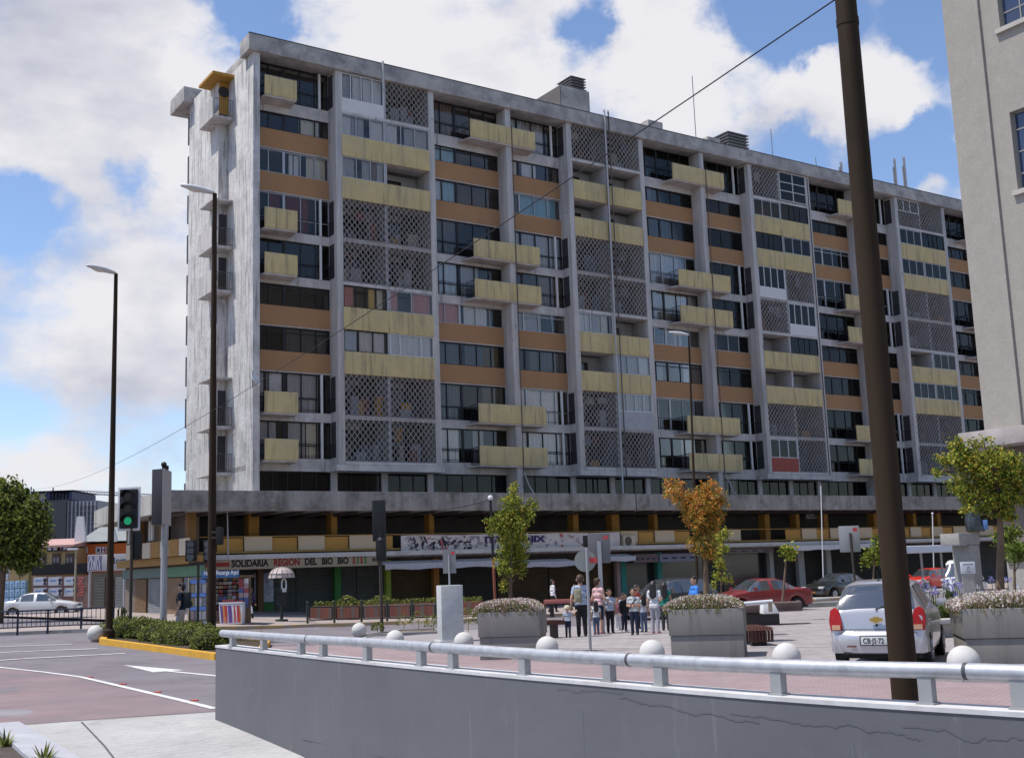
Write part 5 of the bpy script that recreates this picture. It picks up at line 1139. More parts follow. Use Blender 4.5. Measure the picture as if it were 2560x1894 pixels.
for dx, dy_, rr_ in ((0, 0, .42), (.28, .12, .36), (-.18, .2, .36)): bush(m_, (dx, dy_, .25), (rr_, rr_, .42), 900, .035, R_, pk(.42, .4, .18)); corebush(mc, (dx, dy_, .25), (rr_, rr_, .42))
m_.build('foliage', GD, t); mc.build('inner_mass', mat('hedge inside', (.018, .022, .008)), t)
FLW = leaf_mats(('petal pink', 'petal white', 'daisy green', 'dry stem'), ((.58, .42, .42), (.70, .66, .62), (.14, .16, .04), (.30, .22, .12)))
def flowers(m_, x0, x1, y0, y1, z, n, h, R_, w=(.34, .26, .22, .18), s=.025):
    pick = pk(*w)
    for k in range(n):
        x, y = R_.uniform(x0, x1), R_.uniform(y0, y1); e_ = max(0., 1 - ((2 * (x - x0) / (x1 - x0) - 1) ** 4)); hh = h * (.25 + .75 * R_.random() ** .6) * (.4 + .6 * e_)
        m_.cur = pick(R_, None); leaf(m_, (x, y, z + hh), s, R_, .9)
        if k % 7 == 0:
            m_.cur = 2 if R_.random() < .6 else 3; dx, dy_ = R_.gauss(0, .03), R_.gauss(0, .03); q_ = .006
            m_.quad((x - q_, y, z - .02), (x + q_, y, z - .02), (x + dx + q_, y + dy_, z + hh), (x + dx - q_, y + dy_, z + hh))
    m_.cur = 0
p = gp(615, 1612); t = thing('flower_patch', 'patch of small white flowers under the railing at its far end', 'flowers', p); m_ = M(); flowers(m_, -.7, .7, -.3, .5, .1, 900, .32, R_, (.05, .3, .5, .15), .028); m_.build('blooms', FLW, t)
for k, (px, py, r, lab) in enumerate(((1010, 1577, .3, 'tiny shrub with pale leaves, leftmost of the row before the column'), (1047, 1574, .34, 'low spreading shrub, second in the row before the column'), (1084, 1582, .32, 'dense dark green tuft just left of the stone column'), (1171, 1580, .42, 'dark green tuft just right of the stone column'), (944, 1586, .22, 'straggly weed at the foot of the black traffic light pole'))):
    p = gp(px, py); p.z += .04; t = thing('small_shrub', lab, 'shrub', p, 0, 'little shrubs in the crossing bed'); m_ = M(); bush(m_, (0, 0, r * .8), (r, r, r * 1.05), 320 if k > 1 else 160, .035, R_, pk(.25, .5, .3)); m_.tube([(0, 0, 0), (0, 0, r)], .015, 5); m_.build('foliage', GD, t)
# plants at the lower left corner
for px, py, lab, n in ((12, 1868, 'upright grey green plant cut by the left edge on the ledge', 26), (110, 1903, 'spiky yellow green plant at the bottom edge on the ledge', 30)):
    p = gp(px, py); p.z -= .02; t = thing('spiky_plant', lab, 'plant', p); m_ = M()
    for k in range(n):
        a = R_.uniform(0, 6.28); b = R_.uniform(.25, 1.1); l_ = R_.uniform(.14, .28); d = V((math.cos(a) * math.sin(b), math.sin(a) * math.sin(b), math.cos(b))); n_ = d.cross(V((0, 0, 1))).normalized() * .016; m_.cur = R_.choice((0, 0, 1, 2))
        m_.quad(n_ * .4, d * l_ * .5 + n_, d * l_, d * l_ * .5 - n_, -n_ * .4)
    m_.build('leaves', GD, t)

# ------------------------------------------------------------------ bollards
sphm = mat('pale concrete ball', (.56, .545, .52), .75, .06, 3, dirt=(.42, .40, .38), dscale=4, damt=.5, d2=((.30, .28, .25), 9, .6, False, .66, .05))
proto = None
for px, py, lab in ((238, 1603, 'round concrete ball bollard left of the slim street lamp'), (512, 1588, 'round concrete ball bollard half hidden behind the tall brown lamp'), (898, 1594, 'whole round concrete ball bollard by the crossing bed corner'), (988, 1621, 'round ball bollard left of the stone column, cut by the pipe railing'),
                    (1160, 1630, 'round ball bollard between the stone column and the first planter'), (1369, 1647, 'round ball bollard in front of the slatted bench beside the toddler'), (1632, 1663, 'round ball bollard left of the middle planter'), (1969, 1678, 'round ball bollard left of the silver hatchback'), (2413, 1694, 'largest round ball bollard in front of the right planter')):
    p = gp(px, py)
    if proto is None:
        proto = thing('ball_bollard', lab, 'bollard', p, 0, 'round concrete bollards along the plaza edge'); m_ = M(); m_.ball((0, 0, .25), .252, 28, 18); m_.build('ball', sphm, proto, smooth='all'); m_ = M(); m_.lathe([(.11, -.03), (.11, .012)], n=16); m_.build('footing', kerbm, proto)
        m_ = M(); m_.lathe([(.2535, .243), (.2535, .247)], n=28); m_.build('cast_seam', mat('seam', (.36, .35, .34), .9, 0), proto)
    else: dup(proto, p, RND.uniform(0, 6), lab)

# ------------------------------------------------------------------ planters and benches
plm = mat('planter concrete', (.225, .21, .195), .9, .07, 1.6, dirt=(.165, .155, .145), dscale=1.3, damt=.6, dsoft=.2, d2=((.12, .11, .10), 2.2, .6, True, .60, .08))
def planter(label, bl, L_, ang, htop, depth_, seed, n=2600, w=(.34, .26, .22, .18)):
    ang = rad(ang); p = thing('flower_planter', label, 'planter', bl, ang)
    p.location.z = gz(bl.x, bl.y); h = htop
    m_ = M(); m_.box(.025, .025, -.03, L_ - .025, depth_ - .025, h * .468); m_.build('lower_block', plm, p, bevel=.012)
    m_ = M(); m_.prism([(0, 0), (L_, 0), (L_, depth_), (0, depth_)], h * .475, h); m_.build('upper_block', plm, p, bevel=.012)
    m_ = M(); m_.box(.1, .1, h + .001, L_ - .1, depth_ - .1, h + .02); m_.build('soil', soil, p)
    m_ = M(); R_ = random.Random(seed); flowers(m_, -.12, L_ - .02, -.02, depth_ - .05, h - .08, n, .35, R_, w, .028); m_.build('flower_mat', FLW, p); return p
planter('concrete planter with pink white daisies and the yellow green tree', gp(1197, 1650), 1.40, -8, 1.05, 1.45, 1, 6500, (.42, .28, .2, .10))
planter('middle concrete planter of dry daisies with the orange tree', gp(1676, 1648), 1.56, -13, 1.02, 1.5, 2, 5500, (.22, .26, .26, .26))
planter('large concrete planter with pale daisies cut by the right edge', gp(2417, 1664), 2.6, -13, .98, 1.7, 3, 9000, (.34, .44, .16, .06))
# the right planter's trailing blooms
woodr = mat('dark red wood', (.085, .03, .022), .6, .2, 5, dirt=(.05, .02, .016), dscale=6); woodp = mat('faded red wood', (.30, .095, .085), .6, .12, 3)
def slat_bench(label, p, rz, w, d, n, curl=True, zs=.42):
    t = thing('slatted_bench', label, 'bench', p, rz); m_ = M()
    for k in range(n):
        x = w * (k + .5) / n; prof = [(0, zs - .30), (-.02, zs - .06), (.05, zs), (d, zs)] if curl else [(0, zs), (d, zs)]
        for i in range(len(prof) - 1):
            (y0, z0), (y1, z1) = prof[i], prof[i + 1]; q_ = w / n * .33; v_ = V((0, y1 - y0, z1 - z0)).normalized(); nn = V((0, -v_.z, v_.y)) * (.03 if curl else .06)
            m_.add([(x + sx * q_, y + nn.y * sg, z + nn.z * sg) for (y, z) in ((y0, z0), (y1, z1)) for sx in (-1, 1) for sg in (-1, 1)], [(0, 1, 3, 2), (4, 6, 7, 5), (0, 4, 5, 1), (2, 3, 7, 6), (0, 2, 6, 4), (1, 5, 7, 3)])
    m_.build('slats', woodr, t)
    for y in (.2, d - .2): m_ = M(); m_.box(w * .2, y - .03, -.02, w * .8, y + .03, zs - .03); m_.build('leg', mat('bench iron', (.04, .035, .035), .6, .1), t)
    return t
slat_bench('dark red slatted bench joining the first planter beside the toddler', gp(1326, 1597), rad(-66), .75, .8, 7, False, .47)
slat_bench('dark red slatted bench with curled slat ends right of the middle planter', gp(1871, 1618), rad(4), .62, 1.6, 8)
bA, bB = gp(1368, 1543), gp(1622, 1536); t_ = bB - bA
t = thing('long_bench', 'long faded red plank bench behind the group of people', 'bench', bA, math.atan2(t_.y, t_.x)); L_ = t_.length
m_ = M(); m_.prism([(-.1, -.2), (L_, -.2), (L_, .3), (-.1, .3)], .60, .78); m_.build('seat', woodp, t, bevel=.02); m_ = M(); m_.prism([(-.75, -.1), (-.11, -.2), (-.11, .3), (-.75, .2)], .50, .60); m_.build('end_flap', mat('bright red wood', (.38, .05, .045), .6, .1), t)
for x in (.15, L_ * .33, L_ * .66, L_ - .3): m_ = M(); m_.box(x, -.1, -.05, x + .14, .2, .598); m_.build('leg', mat('bench iron', (.04, .035, .035)), t)
p = gp(1868, 1566); p1 = gp(1950, 1563); t_ = p1 - p; rz = math.atan2(t_.y, t_.x)
t = thing('parapet_bench', 'thick brown overhanging bench slab right of the middle planter', 'bench', p, rz); L_ = t_.length; slabm = mat('brown stained slab', (.105, .07, .062), .85, .2, 2, dirt=(.16, .11, .10), dscale=3); hx = 1.0
m_ = M(); m_.box(-.1, 0, -.03, L_, .9, .42); m_.build('base', mat('dark base', (.05, .042, .04), .9, .2), t); m_ = M(); m_.prism([(-.2, -.12), (L_ + .75, -.05), (L_ + .9, .95), (-.2, .95)], .44, .72); m_.build('slab', slabm, t, bevel=.02)
t = thing('far_pipe_railing', 'short white pipe railing behind the brown bench slab and middle planter', 'railing', gp(1790, 1580)); o_ = t.location.copy(); m_ = M(); Y0 = 31.5
m_.tube([at(1775, 1516, Y0) - o_, at(1930, 1503, Y0 + .6) - o_], .06, 10); m_.build('top_pipe', mat('white pipe', (.62, .63, .66), .45, .05), t, smooth=True)
for px, py in ((1925, 1504), (1850, 1510)):
    a = at(px, py, Y0 + .5) - o_; m_ = M(); m_.box(a.x - .05, a.y - .03, a.z - .26, a.x + .05, a.y + .03, a.z); m_.build('post', mat('tan post', (.30, .24, .18), .7, .1), t)
t = thing('white_block', 'small white concrete block at the end of the far pipe railing', 'block', at(1935, 1522, 32.4)); t.location.z = gz(10, 32)
zz = at(1935, 1509, 32.4).z - t.location.z; m_ = M(); m_.prism([(-.3, 0), (.15, 0), (.15, .5), (-.3, .5)], zz - .26, zz, [(-.28, .02), (.02, .02), (.02, .48), (-.28, .48)]); m_.build('block', whb, t, bevel=.015)
# parking edge with wheel stops
a, b = gp(1990, 1520), gp(2200, 1512); m_ = M(); kerb_run(m_, [a, a.lerp(b, .5), b], .5, .22); o = m_.build('parking_kerb', mat('green grey kerb', (.24, .25, .23), .9, .15, 2)); tag(o, kind='structure')
for px, lab in ((2008, 'pale concrete wheel stop under the dark car, left one'), (2058, 'pale concrete wheel stop under the dark car, right one')):
    q_ = gp(px, 1510); q_.z += .2; t = thing('wheel_stop', lab, 'wheel stop', q_, rz); m_ = M(); m_.prism([(-.35, 0), (.35, 0), (.35, .2), (-.35, .2)], 0, .11); m_.build('block', mat('stop concrete', (.46, .46, .44), .9, .1), t, bevel=.02)
# raised bed, blue flowers, monument
bw0, bw1 = gp(2318, 1598), gp(2440, 1592); t_ = bw1 - bw0; rz = math.atan2(t_.y, t_.x)
t = thing('raised_bed', 'low pale concrete bed wall behind the silver car', 'flower bed wall', bw0, rz); L_ = t_.length
m_ = M(); m_.box(-.3, 0, -.05, L_ + 3.2, .35, .34); m_.build('wall', plm, t, bevel=.015); m_ = M(); m_.box(-.34, -.06, .342, L_ + 3.2, .4, .46); m_.build('coping', mat('pale bed coping', (.42, .40, .375), .85, .08, 2), t, bevel=.015)
m_ = M(); m_.box(-.2, .42, -.05, L_ + 3.2, 4.2, .36); m_.build('soil', soil, t)
BLF = leaf_mats(('agapanthus blue', 'agapanthus violet', 'strap leaf', 'strap leaf dark', 'pale bloom'), ((.22, .22, .62), (.33, .29, .66), (.10, .14, .035), (.04, .06, .018), (.60, .60, .62)))
R_ = random.Random(17); bm2 = M(); bm3 = M()
mt_ = Matrix.Translation(bw0) @ Matrix.Rotation(rz, 4, 'Z')
for k in range(230):
    x, y = R_.uniform(-.15, L_ + 2.6), R_.uniform(.6, 3.9); z0 = .36; h = R_.uniform(.55, .95)
    for j in range(11):
        a = R_.uniform(0, 6.28); l_ = R_.uniform(.25, .5); d = V((math.cos(a), math.sin(a), 0)); n_ = V((-d.y, d.x, 0)) * .016; bm2.cur = R_.choice((2, 2, 3)); c = V((x, y, z0))
        bm2.quad(c - n_, c + n_, c + d * l_ * .5 + V((0, 0, l_ * .9)) + n_, c + d * l_ + V((0, 0, l_ * .7)), c + d * l_ * .5 + V((0, 0, l_ * .9)) - n_)
    if k % 2 == 0:
        bm2.cur = 2; bm2.tube([(x, y, z0), (x + R_.gauss(0, .04), y, z0 + h)], .009, 4); bm2.cur = R_.choice((0, 0, 1, 1, 4) if k % 6 else (4,))
        for j in range(26): d = V((R_.gauss(0, 1), R_.gauss(0, 1), R_.gauss(.2, .8))).normalized() * R_.uniform(.05, .085); leaf(bm2, V((x, y, z0 + h)) + d, .026, R_)
bm2.cur = 0; o = bm2.build('blue_flowers', BLF); o.location = bw0; o.rotation_euler = (0, 0, rz); tag(o, 'dense bed of blue agapanthus flowers behind the silver car', 'flowers')
o['kind'] = 'stuff'
# monument
Ym = 30.; mo = at(2436, 1480, Ym); mo.z = gz(mo.x, mo.y) + .3
t = thing('stone_monument', 'stepped stone monument pillar with inscribed plaque in the flower bed', 'monument', mo, rad(30)); stm = mat('speckled granite', (.33, .315, .295), .85, .12, 9, dirt=(.26, .245, .23), dscale=12, damt=.6)
zt = at(2440, 1331, Ym).z - mo.z; zn = at(2420, 1361, Ym).z - mo.z
m_ = M(); m_.box(-.02, -.02, -.3, .34, .55, zn - .01); m_.build('shaft', stm, t, bevel=.015); m_ = M(); m_.box(-.42, -.03, zn, .36, .56, zt); m_.build('upper_block', stm, t, bevel=.015)
q0, q1 = at(2404, 1434, 29.4) - mo, at(2437, 1403, 29.4) - mo
t2 = thing('plaque', 'pale square plaque with a small emblem in front of the monument', 'plaque', mo + V((0, -.6, 0))); q0, q1 = q0 + V((0, .6, 0)), q1 + V((0, .6, 0))
m_ = M(); m_.box(q0.x, 0, q0.z, q1.x, .05, q1.z); m_.build('panel', mat('white plaque', (.56, .56, .60), .5, .04), t2, bevel=.01); m_ = M(); m_.box(q0.x + .02, .012, -.3, q0.x + .32, .04, q0.z - .005); m_.build('stand', stm, t2)
m_ = M(); cx = (q0.x + q1.x) / 2; cz_ = (q0.z + q1.z) / 2 - .02; m_.tube([(cx + .035 * math.cos(a * .785), -.008, cz_ + .06 * math.sin(a * .785)) for a in range(9)], .008, 4); m_.box(q0.x + .05, -.006, q1.z - .07, q1.x - .05, -.001, q1.z - .05); m_.box(cx - .08, -.006, cz_ - .10, cx + .08, -.001, cz_ - .085); m_.build('emblem', mat('emblem grey', (.2, .2, .24), .6, 0), t2)
c0 = at(2440, 1329, Ym + .15); t = thing('bronze_sculpture', 'dark shell shaped bronze sculpture on top of the stone monument', 'sculpture', c0)
m_ = M(); prof = [(.0, 0), (-.22, .0), (-.235, .2), (-.2, .42), (-.10, .6), (.04, .69), (.16, .66), (.18, .55), (.1, .45), (.12, .2), (.20, 0)]
n = len(prof); V_ = [(x, y_ * (1 if abs(x) < .21 else .8), z) for y_ in (-.17, 0, .17) for x, z in prof]
V_ = [(x * (1.06 if y_ == 0 else .94), y_, z * (1.03 if y_ == 0 else .97)) for (x, y_, z) in V_]
m_.add(V_, [tuple(reversed(range(n))), tuple(range(2 * n, 3 * n))] + [(i * n + j, i * n + (j + 1) % n, i * n + n + (j + 1) % n, i * n + n + j) for i in (0, 1) for j in range(n)])
m_.build('shell', mat('dark bronze', (.05, .06, .065), .35, .3, 6, metal=.6, dirt=(.16, .18, .2), dscale=5, damt=.5), t, bevel=.03, smooth='all'); m_ = M(); m_.box(.14, -.16, .05, .27, .05, .30); m_.build('blue_cloth', mat('light blue', (.12, .22, .45), .6, .1), t, bevel=.03)

# ------------------------------------------------------------------ fences by the street
irn = mat('black iron', (.02, .02, .024), .5, .1); irb = mat('blue black iron', (.022, .022, .045), .45, .1)
A0, A1 = gp(-60, 1592), gp(287, 1576); t_ = A1 - A0; L_ = t_.length
t = thing('street_railing', 'long low black bar railing on the island at far left', 'railing', A0, math.atan2(t_.y, t_.x)); h = at(287, 1517, A1.y).z - gz(A1.x, A1.y)
m_ = M(); m_.tube([(0, 0, h), (L_, 0, h)], .03, 8); m_.build('top_rail', irb, t); m_ = M(); m_.tube([(0, 0, .28), (L_, 0, .28)], .022, 6)
k = .1
while k < L_: m_.box(k - .011, -.011, .28, k + .011, .011, h - .01); k += .16
m_.build('bars', irb, t)
for px in (41, 116, 200, 283):
    u = (px + 60) / 347 * L_ * 1.0; q_ = M(); q_.box(u - .035, -.035, 0, u + .035, .035, h + .03); q_.build('post', irb, t)
fp_ = [gp(a, b) + V((0, 0, .13)) for a, b in ((769, 1566), (836, 1564), (904, 1562), (968, 1560), (1031, 1558), (1093, 1556))]
t = thing('kerb_fence', 'low black fence of short posts and rails along the shop pavement', 'fence', fp_[0])
for i, p in enumerate(fp_):
    q_ = p - fp_[0]; hh = at((769, 836, 904, 968, 1031, 1093)[i], (1507, 1505, 1503, 1502, 1501, 1500)[i], p.y).z - p.z
    m_ = M(); m_.tube([q_ - V((0, 0, .05)), q_ + V((0, 0, hh))], .05, 8); m_.ball(q_ + V((0, 0, hh + .03)), .055, 8, 6); m_.build('post', mat('dark green iron', (.03, .045, .035), .5, .1), t)
    if i:
        a = fp_[i - 1] - fp_[0]; m_ = M(); m_.tube([a.lerp(q_, .08) + V((0, 0, hh * .78)), a.lerp(q_, .92) + V((0, 0, hh * .78))], .03, 6); m_.tube([a.lerp(q_, .08) + V((0, 0, .15)), a.lerp(q_, .92) + V((0, 0, .15))], .03, 6)
        for u in (.08, .92): m_.tube([a.lerp(q_, u) + V((0, 0, .15)), a.lerp(q_, u) + V((0, 0, hh * .78))], .03, 6)
        m_.build('rail', irn, t)
# brick planter strip
pa, pb = gp(776, 1553), gp(1200, 1547); t_ = pb - pa; L_ = t_.length
t = thing('brick_planter', 'long low red brick planter strip with grass before the shops', 'planter', pa + V((0, 0, .13)), math.atan2(t_.y, t_.x)); hh = .55
m_ = M(); m_.box(0, 0, -.05, L_, .9, hh); m_.build('wall', tiles('red brick', (.20, .075, .05), (.16, .06, .045), (.13, .10, .09), .24, .08, .012), t); m_ = M(); R_ = random.Random(8)
for k in range(1500): x, y = R_.uniform(.05, L_), R_.uniform(.1, .8); z = hh + .25 * R_.random(); m_.cur = R_.choice((0, 1, 1, 2)); leaf(m_, (x, y, z - .03), .06, R_, .2)
for x in (L_ * .21, L_ * .41): bush(m_, (x, .4, hh), (.5, .4, .42), 260, .06, R_, pk(.5, .4, .1))
m_.cur = 0; m_.build('grass', GD, t)

# ------------------------------------------------------------------ newsstand, cooler, telephone hood, bus shelter
kb_ = gp(560, 1566); kb_.z += .13; Yk = kb_.y
def K(px, py, Y=Yk): q_ = at(px, py, Y); return q_.x - kb_.x, q_.z - kb_.z
t = thing('newsstand', 'cluttered brown newsstand kiosk with blue sign and magazine shelves', 'kiosk', kb_)
kbw = mat('kiosk brown', (.13, .085, .05), .7, .2, 2)
x0, zt = K(517, 1446); x1, _ = K(604, 1446)
m_ = M(); m_.box(x0, .1, 0, x1, 1.7, .12); m_.box(x0, 1.5, .12, x1, 1.7, zt); m_.box(x0, .1, .12, x0 + .08, 1.49, zt); m_.box(x1 - .08, .1, .12, x1, 1.49, zt); m_.box(x0 - .1, -.2, zt, x1 + .1, 1.8, zt + .1); m_.build('booth', kbw, t)
cz = K(540, 1525)[1]; m_ = M(); m_.box(x0 + .09, .12, .13, x1 - .5, .5, cz); m_.build('counter', mat('counter wood', (.09, .06, .05), .7, .2), t)
R_ = random.Random(77); m_ = M(); PAP = [mat('paper ' + n, c, .7, .3, 7) for n, c in (('white', (.42, .41, .41)), ('pink', (.34, .25, .25)), ('grey', (.22, .22, .24)), ('dark', (.04, .04, .05)), ('gold', (.30, .24, .14)), ('blue', (.08, .11, .24)), ('red', (.30, .07, .07)))]
for j in range(8):
    for k in range(7): z = cz + .02 + j * (zt - cz) / 8; x = x0 + .15 + k * .19; m_.cur = R_.randrange(7); m_.box(x, .5 + .05 * (j > 2), z, x + .17, .53 + .05 * (j > 2), z + .2)
m_.cur = 0; m_.build('magazine_display', PAP, t)
z0 = K(540, 1444)[1]; z1 = K(540, 1427)[1]; xs0, xs1 = K(509, 1440)[0], K(602, 1440)[0]
m_ = M(); m_.box(xs0, -.35, z0, xs1, -.25, z1); sg = m_.build('sign_board', mat('kiosk blue', (.055, .13, .29), .5, .05), t); m_ = M(); text_into(m_, 'Haz tu Recarga Aquí', .24, lambda a, b, c: (xs0 + .1 + a * .70, -.362, z0 + .13 + b), .003, .006); m_.build('lettering', whb, sg)
t = thing('magazine_rack', 'tall blue edged newspaper rack left of the newsstand', 'rack', kb_ + V((0, -.1, 0))); xa, za = K(473, 1450); xb, _ = K(516, 1450); zb = .12
m_ = M(); m_.box(xa, .25, 0, xb, .4, za); m_.box(xa - .05, .1, 0, xa - .005, .45, za + .1); m_.build('back_panel', mat('rack cream', (.40, .34, .24), .8, .1), t); m_ = M(); m_.box(xa, -.05, .02, xb, .24, .12); m_.build('base', kbw, t)
H_ = za - .15
for k in range(3):
    z = .2 + H_ * k / 3; m_ = M(); m_.box(xa + .02, .12, z + H_ * .22, xb - .02, .22, z + H_ * .31); m_.build('shelf', mat('rack blue', (.10, .19, .48), .5, .1), t); m_ = M()
    for j in range(4): x = xa + .05 + j * (xb - xa - .1) / 4; m_.cur = R_.choice((0, 1, 2, 4)); m_.box(x, .16, z - .02, x + .17, .2, z + H_ * .2)
    m_.cur = 0; m_.build('newspapers', PAP, t)
t = thing('magazine_rack', 'narrow magazine stand on the right side of the newsstand', 'rack', kb_ + V((0, -.1, 0))); xa, za = K(597, 1444); xb, _ = K(618, 1444); m_ = M(); m_.box(xa, .1, 0, xb + .12, .25, za); m_.build('back_panel', kbw, t); m_ = M()
for j in range(6):
    for k in range(2): m_.cur = R_.choice((0, 1, 4, 6, 5)); z = za * (.35 + j * .105); x = xa + .02 + k * .2; m_.box(x, .05, z, x + .18, .098, z + .19)
m_.cur = 0; m_.build('magazines', PAP, t)
cb = gp(588, 1566); cb.z += .13; t = thing('ice_cream_freezer', 'white ice cream freezer with red and purple stripes beside the newsstand', 'freezer', cb + V((0, -.3, 0)), rad(-6)); m_ = M(); w_ = .46; h_ = at(588, 1508, cb.y).z - cb.z
m_.prism([(-w_, -.3), (w_, -.3), (w_, .3), (-w_, .3)], 0, h_, [(-w_ * 1.06, -.33), (w_ * 1.06, -.33), (w_ * 1.06, .33), (-w_ * 1.06, .33)]); m_.build('cabinet', mat('freezer white', (.62, .61, .62), .4, .03), t, bevel=.02)
m_ = M(); m_.box(-w_ * 1.1, -.35, h_ + .002, w_ * 1.1, .35, h_ + .07); m_.build('lid', mat('freezer lid', (.5, .5, .53), .4, .05), t, bevel=.02)
for cols_, xs in ((mat('freezer red', (.50, .05, .05), .5, 0), ((.62, .82), (.35, .45), (-.42, -.30))), (mat('freezer purple', (.14, .07, .26), .5, 0), ((-.15, .12), (-.82, -.68))), (mat('freezer orange', (.6, .25, .06), .5, 0), ((.84, .92), (-.6, -.5)))):
    m_ = M()
    for a, b in xs: m_.prism([(a * w_, -.325), (b * w_, -.325), (b * w_, -.31), (a * w_, -.31)], .06, h_ * .93, [(a * w_ * 1.05 - .05, -.342), (b * w_ * .95 - .05, -.342), (b * w_ * .95, -.31), (a * w_ * 1.05, -.31)])
    m_.build('printed_stripe', cols_, t)
m_ = M(); m_.box(-w_ * .9, -.2, h_ + .072, w_ * .2, .2, h_ + .18); m_.box(.25 * w_, -.2, h_ + .072, w_ * .9, .15, h_ + .14); tag(m_.build('snack_boxes', PAP[6], None), 'red snack boxes lying on the ice cream freezer lid', 'boxes').location = t.location
p = gp(704, 1560); p.z += .13; t = thing('phone_booth', 'public telephone under a pale domed umbrella hood on a dark post', 'phone booth', p)
zr = at(699, 1444, p.y).z - p.z; ztop = at(699, 1417, p.y).z - p.z; xr = (732 - 666) / 2 / F * p.y
m_ = M(); m_.lathe([(xr * 1.0, zr), (xr * .93, zr + (ztop - zr) * .38), (xr * .74, zr + (ztop - zr) * .72), (xr * .42, zr + (ztop - zr) * .95), (.05, ztop)], n=14); m_.build('hood', mat('milky hood', (.46, .38, .36), .4, .1, 2), t)
m_ = M()
for k in range(14):
    a = 2 * math.pi * k / 14; m_.tube([(r * math.cos(a) * 1.012, r * math.sin(a) * 1.012, z + .004) for r, z in ((xr, zr), (xr * .93, zr + (ztop - zr) * .38), (xr * .74, zr + (ztop - zr) * .72), (xr * .42, zr + (ztop - zr) * .95))], .014, 4)
m_.tube([(xr * .94 * math.cos(a * .449), xr * .94 * math.sin(a * .449), zr + (ztop - zr) * .38) for a in range(15)], .016, 4); m_.build('hood_ribs', mat('hood rib', (.16, .12, .11), .6, 0), t)
m_ = M(); m_.tube([(0, 0, -.05), (0, 0, zr + .2)], .07, 10); m_.box(-.18, -.1, .7, .18, .12, 1.3); m_.box(-.25, -.15, 1.2, .25, .15, zr * .78); m_.lathe([(.3, -.02), (.28, .08), (.1, .1)], n=14); m_.build('post', mat('phone post', (.025, .03, .03), .5, .1), t)
m_ = M(); pts = [(.14 + .09 * math.cos(a), -.17, 1.62 + .2 * math.sin(a)) for a in [math.pi * k / 8 for k in range(9)]]; m_.tube([(.23, -.17, 1.38)] + pts + [(.05, -.17, 1.38)], .035, 6); m_.box(.06, -.17, 1.25, .24, -.151, 1.42); m_.build('telephone', mat('phone white', (.58, .6, .6), .4, .05), t)
# bus shelter far right
o = -13.; s0_, z0 = fs(2265, 1383, o); s1_, _ = fs(2419, 1372, o); zt = fs(2340, 1362, o)[1]; pz = loc(s0_, o, 0); gz0 = gz(pz.x, pz.y)
t = thing('bus_shelter', 'white flat roofed bus shelter beyond the red hatchback', 'bus shelter', V((pz.x, pz.y, gz0)), YAW); L_ = s1_ - s0_
m_ = M(); m_.box(0, 0, z0 - gz0, L_, 1.6, zt - gz0); m_.build('roof', mat('shelter white', (.66, .67, .70), .5, .04), t, bevel=.06)
for x in (1.0, L_ * .5, L_ - 1.0): m_ = M(); m_.tube([(x, 1.2, 0), (x, 1.2, z0 - gz0)], .07, 8); m_.build('post', spol, t)
# ------------------------------------------------------------------ people
import numpy as np
def caps(m_, a, b, ra, rb, n=10):
    a, b = V(a), V(b); d = b - a; L_ = d.length
    if L_ < 1e-6: d = V((0, 0, 1)); L_ = 1e-6
    d = d.normalized(); pts, rs = [], []
    for k in range(4, 0, -1): pts.append(a - d * ra * math.sin(k * math.pi / 8.2)); rs.append(max(1e-3, ra * math.cos(k * math.pi / 8.2)))
    pts += [a, b]; rs += [ra, rb]
    for k in range(1, 5): pts.append(b + d * rb * math.sin(k * math.pi / 8.2)); rs.append(max(1e-3, rb * math.cos(k * math.pi / 8.2)))
    m_.tube(pts, rs, n)
def fuse(name, C_, vox, parent, mats_, smooth_it=2):
    """One continuous surface grown round tapered bones; each face takes the cloth of its nearest bone."""
    m_ = M()
    for a, b, ra, rb, tg in C_: caps(m_, a, b, ra, rb)
    o = m_.build(name, mats_[0]); md = o.modifiers.new('r', 'REMESH'); md.mode = 'VOXEL'; md.voxel_size = vox
    sm = o.modifiers.new('s', 'SMOOTH'); sm.factor = .5; sm.iterations = smooth_it
    bpy.context.view_layer.update()
    me = bpy.data.meshes.new_from_object(o.evaluated_get(bpy.context.evaluated_depsgraph_get())); old = o.data; o.modifiers.clear(); o.data = me; bpy.data.meshes.remove(old)
    me.materials.clear()
    for q_ in mats_: me.materials.append(q_)
    n = len(me.polygons); c = np.empty(n * 3); me.polygons.foreach_get('center', c); c = c.reshape(-1, 3); best = np.full(n, 1e9); idx = np.zeros(n, int)
    for a, b, ra, rb, tg in C_:
        a_, b_ = np.array(a), np.array(b); d = b_ - a_; L2 = max(d @ d, 1e-12); u = np.clip((c - a_) @ d / L2, 0, 1); dist = np.linalg.norm(c - a_ - u[:, None] * d, axis=1) - (ra + (rb - ra) * u)
        q_ = dist < best; best[q_] = dist[q_]; idx[q_] = tg
    me.polygons.foreach_set('material_index', idx.astype('i')); me.polygons.foreach_set('use_smooth', [True] * n); me.update()
    o.parent = parent; return o
SKINS = [mat('skin a', (.42, .24, .16), .6, .06, 5), mat('skin b', (.50, .31, .22), .6, .06, 5)]
HAIRB = mat('black hair', (.014, .011, .010), .5, .2, 20, spec=.5); HAIRW = mat('brown hair', (.06, .035, .022), .5, .2, 20)
def cloth(n, c): return mat('cloth ' + n, c, .9, .12, 9, bump=.004, bscale=30)
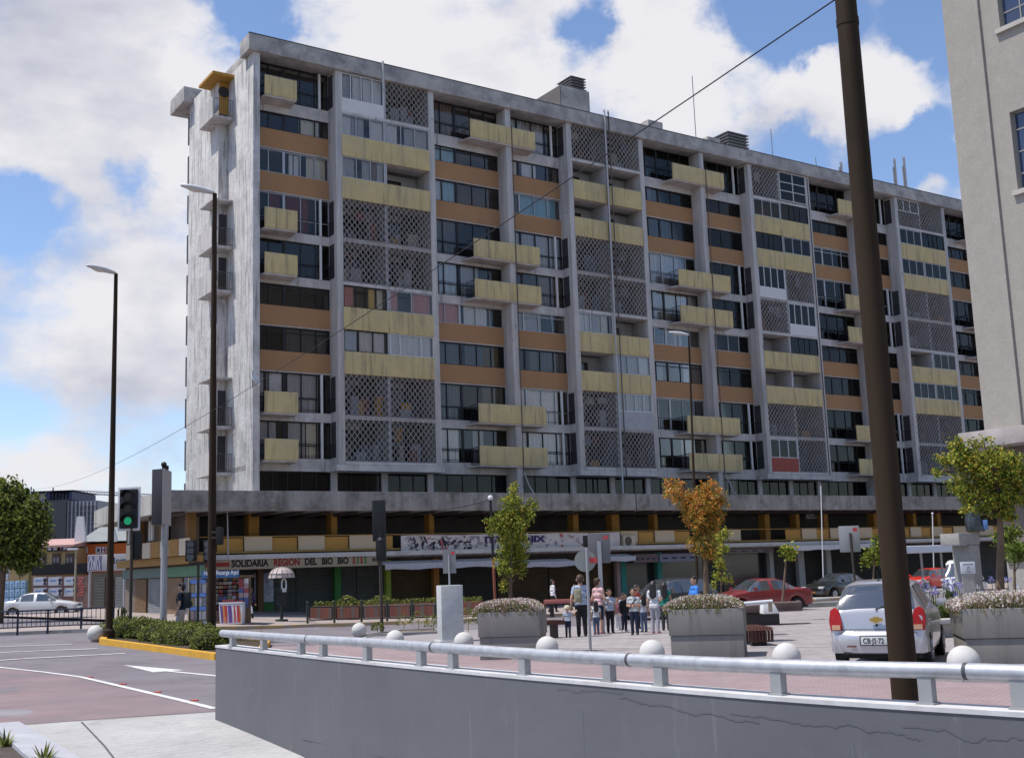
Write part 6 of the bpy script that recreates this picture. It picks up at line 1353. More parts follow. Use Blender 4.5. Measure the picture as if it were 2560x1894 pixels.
def person(label, p, H, rz, top, bottom, shoe, hair='short', arms=None, legs=None, sleeve=.5, skin=0, child=0., skirt=False, hairm=None, cat='person', group=None, legskin=False, lean=0.):
    """Faces local -y. arms: ((elbow, wrist) for +x, same for -x) in body heights; legs: ((knee, ankle) ...)."""
    t = thing('person', label, cat, p, rz, group); hs = 1 + .38 * child; wd = 1 + .12 * child
    S_ = lambda q_: (q_[0] * H, (q_[1] - lean * max(0, q_[2] - .5)) * H, q_[2] * H)
    C_ = []
    def c(a, b, ra, rb, tg): C_.append((S_(a), S_(b), ra * H, rb * H, tg))
    SK, TP, BT, SHO, DK_ = 0, 1, 2, 3, 4
    hz_ = .935 - .03 * child; nz = .845 - .05 * child; sz = .805 - .05 * child
    # head: skull, jaw, nose, ears, lips
    c((0, .006, hz_ + .008), (0, .002, hz_ + .012), .060 * hs, .060 * hs, SK); c((0, -.022 * hs, hz_ - .035 * hs), (0, -.026 * hs, hz_ - .045 * hs), .038 * hs, .033 * hs, SK)
    c((0, -.056 * hs, hz_ + .004), (0, -.068 * hs, hz_ - .014 * hs), .007, .010, SK)
    for s_ in (-1, 1): c((s_ * .059 * hs, .006, hz_ + .008), (s_ * .062 * hs, .010, hz_ - .016), .010, .008, SK)
    c((0, .006, nz - .02), (0, .004, hz_ - .03), .036, .033, SK)
    # torso
    c((-.075 * wd, .0, sz - .01), (.075 * wd, .0, sz - .01), .050, .050, TP); c((-.052 * wd, -.004, .70), (.052 * wd, -.004, .70), .066, .066, TP); c((-.04 * wd, 0, .60), (.04 * wd, 0, .60), .062, .062, TP); c((-.045 * wd, .002, .535), (.045 * wd, .002, .535), .066, .066, TP)
    c((0, 0, .70), (0, 0, nz - .02), .07, .035, TP); c((-.045 * wd, .006, .495), (.045 * wd, .006, .495), .067, .067, BT)
    A_ = arms or (((.135, .012, .625), (.14, -.03, .49)), ((-.135, .012, .625), (-.14, -.03, .49)))
    for s_, (el, wr) in zip((1, -1), A_):
        sh = V((s_ * .105 * wd, 0, sz - .012)); el = V(el); wr = V(wr); c(sh, sh.lerp(el, sleeve) if sleeve < 1 else el, .040, .036 - .004 * sleeve, TP)
        if sleeve < 1: c(sh.lerp(el, sleeve), el, .029, .025, SK)
        if sleeve > 1: c(el, el.lerp(wr, .93), .030, .024, TP)
        c(el, wr, .025, .018, SK)
        d = (wr - el).normalized(); side = d.cross(V((0, 1, 0)) if abs(d.y) < .9 else V((1, 0, 0))).normalized(); nrm = d.cross(side).normalized(); pe = wr + d * .045
        c(wr, pe - side * .010, .016, .014, SK); c(wr, pe + side * .010, .016, .014, SK)
        for j, (o_, l_) in enumerate(((-.021, .034), (-.007, .041), (.007, .038), (.020, .029))):
            k0 = pe + side * o_; k1 = k0 + d * l_ * .55 + nrm * .004; k2 = k1 + d * l_ * .5 + nrm * .012; c(k0, k1, .0068, .0062, SK); c(k1, k2, .0062, .0054, SK)
        th = wr + d * .015 - side * .016; c(th, th + d * .028 - side * .020, .0080, .0068, SK); c(th + d * .028 - side * .020, th + d * .046 - side * .022 + nrm * .006, .0068, .006, SK)
    G_ = legs or (((.052, -.006, .285), (.055, .012, .045)), ((-.052, -.006, .285), (-.055, .012, .045)))
    for s_, (kn, an) in zip((1, -1), G_):
        hp_ = (s_ * .048 * wd, .004, .49); c(hp_, kn, .062, .044, BT); c(kn, an, .042 if not legskin else .036, .034 if not legskin else .024, SK if legskin else BT); an = V(an)
        c(an + V((0, .012, -.018)), an + V((s_ * .006, -.075, -.026)), .026, .021, SHO)
    if skirt: c((0, 0, .48), (0, 0, .36), .085, .11, BT)
    fuse('body', C_, max(.0055, .0052 * H), t, [SKINS[skin], top, bottom, shoe])
    m_ = M()
    for s_ in (-1, 1): q_ = S_((s_ * .021 * hs, -.053 * hs, hz_ + .008)); m_.ball(q_, .0065 * H, 8, 6)
    m_.build('eyes', mat('dark eyes', (.02, .015, .012), .3, 0), t)
    m_ = M(); q_ = S_((0, -.060 * hs, hz_ - .034 * hs)); m_.box(q_[0] - .014 * H, q_[1] - .002, q_[2] - .003 * H, q_[0] + .014 * H, q_[1] + .004 * H, q_[2] + .002 * H); m_.build('mouth', mat('lips', (.30, .11, .09), .5, 0), t)
    Hc = []
    def h(a, b, ra, rb): Hc.append((S_(a), S_(b), ra * H, rb * H, 0))
    if hair != 'none':
        h((0, .016, hz_ + .028), (0, .024, hz_ + .012), .062 * hs, .061 * hs); h((-.03, -.014, hz_ + .045), (.03, -.014, hz_ + .045), .034 * hs, .034 * hs); h((0, .035, hz_ - .01), (0, .036, hz_ - .03), .044 * hs, .036 * hs)
        if hair == 'long': h((-.03, .045, hz_), (-.04, .062, .72), .040, .034); h((.03, .045, hz_), (.04, .062, .72), .040, .034); h((0, .05, hz_), (0, .068, .69), .05, .03)
        if hair == 'pony': h((0, .06, hz_ + .03), (0, .085, hz_ - .09), .024, .016)
        if hair == 'bun': h((0, .06, hz_ + .045), (0, .07, hz_ + .04), .028, .026)
        fuse('hair', Hc, .009 * H, t, [hairm or HAIRB], 3)
    return t
def at_feet(px, foot, head):
    p = gp(px, foot); z0 = gz(p.x, p.y); p.z = z0 + .02 if p.y < 52 and p.x > -6 else z0; return p, at(px, head, p.y).z - p.z
def who(px, foot, head, *a, dz=0., **k):
    p, H = at_feet(px, foot, head); p.z += dz; return person(a[0], p, H, *a[1:], **k), p, H
blu, wht, gry, blk_, navy, jean, pink, grn_, red_, lgr, kha = (cloth(n, c) for n, c in (('blue', (.13, .20, .36)), ('white', (.60, .60, .62)), ('grey', (.36, .39, .46)), ('black', (.018, .018, .02)), ('navy', (.022, .026, .05)), ('jeans', (.085, .115, .19)), ('pink', (.58, .36, .36)), ('green', (.02, .20, .15)), ('red', (.48, .07, .045)), ('light grey', (.34, .33, .37)), ('khaki', (.46, .43, .42))))
bright = cloth('bright blue', (.05, .20, .60)); floral = mat('cloth floral', (.24, .31, .48), .9, .35, 14, dirt=(.55, .58, .62), dscale=16, damt=.8); shb = cloth('dark shoe', (.03, .028, .03)); shw = cloth('pale shoe', (.52, .50, .48)); shp = cloth('pink shoe', (.55, .24, .26)); ltb = cloth('pale blue', (.42, .47, .58))
UP = ((.15, .0, .66), (.185, -.02, .80)); DN = lambda s_: ((s_ * .135, .012, .625), (s_ * .14, -.03, .49)); FOLD = (((.14, -.01, .635), (.02, -.115, .645)), ((-.14, -.01, .635), (-.02, -.125, .625)))
BENT = lambda s_: ((s_ * .145, .02, .635), (s_ * .10, -.13, .66))
t, p, H = who(1421, 1594, 1513, 'toddler in pale cap and grey shirt holding the hand of the tall adult', rad(165), gry, navy, shb, hair='none', arms=(DN(1), ((-.17, -.02, .70), (-.25, -.05, .79))), child=.9, skin=1)
m_ = M(); m_.lathe([(.108, .0), (.106, .045), (.085, .09), (.04, .112), (.005, .116)], n=16); m_.box(-.06, -.17, .0, .06, -.08, .015); m_.v = [(a * H, b * H + .012 * H, (c_ + .905) * H) for a, b, c_ in m_.v]; m_.build('cap', cloth('pale cap', (.50, .45, .34)), t, smooth=True)
t, p, H = who(1456, 1592, 1438, 'tall adult in a blue patterned shirt and black trousers, seen from behind', rad(180), floral, blk_, shb, arms=(((.155, .02, .63), (.165, -.02, .50)), DN(-1)), hairm=HAIRW, skin=1)
def backpack(label, p, H, rz, c, s_=1.):
    t = thing('backpack', label, 'backpack', p + V((0, 0, H * .55)), rz); m_ = M(); w_ = .075 * H * s_; m_.prism([(-w_, .06 * H), (w_, .06 * H), (w_ * .9, .15 * H * s_), (-w_ * .9, .15 * H * s_)], 0, .26 * H * s_); m_.build('bag', c, t, bevel=.035, smooth='all')
    m_ = M(); m_.box(-w_ * .7, .15 * H * s_, .03 * H, w_ * .7, .175 * H * s_, .12 * H); m_.build('pocket', c, t, bevel=.015)
    for sx in (-1, 1): m_ = M(); m_.tube([(sx * w_ * .8, .075 * H, .25 * H), (sx * w_ * .9, 0, .292 * H), (sx * w_ * .95, -.07 * H, .22 * H), (sx * w_ * 1.15, -.05 * H, .08 * H), (sx * w_, .07 * H, .02 * H)], .012, 6); m_.build('strap', c, t)
    return t
backpack('beige rucksack worn by the tall adult in the blue patterned shirt', p + V((-.09, -.03, .02)), H, rad(180), cloth('beige bag', (.27, .25, .17)), .85)
who(1500, 1585, 1446, 'woman in a pink sleeveless top and dark shorts behind the round sign', rad(128), pink, navy, shp, hair='bun', arms=(BENT(1), ((-.15, -.02, .64), (-.13, -.12, .58))), sleeve=.25, hairm=HAIRW, skin=1, legskin=True)
who(1492, 1588, 1501, 'small girl with long dark hair, white top and blue jeans, seen from behind', rad(190), wht, jean, cloth('brown shoe', (.2, .11, .06)), hair='long', child=.7)
who(1527, 1583, 1473, 'boy in a pale blue T-shirt and black trousers facing the camera', rad(12), ltb, blk_, shb, child=.25)
who(1546, 1576, 1492, 'child in a pink top and white trousers half hidden between two boys', rad(20), cloth('rose', (.45, .16, .2)), wht, shw, child=.5)
who(1562, 1580, 1482, 'boy in a black jumper and dark trousers looking down', rad(35), blk_, navy, shw, sleeve=1.2, child=.4, lean=.08)
t, p, H = who(1588, 1588, 1471, 'boy in a grey T-shirt with a dark shoulder strap and folded arms', rad(-18), cloth('stone', (.44, .46, .47)), navy, shb, arms=FOLD, child=.2)
m_ = M(); m_.tube([(.075 * H, -.03 * H, .81 * H), (.0, -.078 * H, .70 * H), (-.09 * H, -.05 * H, .56 * H)], .018, 6); m_.build('strap', blk_, t)
who(1596, 1572, 1462, 'child in a red top standing behind the boy with folded arms', rad(60), red_, blk_, shb, child=.3)
who(1611, 1581, 1483, 'girl with long dark hair and blue jeans beside the boy with folded arms', rad(200), wht, jean, shb, hair='long', child=.35)
who(1640, 1584, 1453, 'woman with long black hair, white top, grey trousers and pink shoes', rad(150), wht, lgr, shp, hair='long', arms=(DN(1), BENT(-1)), skin=1)
who(1666, 1577, 1456, 'woman with long black hair in a green top and dark trousers', rad(165), grn_, cloth('charcoal', (.04, .042, .048)), shb, hair='long', sleeve=.2)
p = at(1738, 1500, 35.); p.z = gz(p.x, p.y) + .02; H = at(1738, 1441, 35.).z - p.z
person('person in a bright blue shirt and grey trousers behind the middle planter', p, H, rad(-75), bright, lgr, shb, sleeve=1.2, arms=(((.14, -.03, .64), (.10, -.16, .58)), ((-.14, -.05, .64), (-.10, -.19, .56))))
who(1384, 1536, 1454, 'walking man in white shirt, dark waistcoat and black trousers beyond the red bench', rad(110), wht, blk_, shb, sleeve=1.2, legs=(((.05, -.10, .29), (.05, -.12, .05)), ((-.05, .02, .30), (-.05, .16, .07))), dz=.10)
t, p, H = who(452, 1594, 1459, 'man in navy T-shirt and pale trousers walking left behind the hedge', rad(-92), navy, kha, shb, skin=1, legs=(((.05, -.05, .29), (.05, -.03, .05)), ((-.05, .0, .29), (-.05, .08, .05))))
backpack('black backpack worn by the man in the navy T-shirt', p, H, rad(-92), cloth('black bag', (.03, .035, .04)), 1.15)
t, p, H = who(627, 1552, 1477, 'person in dark clothes seen from behind at the newsstand corner', rad(170), cloth('plum', (.03, .025, .05)), blk_, shb, dz=.13, sleeve=1.2, hairm=HAIRW)
t = thing('carrier_bag', 'white plastic carrier bag hanging from the hand of the person at the newsstand', 'bag', p + V((.02, -.15, .22))); m_ = M(); m_.prism([(-.11, -.05), (.11, -.05), (.11, .05), (-.11, .05)], 0, .30, [(-.07, -.03), (.07, -.03), (.07, .03), (-.07, .03)]); m_.prism([(-.05, -.02), (.05, -.02), (.05, .02), (-.05, .02)], .301, .5, [(-.01, -.01), (.01, -.01), (.01, .01), (-.01, .01)]); m_.build('bag', mat('white plastic', (.66, .66, .68), .5, .05), t, bevel=.02)

# ------------------------------------------------------------------ vehicles
tyre = mat('tyre rubber', (.02, .02, .021), .85, .1, 6); rim_ = mat('alloy rim', (.34, .34, .36), .35, .1, 8, metal=.7); cglass = mat('car glass', (.03, .036, .042), .05, 0, spec=1.0); cglass.node_tree.nodes['Principled BSDF'].inputs['IOR'].default_value = 1.9; trimk = mat('black plastic trim', (.02, .02, .022), .6, .1); chr_ = mat('chrome', (.6, .6, .62), .15, 0, metal=1)
def paint(n, c, metal=.0, rough=.28):
    M_ = mat('car paint ' + n, c, rough, .04, 2, metal=metal, spec=.5); M_.node_tree.nodes['Principled BSDF'].inputs['Coat Weight'].default_value = .6; M_.node_tree.nodes['Principled BSDF'].inputs['Coat Roughness'].default_value = .06; return M_
def lerp_tab(tab, y):
    if y <= tab[0][0]: return tab[0][1:]
    for a, b in zip(tab, tab[1:]):
        if y <= b[0]: u = (y - a[0]) / (b[0] - a[0]); return tuple(p + (q_ - p) * u for p, q_ in zip(a[1:], b[1:]))
    return tab[-1][1:]
# tables: y (rear negative), half width, belt height, roof half width, roof height
HATCH = [(-1.90, .70, .50, .62, .52), (-1.88, .76, .58, .70, .60), (-1.85, .80, .86, .70, .90), (-1.80, .815, .93, .66, .985), (-1.62, .825, .95, .60, 1.24), (-1.46, .83, .95, .57, 1.385), (-1.25, .83, .95, .565, 1.43), (-.6, .83, .945, .565, 1.455), (0, .83, .935, .56, 1.44), (.3, .83, .925, .55, 1.39), (.72, .83, .915, .58, 1.10), (.98, .82, .90, .66, .935), (1.3, .80, .84, .68, .87), (1.65, .77, .76, .62, .79), (1.84, .71, .62, .55, .65), (1.90, .64, .5, .5, .52)]
SEDAN = [(-2.1, .68, .50, .6, .52), (-2.07, .76, .62, .68, .64), (-2.0, .81, .90, .70, .93), (-1.7, .83, .95, .70, .985), (-1.32, .84, .95, .66, 1.02), (-.85, .84, .94, .56, 1.33), (-.55, .84, .94, .55, 1.40), (0, .84, .93, .55, 1.415), (.3, .84, .92, .545, 1.37), (.78, .84, .91, .60, 1.06), (1.02, .83, .89, .68, .93), (1.5, .81, .83, .68, .865), (1.9, .77, .74, .62, .77), (2.06, .70, .6, .55, .62), (2.1, .62, .5, .5, .52)]
VAN = [(-2.3, .80, .6, .74, .62), (-2.28, .86, 1.0, .76, 1.9), (-2.2, .88, 1.05, .74, 2.0), (0, .88, 1.05, .74, 2.05), (.9, .88, 1.05, .74, 2.0), (1.15, .88, 1.04, .72, 1.85), (1.65, .87, 1.03, .74, 1.15), (2.0, .84, .98, .72, 1.02), (2.25, .78, .75, .66, .78), (2.3, .7, .55, .6, .57)]
def car(name, label, cat, p, rz, tab, pt, glassr, shieldr, rearr, wheels, wr=.29, sc=(1, 1, 1), pillars=(), group=None, sill=.24):
    t = thing(name, label, cat, p, rz, group); S_ = lambda q_: (q_[0] * sc[0], q_[1] * sc[1], q_[2] * sc[2])
    ys = sorted(set([round(r_2[0], 3) for r_2 in tab] + [round(tab[0][0] + .05 + k * .07, 3) for k in range(int((tab[-1][0] - tab[0][0] - .1) / .07))]))
    ys = [y for i, y in enumerate(ys) if i == 0 or y - ys[i - 1] > .012]
    rows = []
    for y in ys:
        w_, zb, wg, zr = lerp_tab(tab, y); s_ = sill + .08 * max(0, abs(y) - 1.6)
        for wy in wheels:
            d = abs(y - wy)
            if d < wr * 1.22: s_ = max(s_, wr * .98 + math.sqrt(max(0, (wr * 1.22) ** 2 - d * d)))
        s_ = min(s_, zb - .06)
        half = [(w_ * .93, s_), (w_ * .985, s_ + (zb - s_) * .22), (w_, s_ + (zb - s_) * .55), (w_ * .985, s_ + (zb - s_) * .86), (w_ * .955, zb), (wg + (w_ * .955 - wg) * .08, zb + (zr - zb) * .88), (wg * .86, zr - (zr - zb) * .0 - .004), (wg * .5, zr + .016), (0, zr + .022)]
        rows.append([(x, y, z) for x, z in half] + [(-x, y, z) for x, z in reversed(half[:-1])])
    n = len(rows[0]); body, gls = M(), M(); Vv = [S_(q_) for r_2 in rows for q_ in r_2]; fb, fg = [], []
    for i in range(len(rows) - 1):
        ym = (ys[i] + ys[i + 1]) / 2
        for j in range(n - 1):
            jj = min(j, n - 2 - j); g_ = False
            if jj == 4 and glassr[0] < ym < glassr[1] and not any(a < ym < b for a, b in pillars): g_ = True
            if jj in (5, 6, 7) and any(a < ym < b for a, b in (shieldr, rearr)) : g_ = jj > 5 or True
            (fg if g_ else fb).append((i * n + j, i * n + j + 1, (i + 1) * n + j + 1, (i + 1) * n + j))
    fb += [tuple(range(n)), tuple(reversed(range((len(rows) - 1) * n, len(rows) * n)))]; fb += [(i * n, i * n + n, i * n + 2 * n - 1, i * n + n - 1) for i in range(len(rows) - 1)]
    def sub(fs_):
        m_ = M(); mp_ = {}; 
        for f in fs_: 
            for i in f: mp_.setdefault(i, len(mp_))
        m_.v = [None] * len(mp_)
        for i, k in mp_.items(): m_.v[k] = Vv[i]
        m_.f = [tuple(mp_[i] for i in f) for f in fs_]; m_.mi = [0] * len(fs_); return m_
    sub(fb).build('body', pt, t, smooth=True); sub(fg).build('glazing', cglass, t, smooth=True)
    W_ = max(r_2[1] for r_2 in tab)
    for wy in wheels:
        for s_ in (-1, 1):
            m_ = M(); R_ = wr; x0, x1 = s_ * (W_ - .185), s_ * (W_ - .005)
            m_.disc_x((wy, R_), R_, min(x0, x1), max(x0, x1), 26); m_.v = [S_(q_) for q_ in m_.v]; w_ = m_.build('wheel', tyre, t, bevel=.02)
            m_ = M(); xo = s_ * (W_ + .0); m_.disc_x((wy, R_), R_ * .62, min(xo - s_ * .03, xo), max(xo - s_ * .03, xo), 20)
            for k in range(5):
                a = 2 * math.pi * k / 5; m_.tube([(xo, wy, R_), (xo, wy + R_ * .58 * math.cos(a), R_ + R_ * .58 * math.sin(a))], .022, 5)
            m_.v = [S_(q_) for q_ in m_.v]; m_.build('rim', rim_, w_)
    m_ = M(); m_.box(-W_ * .86, tab[0][0] + .25, .16, W_ * .86, tab[-1][0] - .25, .40); m_.v = [S_(q_) for q_ in m_.v]; m_.build('underbody', trimk, t)
    for s_ in (-1, 1):
        ym = shieldr[0] + (shieldr[1] - shieldr[0]) * .55; m_ = M(); m_.box(s_ * (W_ - .03), ym - .05, .94, s_ * (W_ + .17), ym + .06, 1.07); m_.v = [S_(q_) for q_ in m_.v]; m_.build('mirror', pt, t, bevel=.035)
    return t, S_
def cpart(t, S_, name, material, boxes, bevel=.015, tf=None):
    m_ = M()
    for b in boxes: m_.box(*b)
    if tf: m_.v = [tf(q_) for q_ in m_.v]
    m_.v = [S_(q_) for q_ in m_.v]; return m_.build(name, material, t, bevel=bevel)
def place(px, roof_py, H):
    Y = 15.
    while Y < 140:
        q_ = at(px, roof_py, Y)
        if q_.z - gz(q_.x, q_.y) < H: break
        Y += .05
    q_.z = gz(q_.x, q_.y); return q_
# silver hatchback, seen from behind
silver = paint('silver', (.46, .45, .47), .45, .3)
Yc = 20.9; pr_ = at(2186, 1500, Yc); th = rad(-24.5)      # heading is +y turned clockwise
hd = V((math.sin(-th), math.cos(-th), 0)); pc = pr_ + hd * 1.9 ; pc.z = gz(pc.x, pc.y) + .02
t, S_ = car('hatchback_car', 'silver hatchback parked on the plaza, seen from behind', 'car', pc, th, HATCH, silver, (-1.5, .9), (.32, .98), (-1.80, -1.42), (-1.22, 1.2), .285, (1.0, 1.0, 1.035), pillars=((-1.5, -1.36), (-.12, -.02), (-1.02, -.96)))
bumper = paint('silver bumper', (.47, .46, .48), .45, .34)
m_ = M(); st = []
for k in range(13):
    a = -1 + 2 * k / 12; st.append((a * .815, -1.985 + .20 * abs(a) ** 3.2))
prof = [(.0, .27), (-.015, .34), (-.03, .50), (-.005, .60), (.06, .635)]
V_ = [(x, y + dy_, z) for x, y in st for dy_, z in prof]; n = len(prof); m_.add(V_, [(i * n + j, i * n + j + 1, i * n + n + j + 1, i * n + n + j) for i in range(12) for j in range(n - 1)])
for s_ in (-1, 1):
    b0 = len(m_.v); xs = s_ * .815; m_.add([(xs, -1.785 + dy_, z) for dy_, z in prof] + [(s_ * .83, -1.50, z) for dy_, z in prof], [(j, j + 1, n + j + 1, n + j) for j in range(n - 1)])
m_.v = [S_(q_) for q_ in m_.v]; m_.build('rear_bumper', bumper, t, smooth='all')
cpart(t, S_, 'bumper_insert', trimk, [(-.6, -1.955, .24, .6, -1.85, .285)])
lampr = mat('red lamp glass', (.30, .008, .006), .25, 0, spec=.35); lampo = mat('amber lamp glass', (.55, .32, .2), .15, 0, spec=.8)
for s_ in (-1, 1):
    m_ = M(); P0 = [(.585, .64), (.80, .64), (.825, .80), (.80, .98), (.72, 1.03), (.64, .98), (.60, .82)]
    def yb(x, z): return -1.922 + .085 * max(0, (z - .78) / .24) + .055 * (max(0, x - .62) / .2) ** 2
    f_o = [(s_ * x, yb(x, z) - .0, z) for x, z in P0]; f_i = [(s_ * x * 1.0, yb(x, z) + .16, z) for x, z in P0]; n = len(P0)
    m_.add(f_o + f_i, [tuple(range(n)), tuple(reversed(range(n, 2 * n)))] + [(i, (i + 1) % n, n + (i + 1) % n, n + i) for i in range(n)]); m_.v = [S_(q_) for q_ in m_.v]; tl = m_.build('tail_lamp', lampr, t, bevel=.012)
    m_ = M(); m_.box(s_ * .62, -1.938, .655, s_ * .77, -1.90, .735); m_.v = [S_((q_[0], q_[1] + .055 * (max(0, abs(q_[0]) - .62) / .2) ** 2, q_[2])) for q_ in m_.v]; m_.build('amber_lens', lampo, tl)
pl = cpart(t, S_, 'number_plate', mat('plate white', (.55, .55, .54), .5, .03), [(-.27, -2.03, .41, .27, -2.012, .545)], .004)
cpart(t, S_, 'plate_frame', trimk, [(-.29, -2.02, .395, .29, -2.005, .56)], .004)
m_ = M(); text_into(m_, 'CB·JS·72', .125, lambda a, b, c_: S_((-.235 + a * .82, -2.034, .435 + b)), .002, .002); m_.build('lettering', ink, pl)
cpart(t, S_, 'wiper', trimk, [(-.01, -1.86, .985, .02, -1.83, 1.0), (.0, -1.83, .99, .42, -1.80, 1.005)], .003, lambda q_: (q_[0], q_[1] + .55 * max(0, q_[2] - .98) + .18 * max(0, q_[0]), q_[2] + .34 * max(0, q_[0])))
gold = mat('gold badge', (.45, .30, .07), .3, 0, metal=.6)
m_ = M(); m_.add([S_((x, y, z)) for y in (-1.935, -1.90) for x, z in ((-.11, .845), (-.05, .845), (-.04, .87), (.05, .87), (.06, .845), (.12, .845), (.10, .80), (.05, .80), (.04, .775), (-.05, .775), (-.06, .80), (-.10, .80))], [tuple(range(12)), tuple(reversed(range(12, 24)))] + [(i, (i + 1) % 12, 12 + (i + 1) % 12, 12 + i) for i in range(12)]); m_.build('bow_tie_emblem', gold, t)
m_ = M(); m_.lathe([(.022, 0), (.022, .012)], n=12); m_.xf(Matrix.Translation((0, -1.885, .73)) @ Matrix.Rotation(rad(90), 4, 'X')); m_.v = [S_(q_) for q_ in m_.v]; m_.build('lock', ink, t)
cpart(t, S_, 'bumper_reflector', mat('dark reflector', (.14, .05, .03), .3, 0), [(-.52, -2.0, .37, -.36, -1.985, .395), (.36, -2.0, .37, .52, -1.985, .395)], .003)
m_ = M(); m_.tube([(0, -1.15, 1.45), (0, -1.25, 1.62)], .008, 6); m_.box(-.03, -1.19, 1.44, .03, -1.1, 1.47); m_.v = [S_(q_) for q_ in m_.v]; m_.build('aerial', trimk, t)
cpart(t, S_, 'tailgate_seam', mat('seam dark', (.06, .06, .065), .6, 0), [(-.62, -1.912, .655, .62, -1.90, .663)], 0)
# street cars
def front_bits(t, S_, tab, lampc, platec=None, z=.62):
    y = tab[-1][0]; w_ = .62
    for s_ in (-1, 1): cpart(t, S_, 'headlight', lampc, [(s_ * .40, y - .10, z, s_ * .70, y - .02, z + .13)], .03)
    cpart(t, S_, 'grille', trimk, [(-.36, y - .03, z - .02, .36, y + .005, z + .09)], .02); cpart(t, S_, 'front_bumper', mat('bumper dark', (.05, .05, .055), .5, .1), [(-.74, y - .12, .26, .74, y + .03, .46)], .04)
    if platec: cpart(t, S_, 'number_plate', platec, [(-.22, y + .031, .36, .22, y + .04, .46)], .003)
hl = mat('headlight glass', (.55, .56, .58), .1, 0, spec=.9)
hdir = lambda x, y: math.atan2(-x, y)
p = place(1893, 1446, 1.40); t, S_ = car('sedan_car', 'dark red sedan parked beyond the brown bench slab', 'car', p, hdir(-.93, -.36), SEDAN, paint('red', (.20, .018, .02)), (-1.2, .95), (.3, .99), (-1.3, -.83), (-1.3, 1.3), .29, (1.05, 1.06, .99), pillars=((-.2, -.1), (-.98, -.9))); front_bits(t, S_, SEDAN, hl)
cpart(t, S_, 'tail_lamp', lampr, [(.5, -2.1, .7, .74, -2.0, .84), (-.74, -2.1, .7, -.5, -2.0, .84)], .02)
p = place(2092, 1432, 1.42); t, S_ = car('sedan_car', 'black sedan with an orange number plate parked left of the silver hatchback', 'car', p, hdir(-.80, -.60), SEDAN, paint('black', (.010, .013, .012)), (-1.2, .95), (.3, .99), (-1.3, -.83), (-1.3, 1.3), .29, (1.1, 1.12, 1), pillars=((-.2, -.1), (-.98, -.9))); front_bits(t, S_, SEDAN, hl, mat('orange plate', (.70, .26, .03), .5, .05), .60)
p = place(1665, 1446, 1.55); t, S_ = car('hatchback_car', 'dark hatchback in the shade behind the group of people', 'car', p, hdir(-.8, -.6), HATCH, paint('charcoal', (.02, .022, .026)), (-1.5, .9), (.32, .98), (-1.80, -1.42), (-1.22, 1.2), .285, (1.08, 1.12, 1.07), pillars=((-1.5, -1.36), (-.12, -.02))); front_bits(t, S_, HATCH, hl)
p = place(2318, 1421, 1.42); t, S_ = car('hatchback_car', 'bright red hatchback parked to the right of the big pole', 'car', p, hdir(-.8, -.6), HATCH, paint('bright red', (.55, .025, .015)), (-1.5, .9), (.32, .98), (-1.80, -1.42), (-1.22, 1.2), .285, (1, 1, 1), pillars=((-1.5, -1.36), (-.12, -.02))); front_bits(t, S_, HATCH, hl)
p = at(2412, 1500, 61.); p.z = gz(p.x, p.y); t, S_ = car('van', 'white van behind the stone monument and blue flowers', 'van', p, hdir(-.42, -.91), VAN, paint('white', (.66, .66, .67)), (.25, 1.45), (1.15, 1.66), (9, 9.1), (-1.5, 1.45), .33, (.92, .92, .94), pillars=((.95, 1.05),)); front_bits(t, S_, VAN, hl, None, .72)
p = at(104, 1500, 70); p.z = -.08; t, S_ = car('sedan_car', 'white sedan driving past the black railing at far left', 'car', p, hdir(.985, .10), SEDAN, paint('white', (.66, .66, .67)), (-1.2, .95), (.3, .99), (-1.3, -.83), (-1.3, 1.3), .29, (1, 1.06, 1.0), pillars=((-.2, -.1), (-.98, -.9))); front_bits(t, S_, SEDAN, hl)
cpart(t, S_, 'tail_lamp', lampr, [(.52, -2.08, .66, .83, -1.92, .84), (-.83, -2.08, .66, -.52, -1.92, .84)], .03)

# ------------------------------------------------------------------ the far end of the side street
def fb(px0, py0, px1, py1, Y, depth_=8.):
    a, b = at(px0, py1, Y), at(px1, py0, Y); return a.x, b.x, a.z, b.z
def slabbox(m_, px0, py0, px1, py1, Y, dp, oy, ox, oz, lo=None):
    x0, x1, z0, z1 = fb(px0, py0, px1, py1, Y); z0 = lo if lo is not None else z0; m_.box(x0 - ox, Y - oy, z0 - oz, x1 - ox, Y + dp - oy, z1 - oz)
# dark office block
Yo = 210.; o_ = at(140, 1400, Yo); t = thing('office_building', 'dark glazed office block with a roof frame far behind the side street', 'building', V((o_.x, Yo, 0)))
gmat = mat('dark facade', (.022, .024, .035), .3, .1, .3, spec=.5); gm2 = mat('grey curtain wall', (.14, .15, .19), .4, .1, .3); lg = mat('pale facade', (.36, .35, .36), .8, .08, .2); nv_ = mat('navy metal', (.03, .035, .09), .5, .1, .3)
m_ = M(); slabbox(m_, 113, 1249, 166, 1500, Yo, 20, Yo, o_.x, 0, 0); m_.build('dark_tower', gmat, t); m_ = M(); slabbox(m_, 167, 1250, 244, 1500, Yo + 1, 16, Yo, o_.x, 0, 0); m_.build('curtain_wall', gm2, t)
m_ = M()
for k in range(8): slabbox(m_, 168 + k * 9.6, 1252, 169 + k * 9.6, 1400, Yo + .6, .5, Yo, o_.x, 0)
for k in range(6): slabbox(m_, 167, 1262 + k * 14, 243, 1264 + k * 14, Yo + .5, .5, Yo, o_.x, 0)
m_.build('mullions', lg, t); m_ = M(); slabbox(m_, 60, 1232, 112, 1500, Yo + 2, 16, Yo, o_.x, 0, 0); m_.build('pale_wing', lg, t)
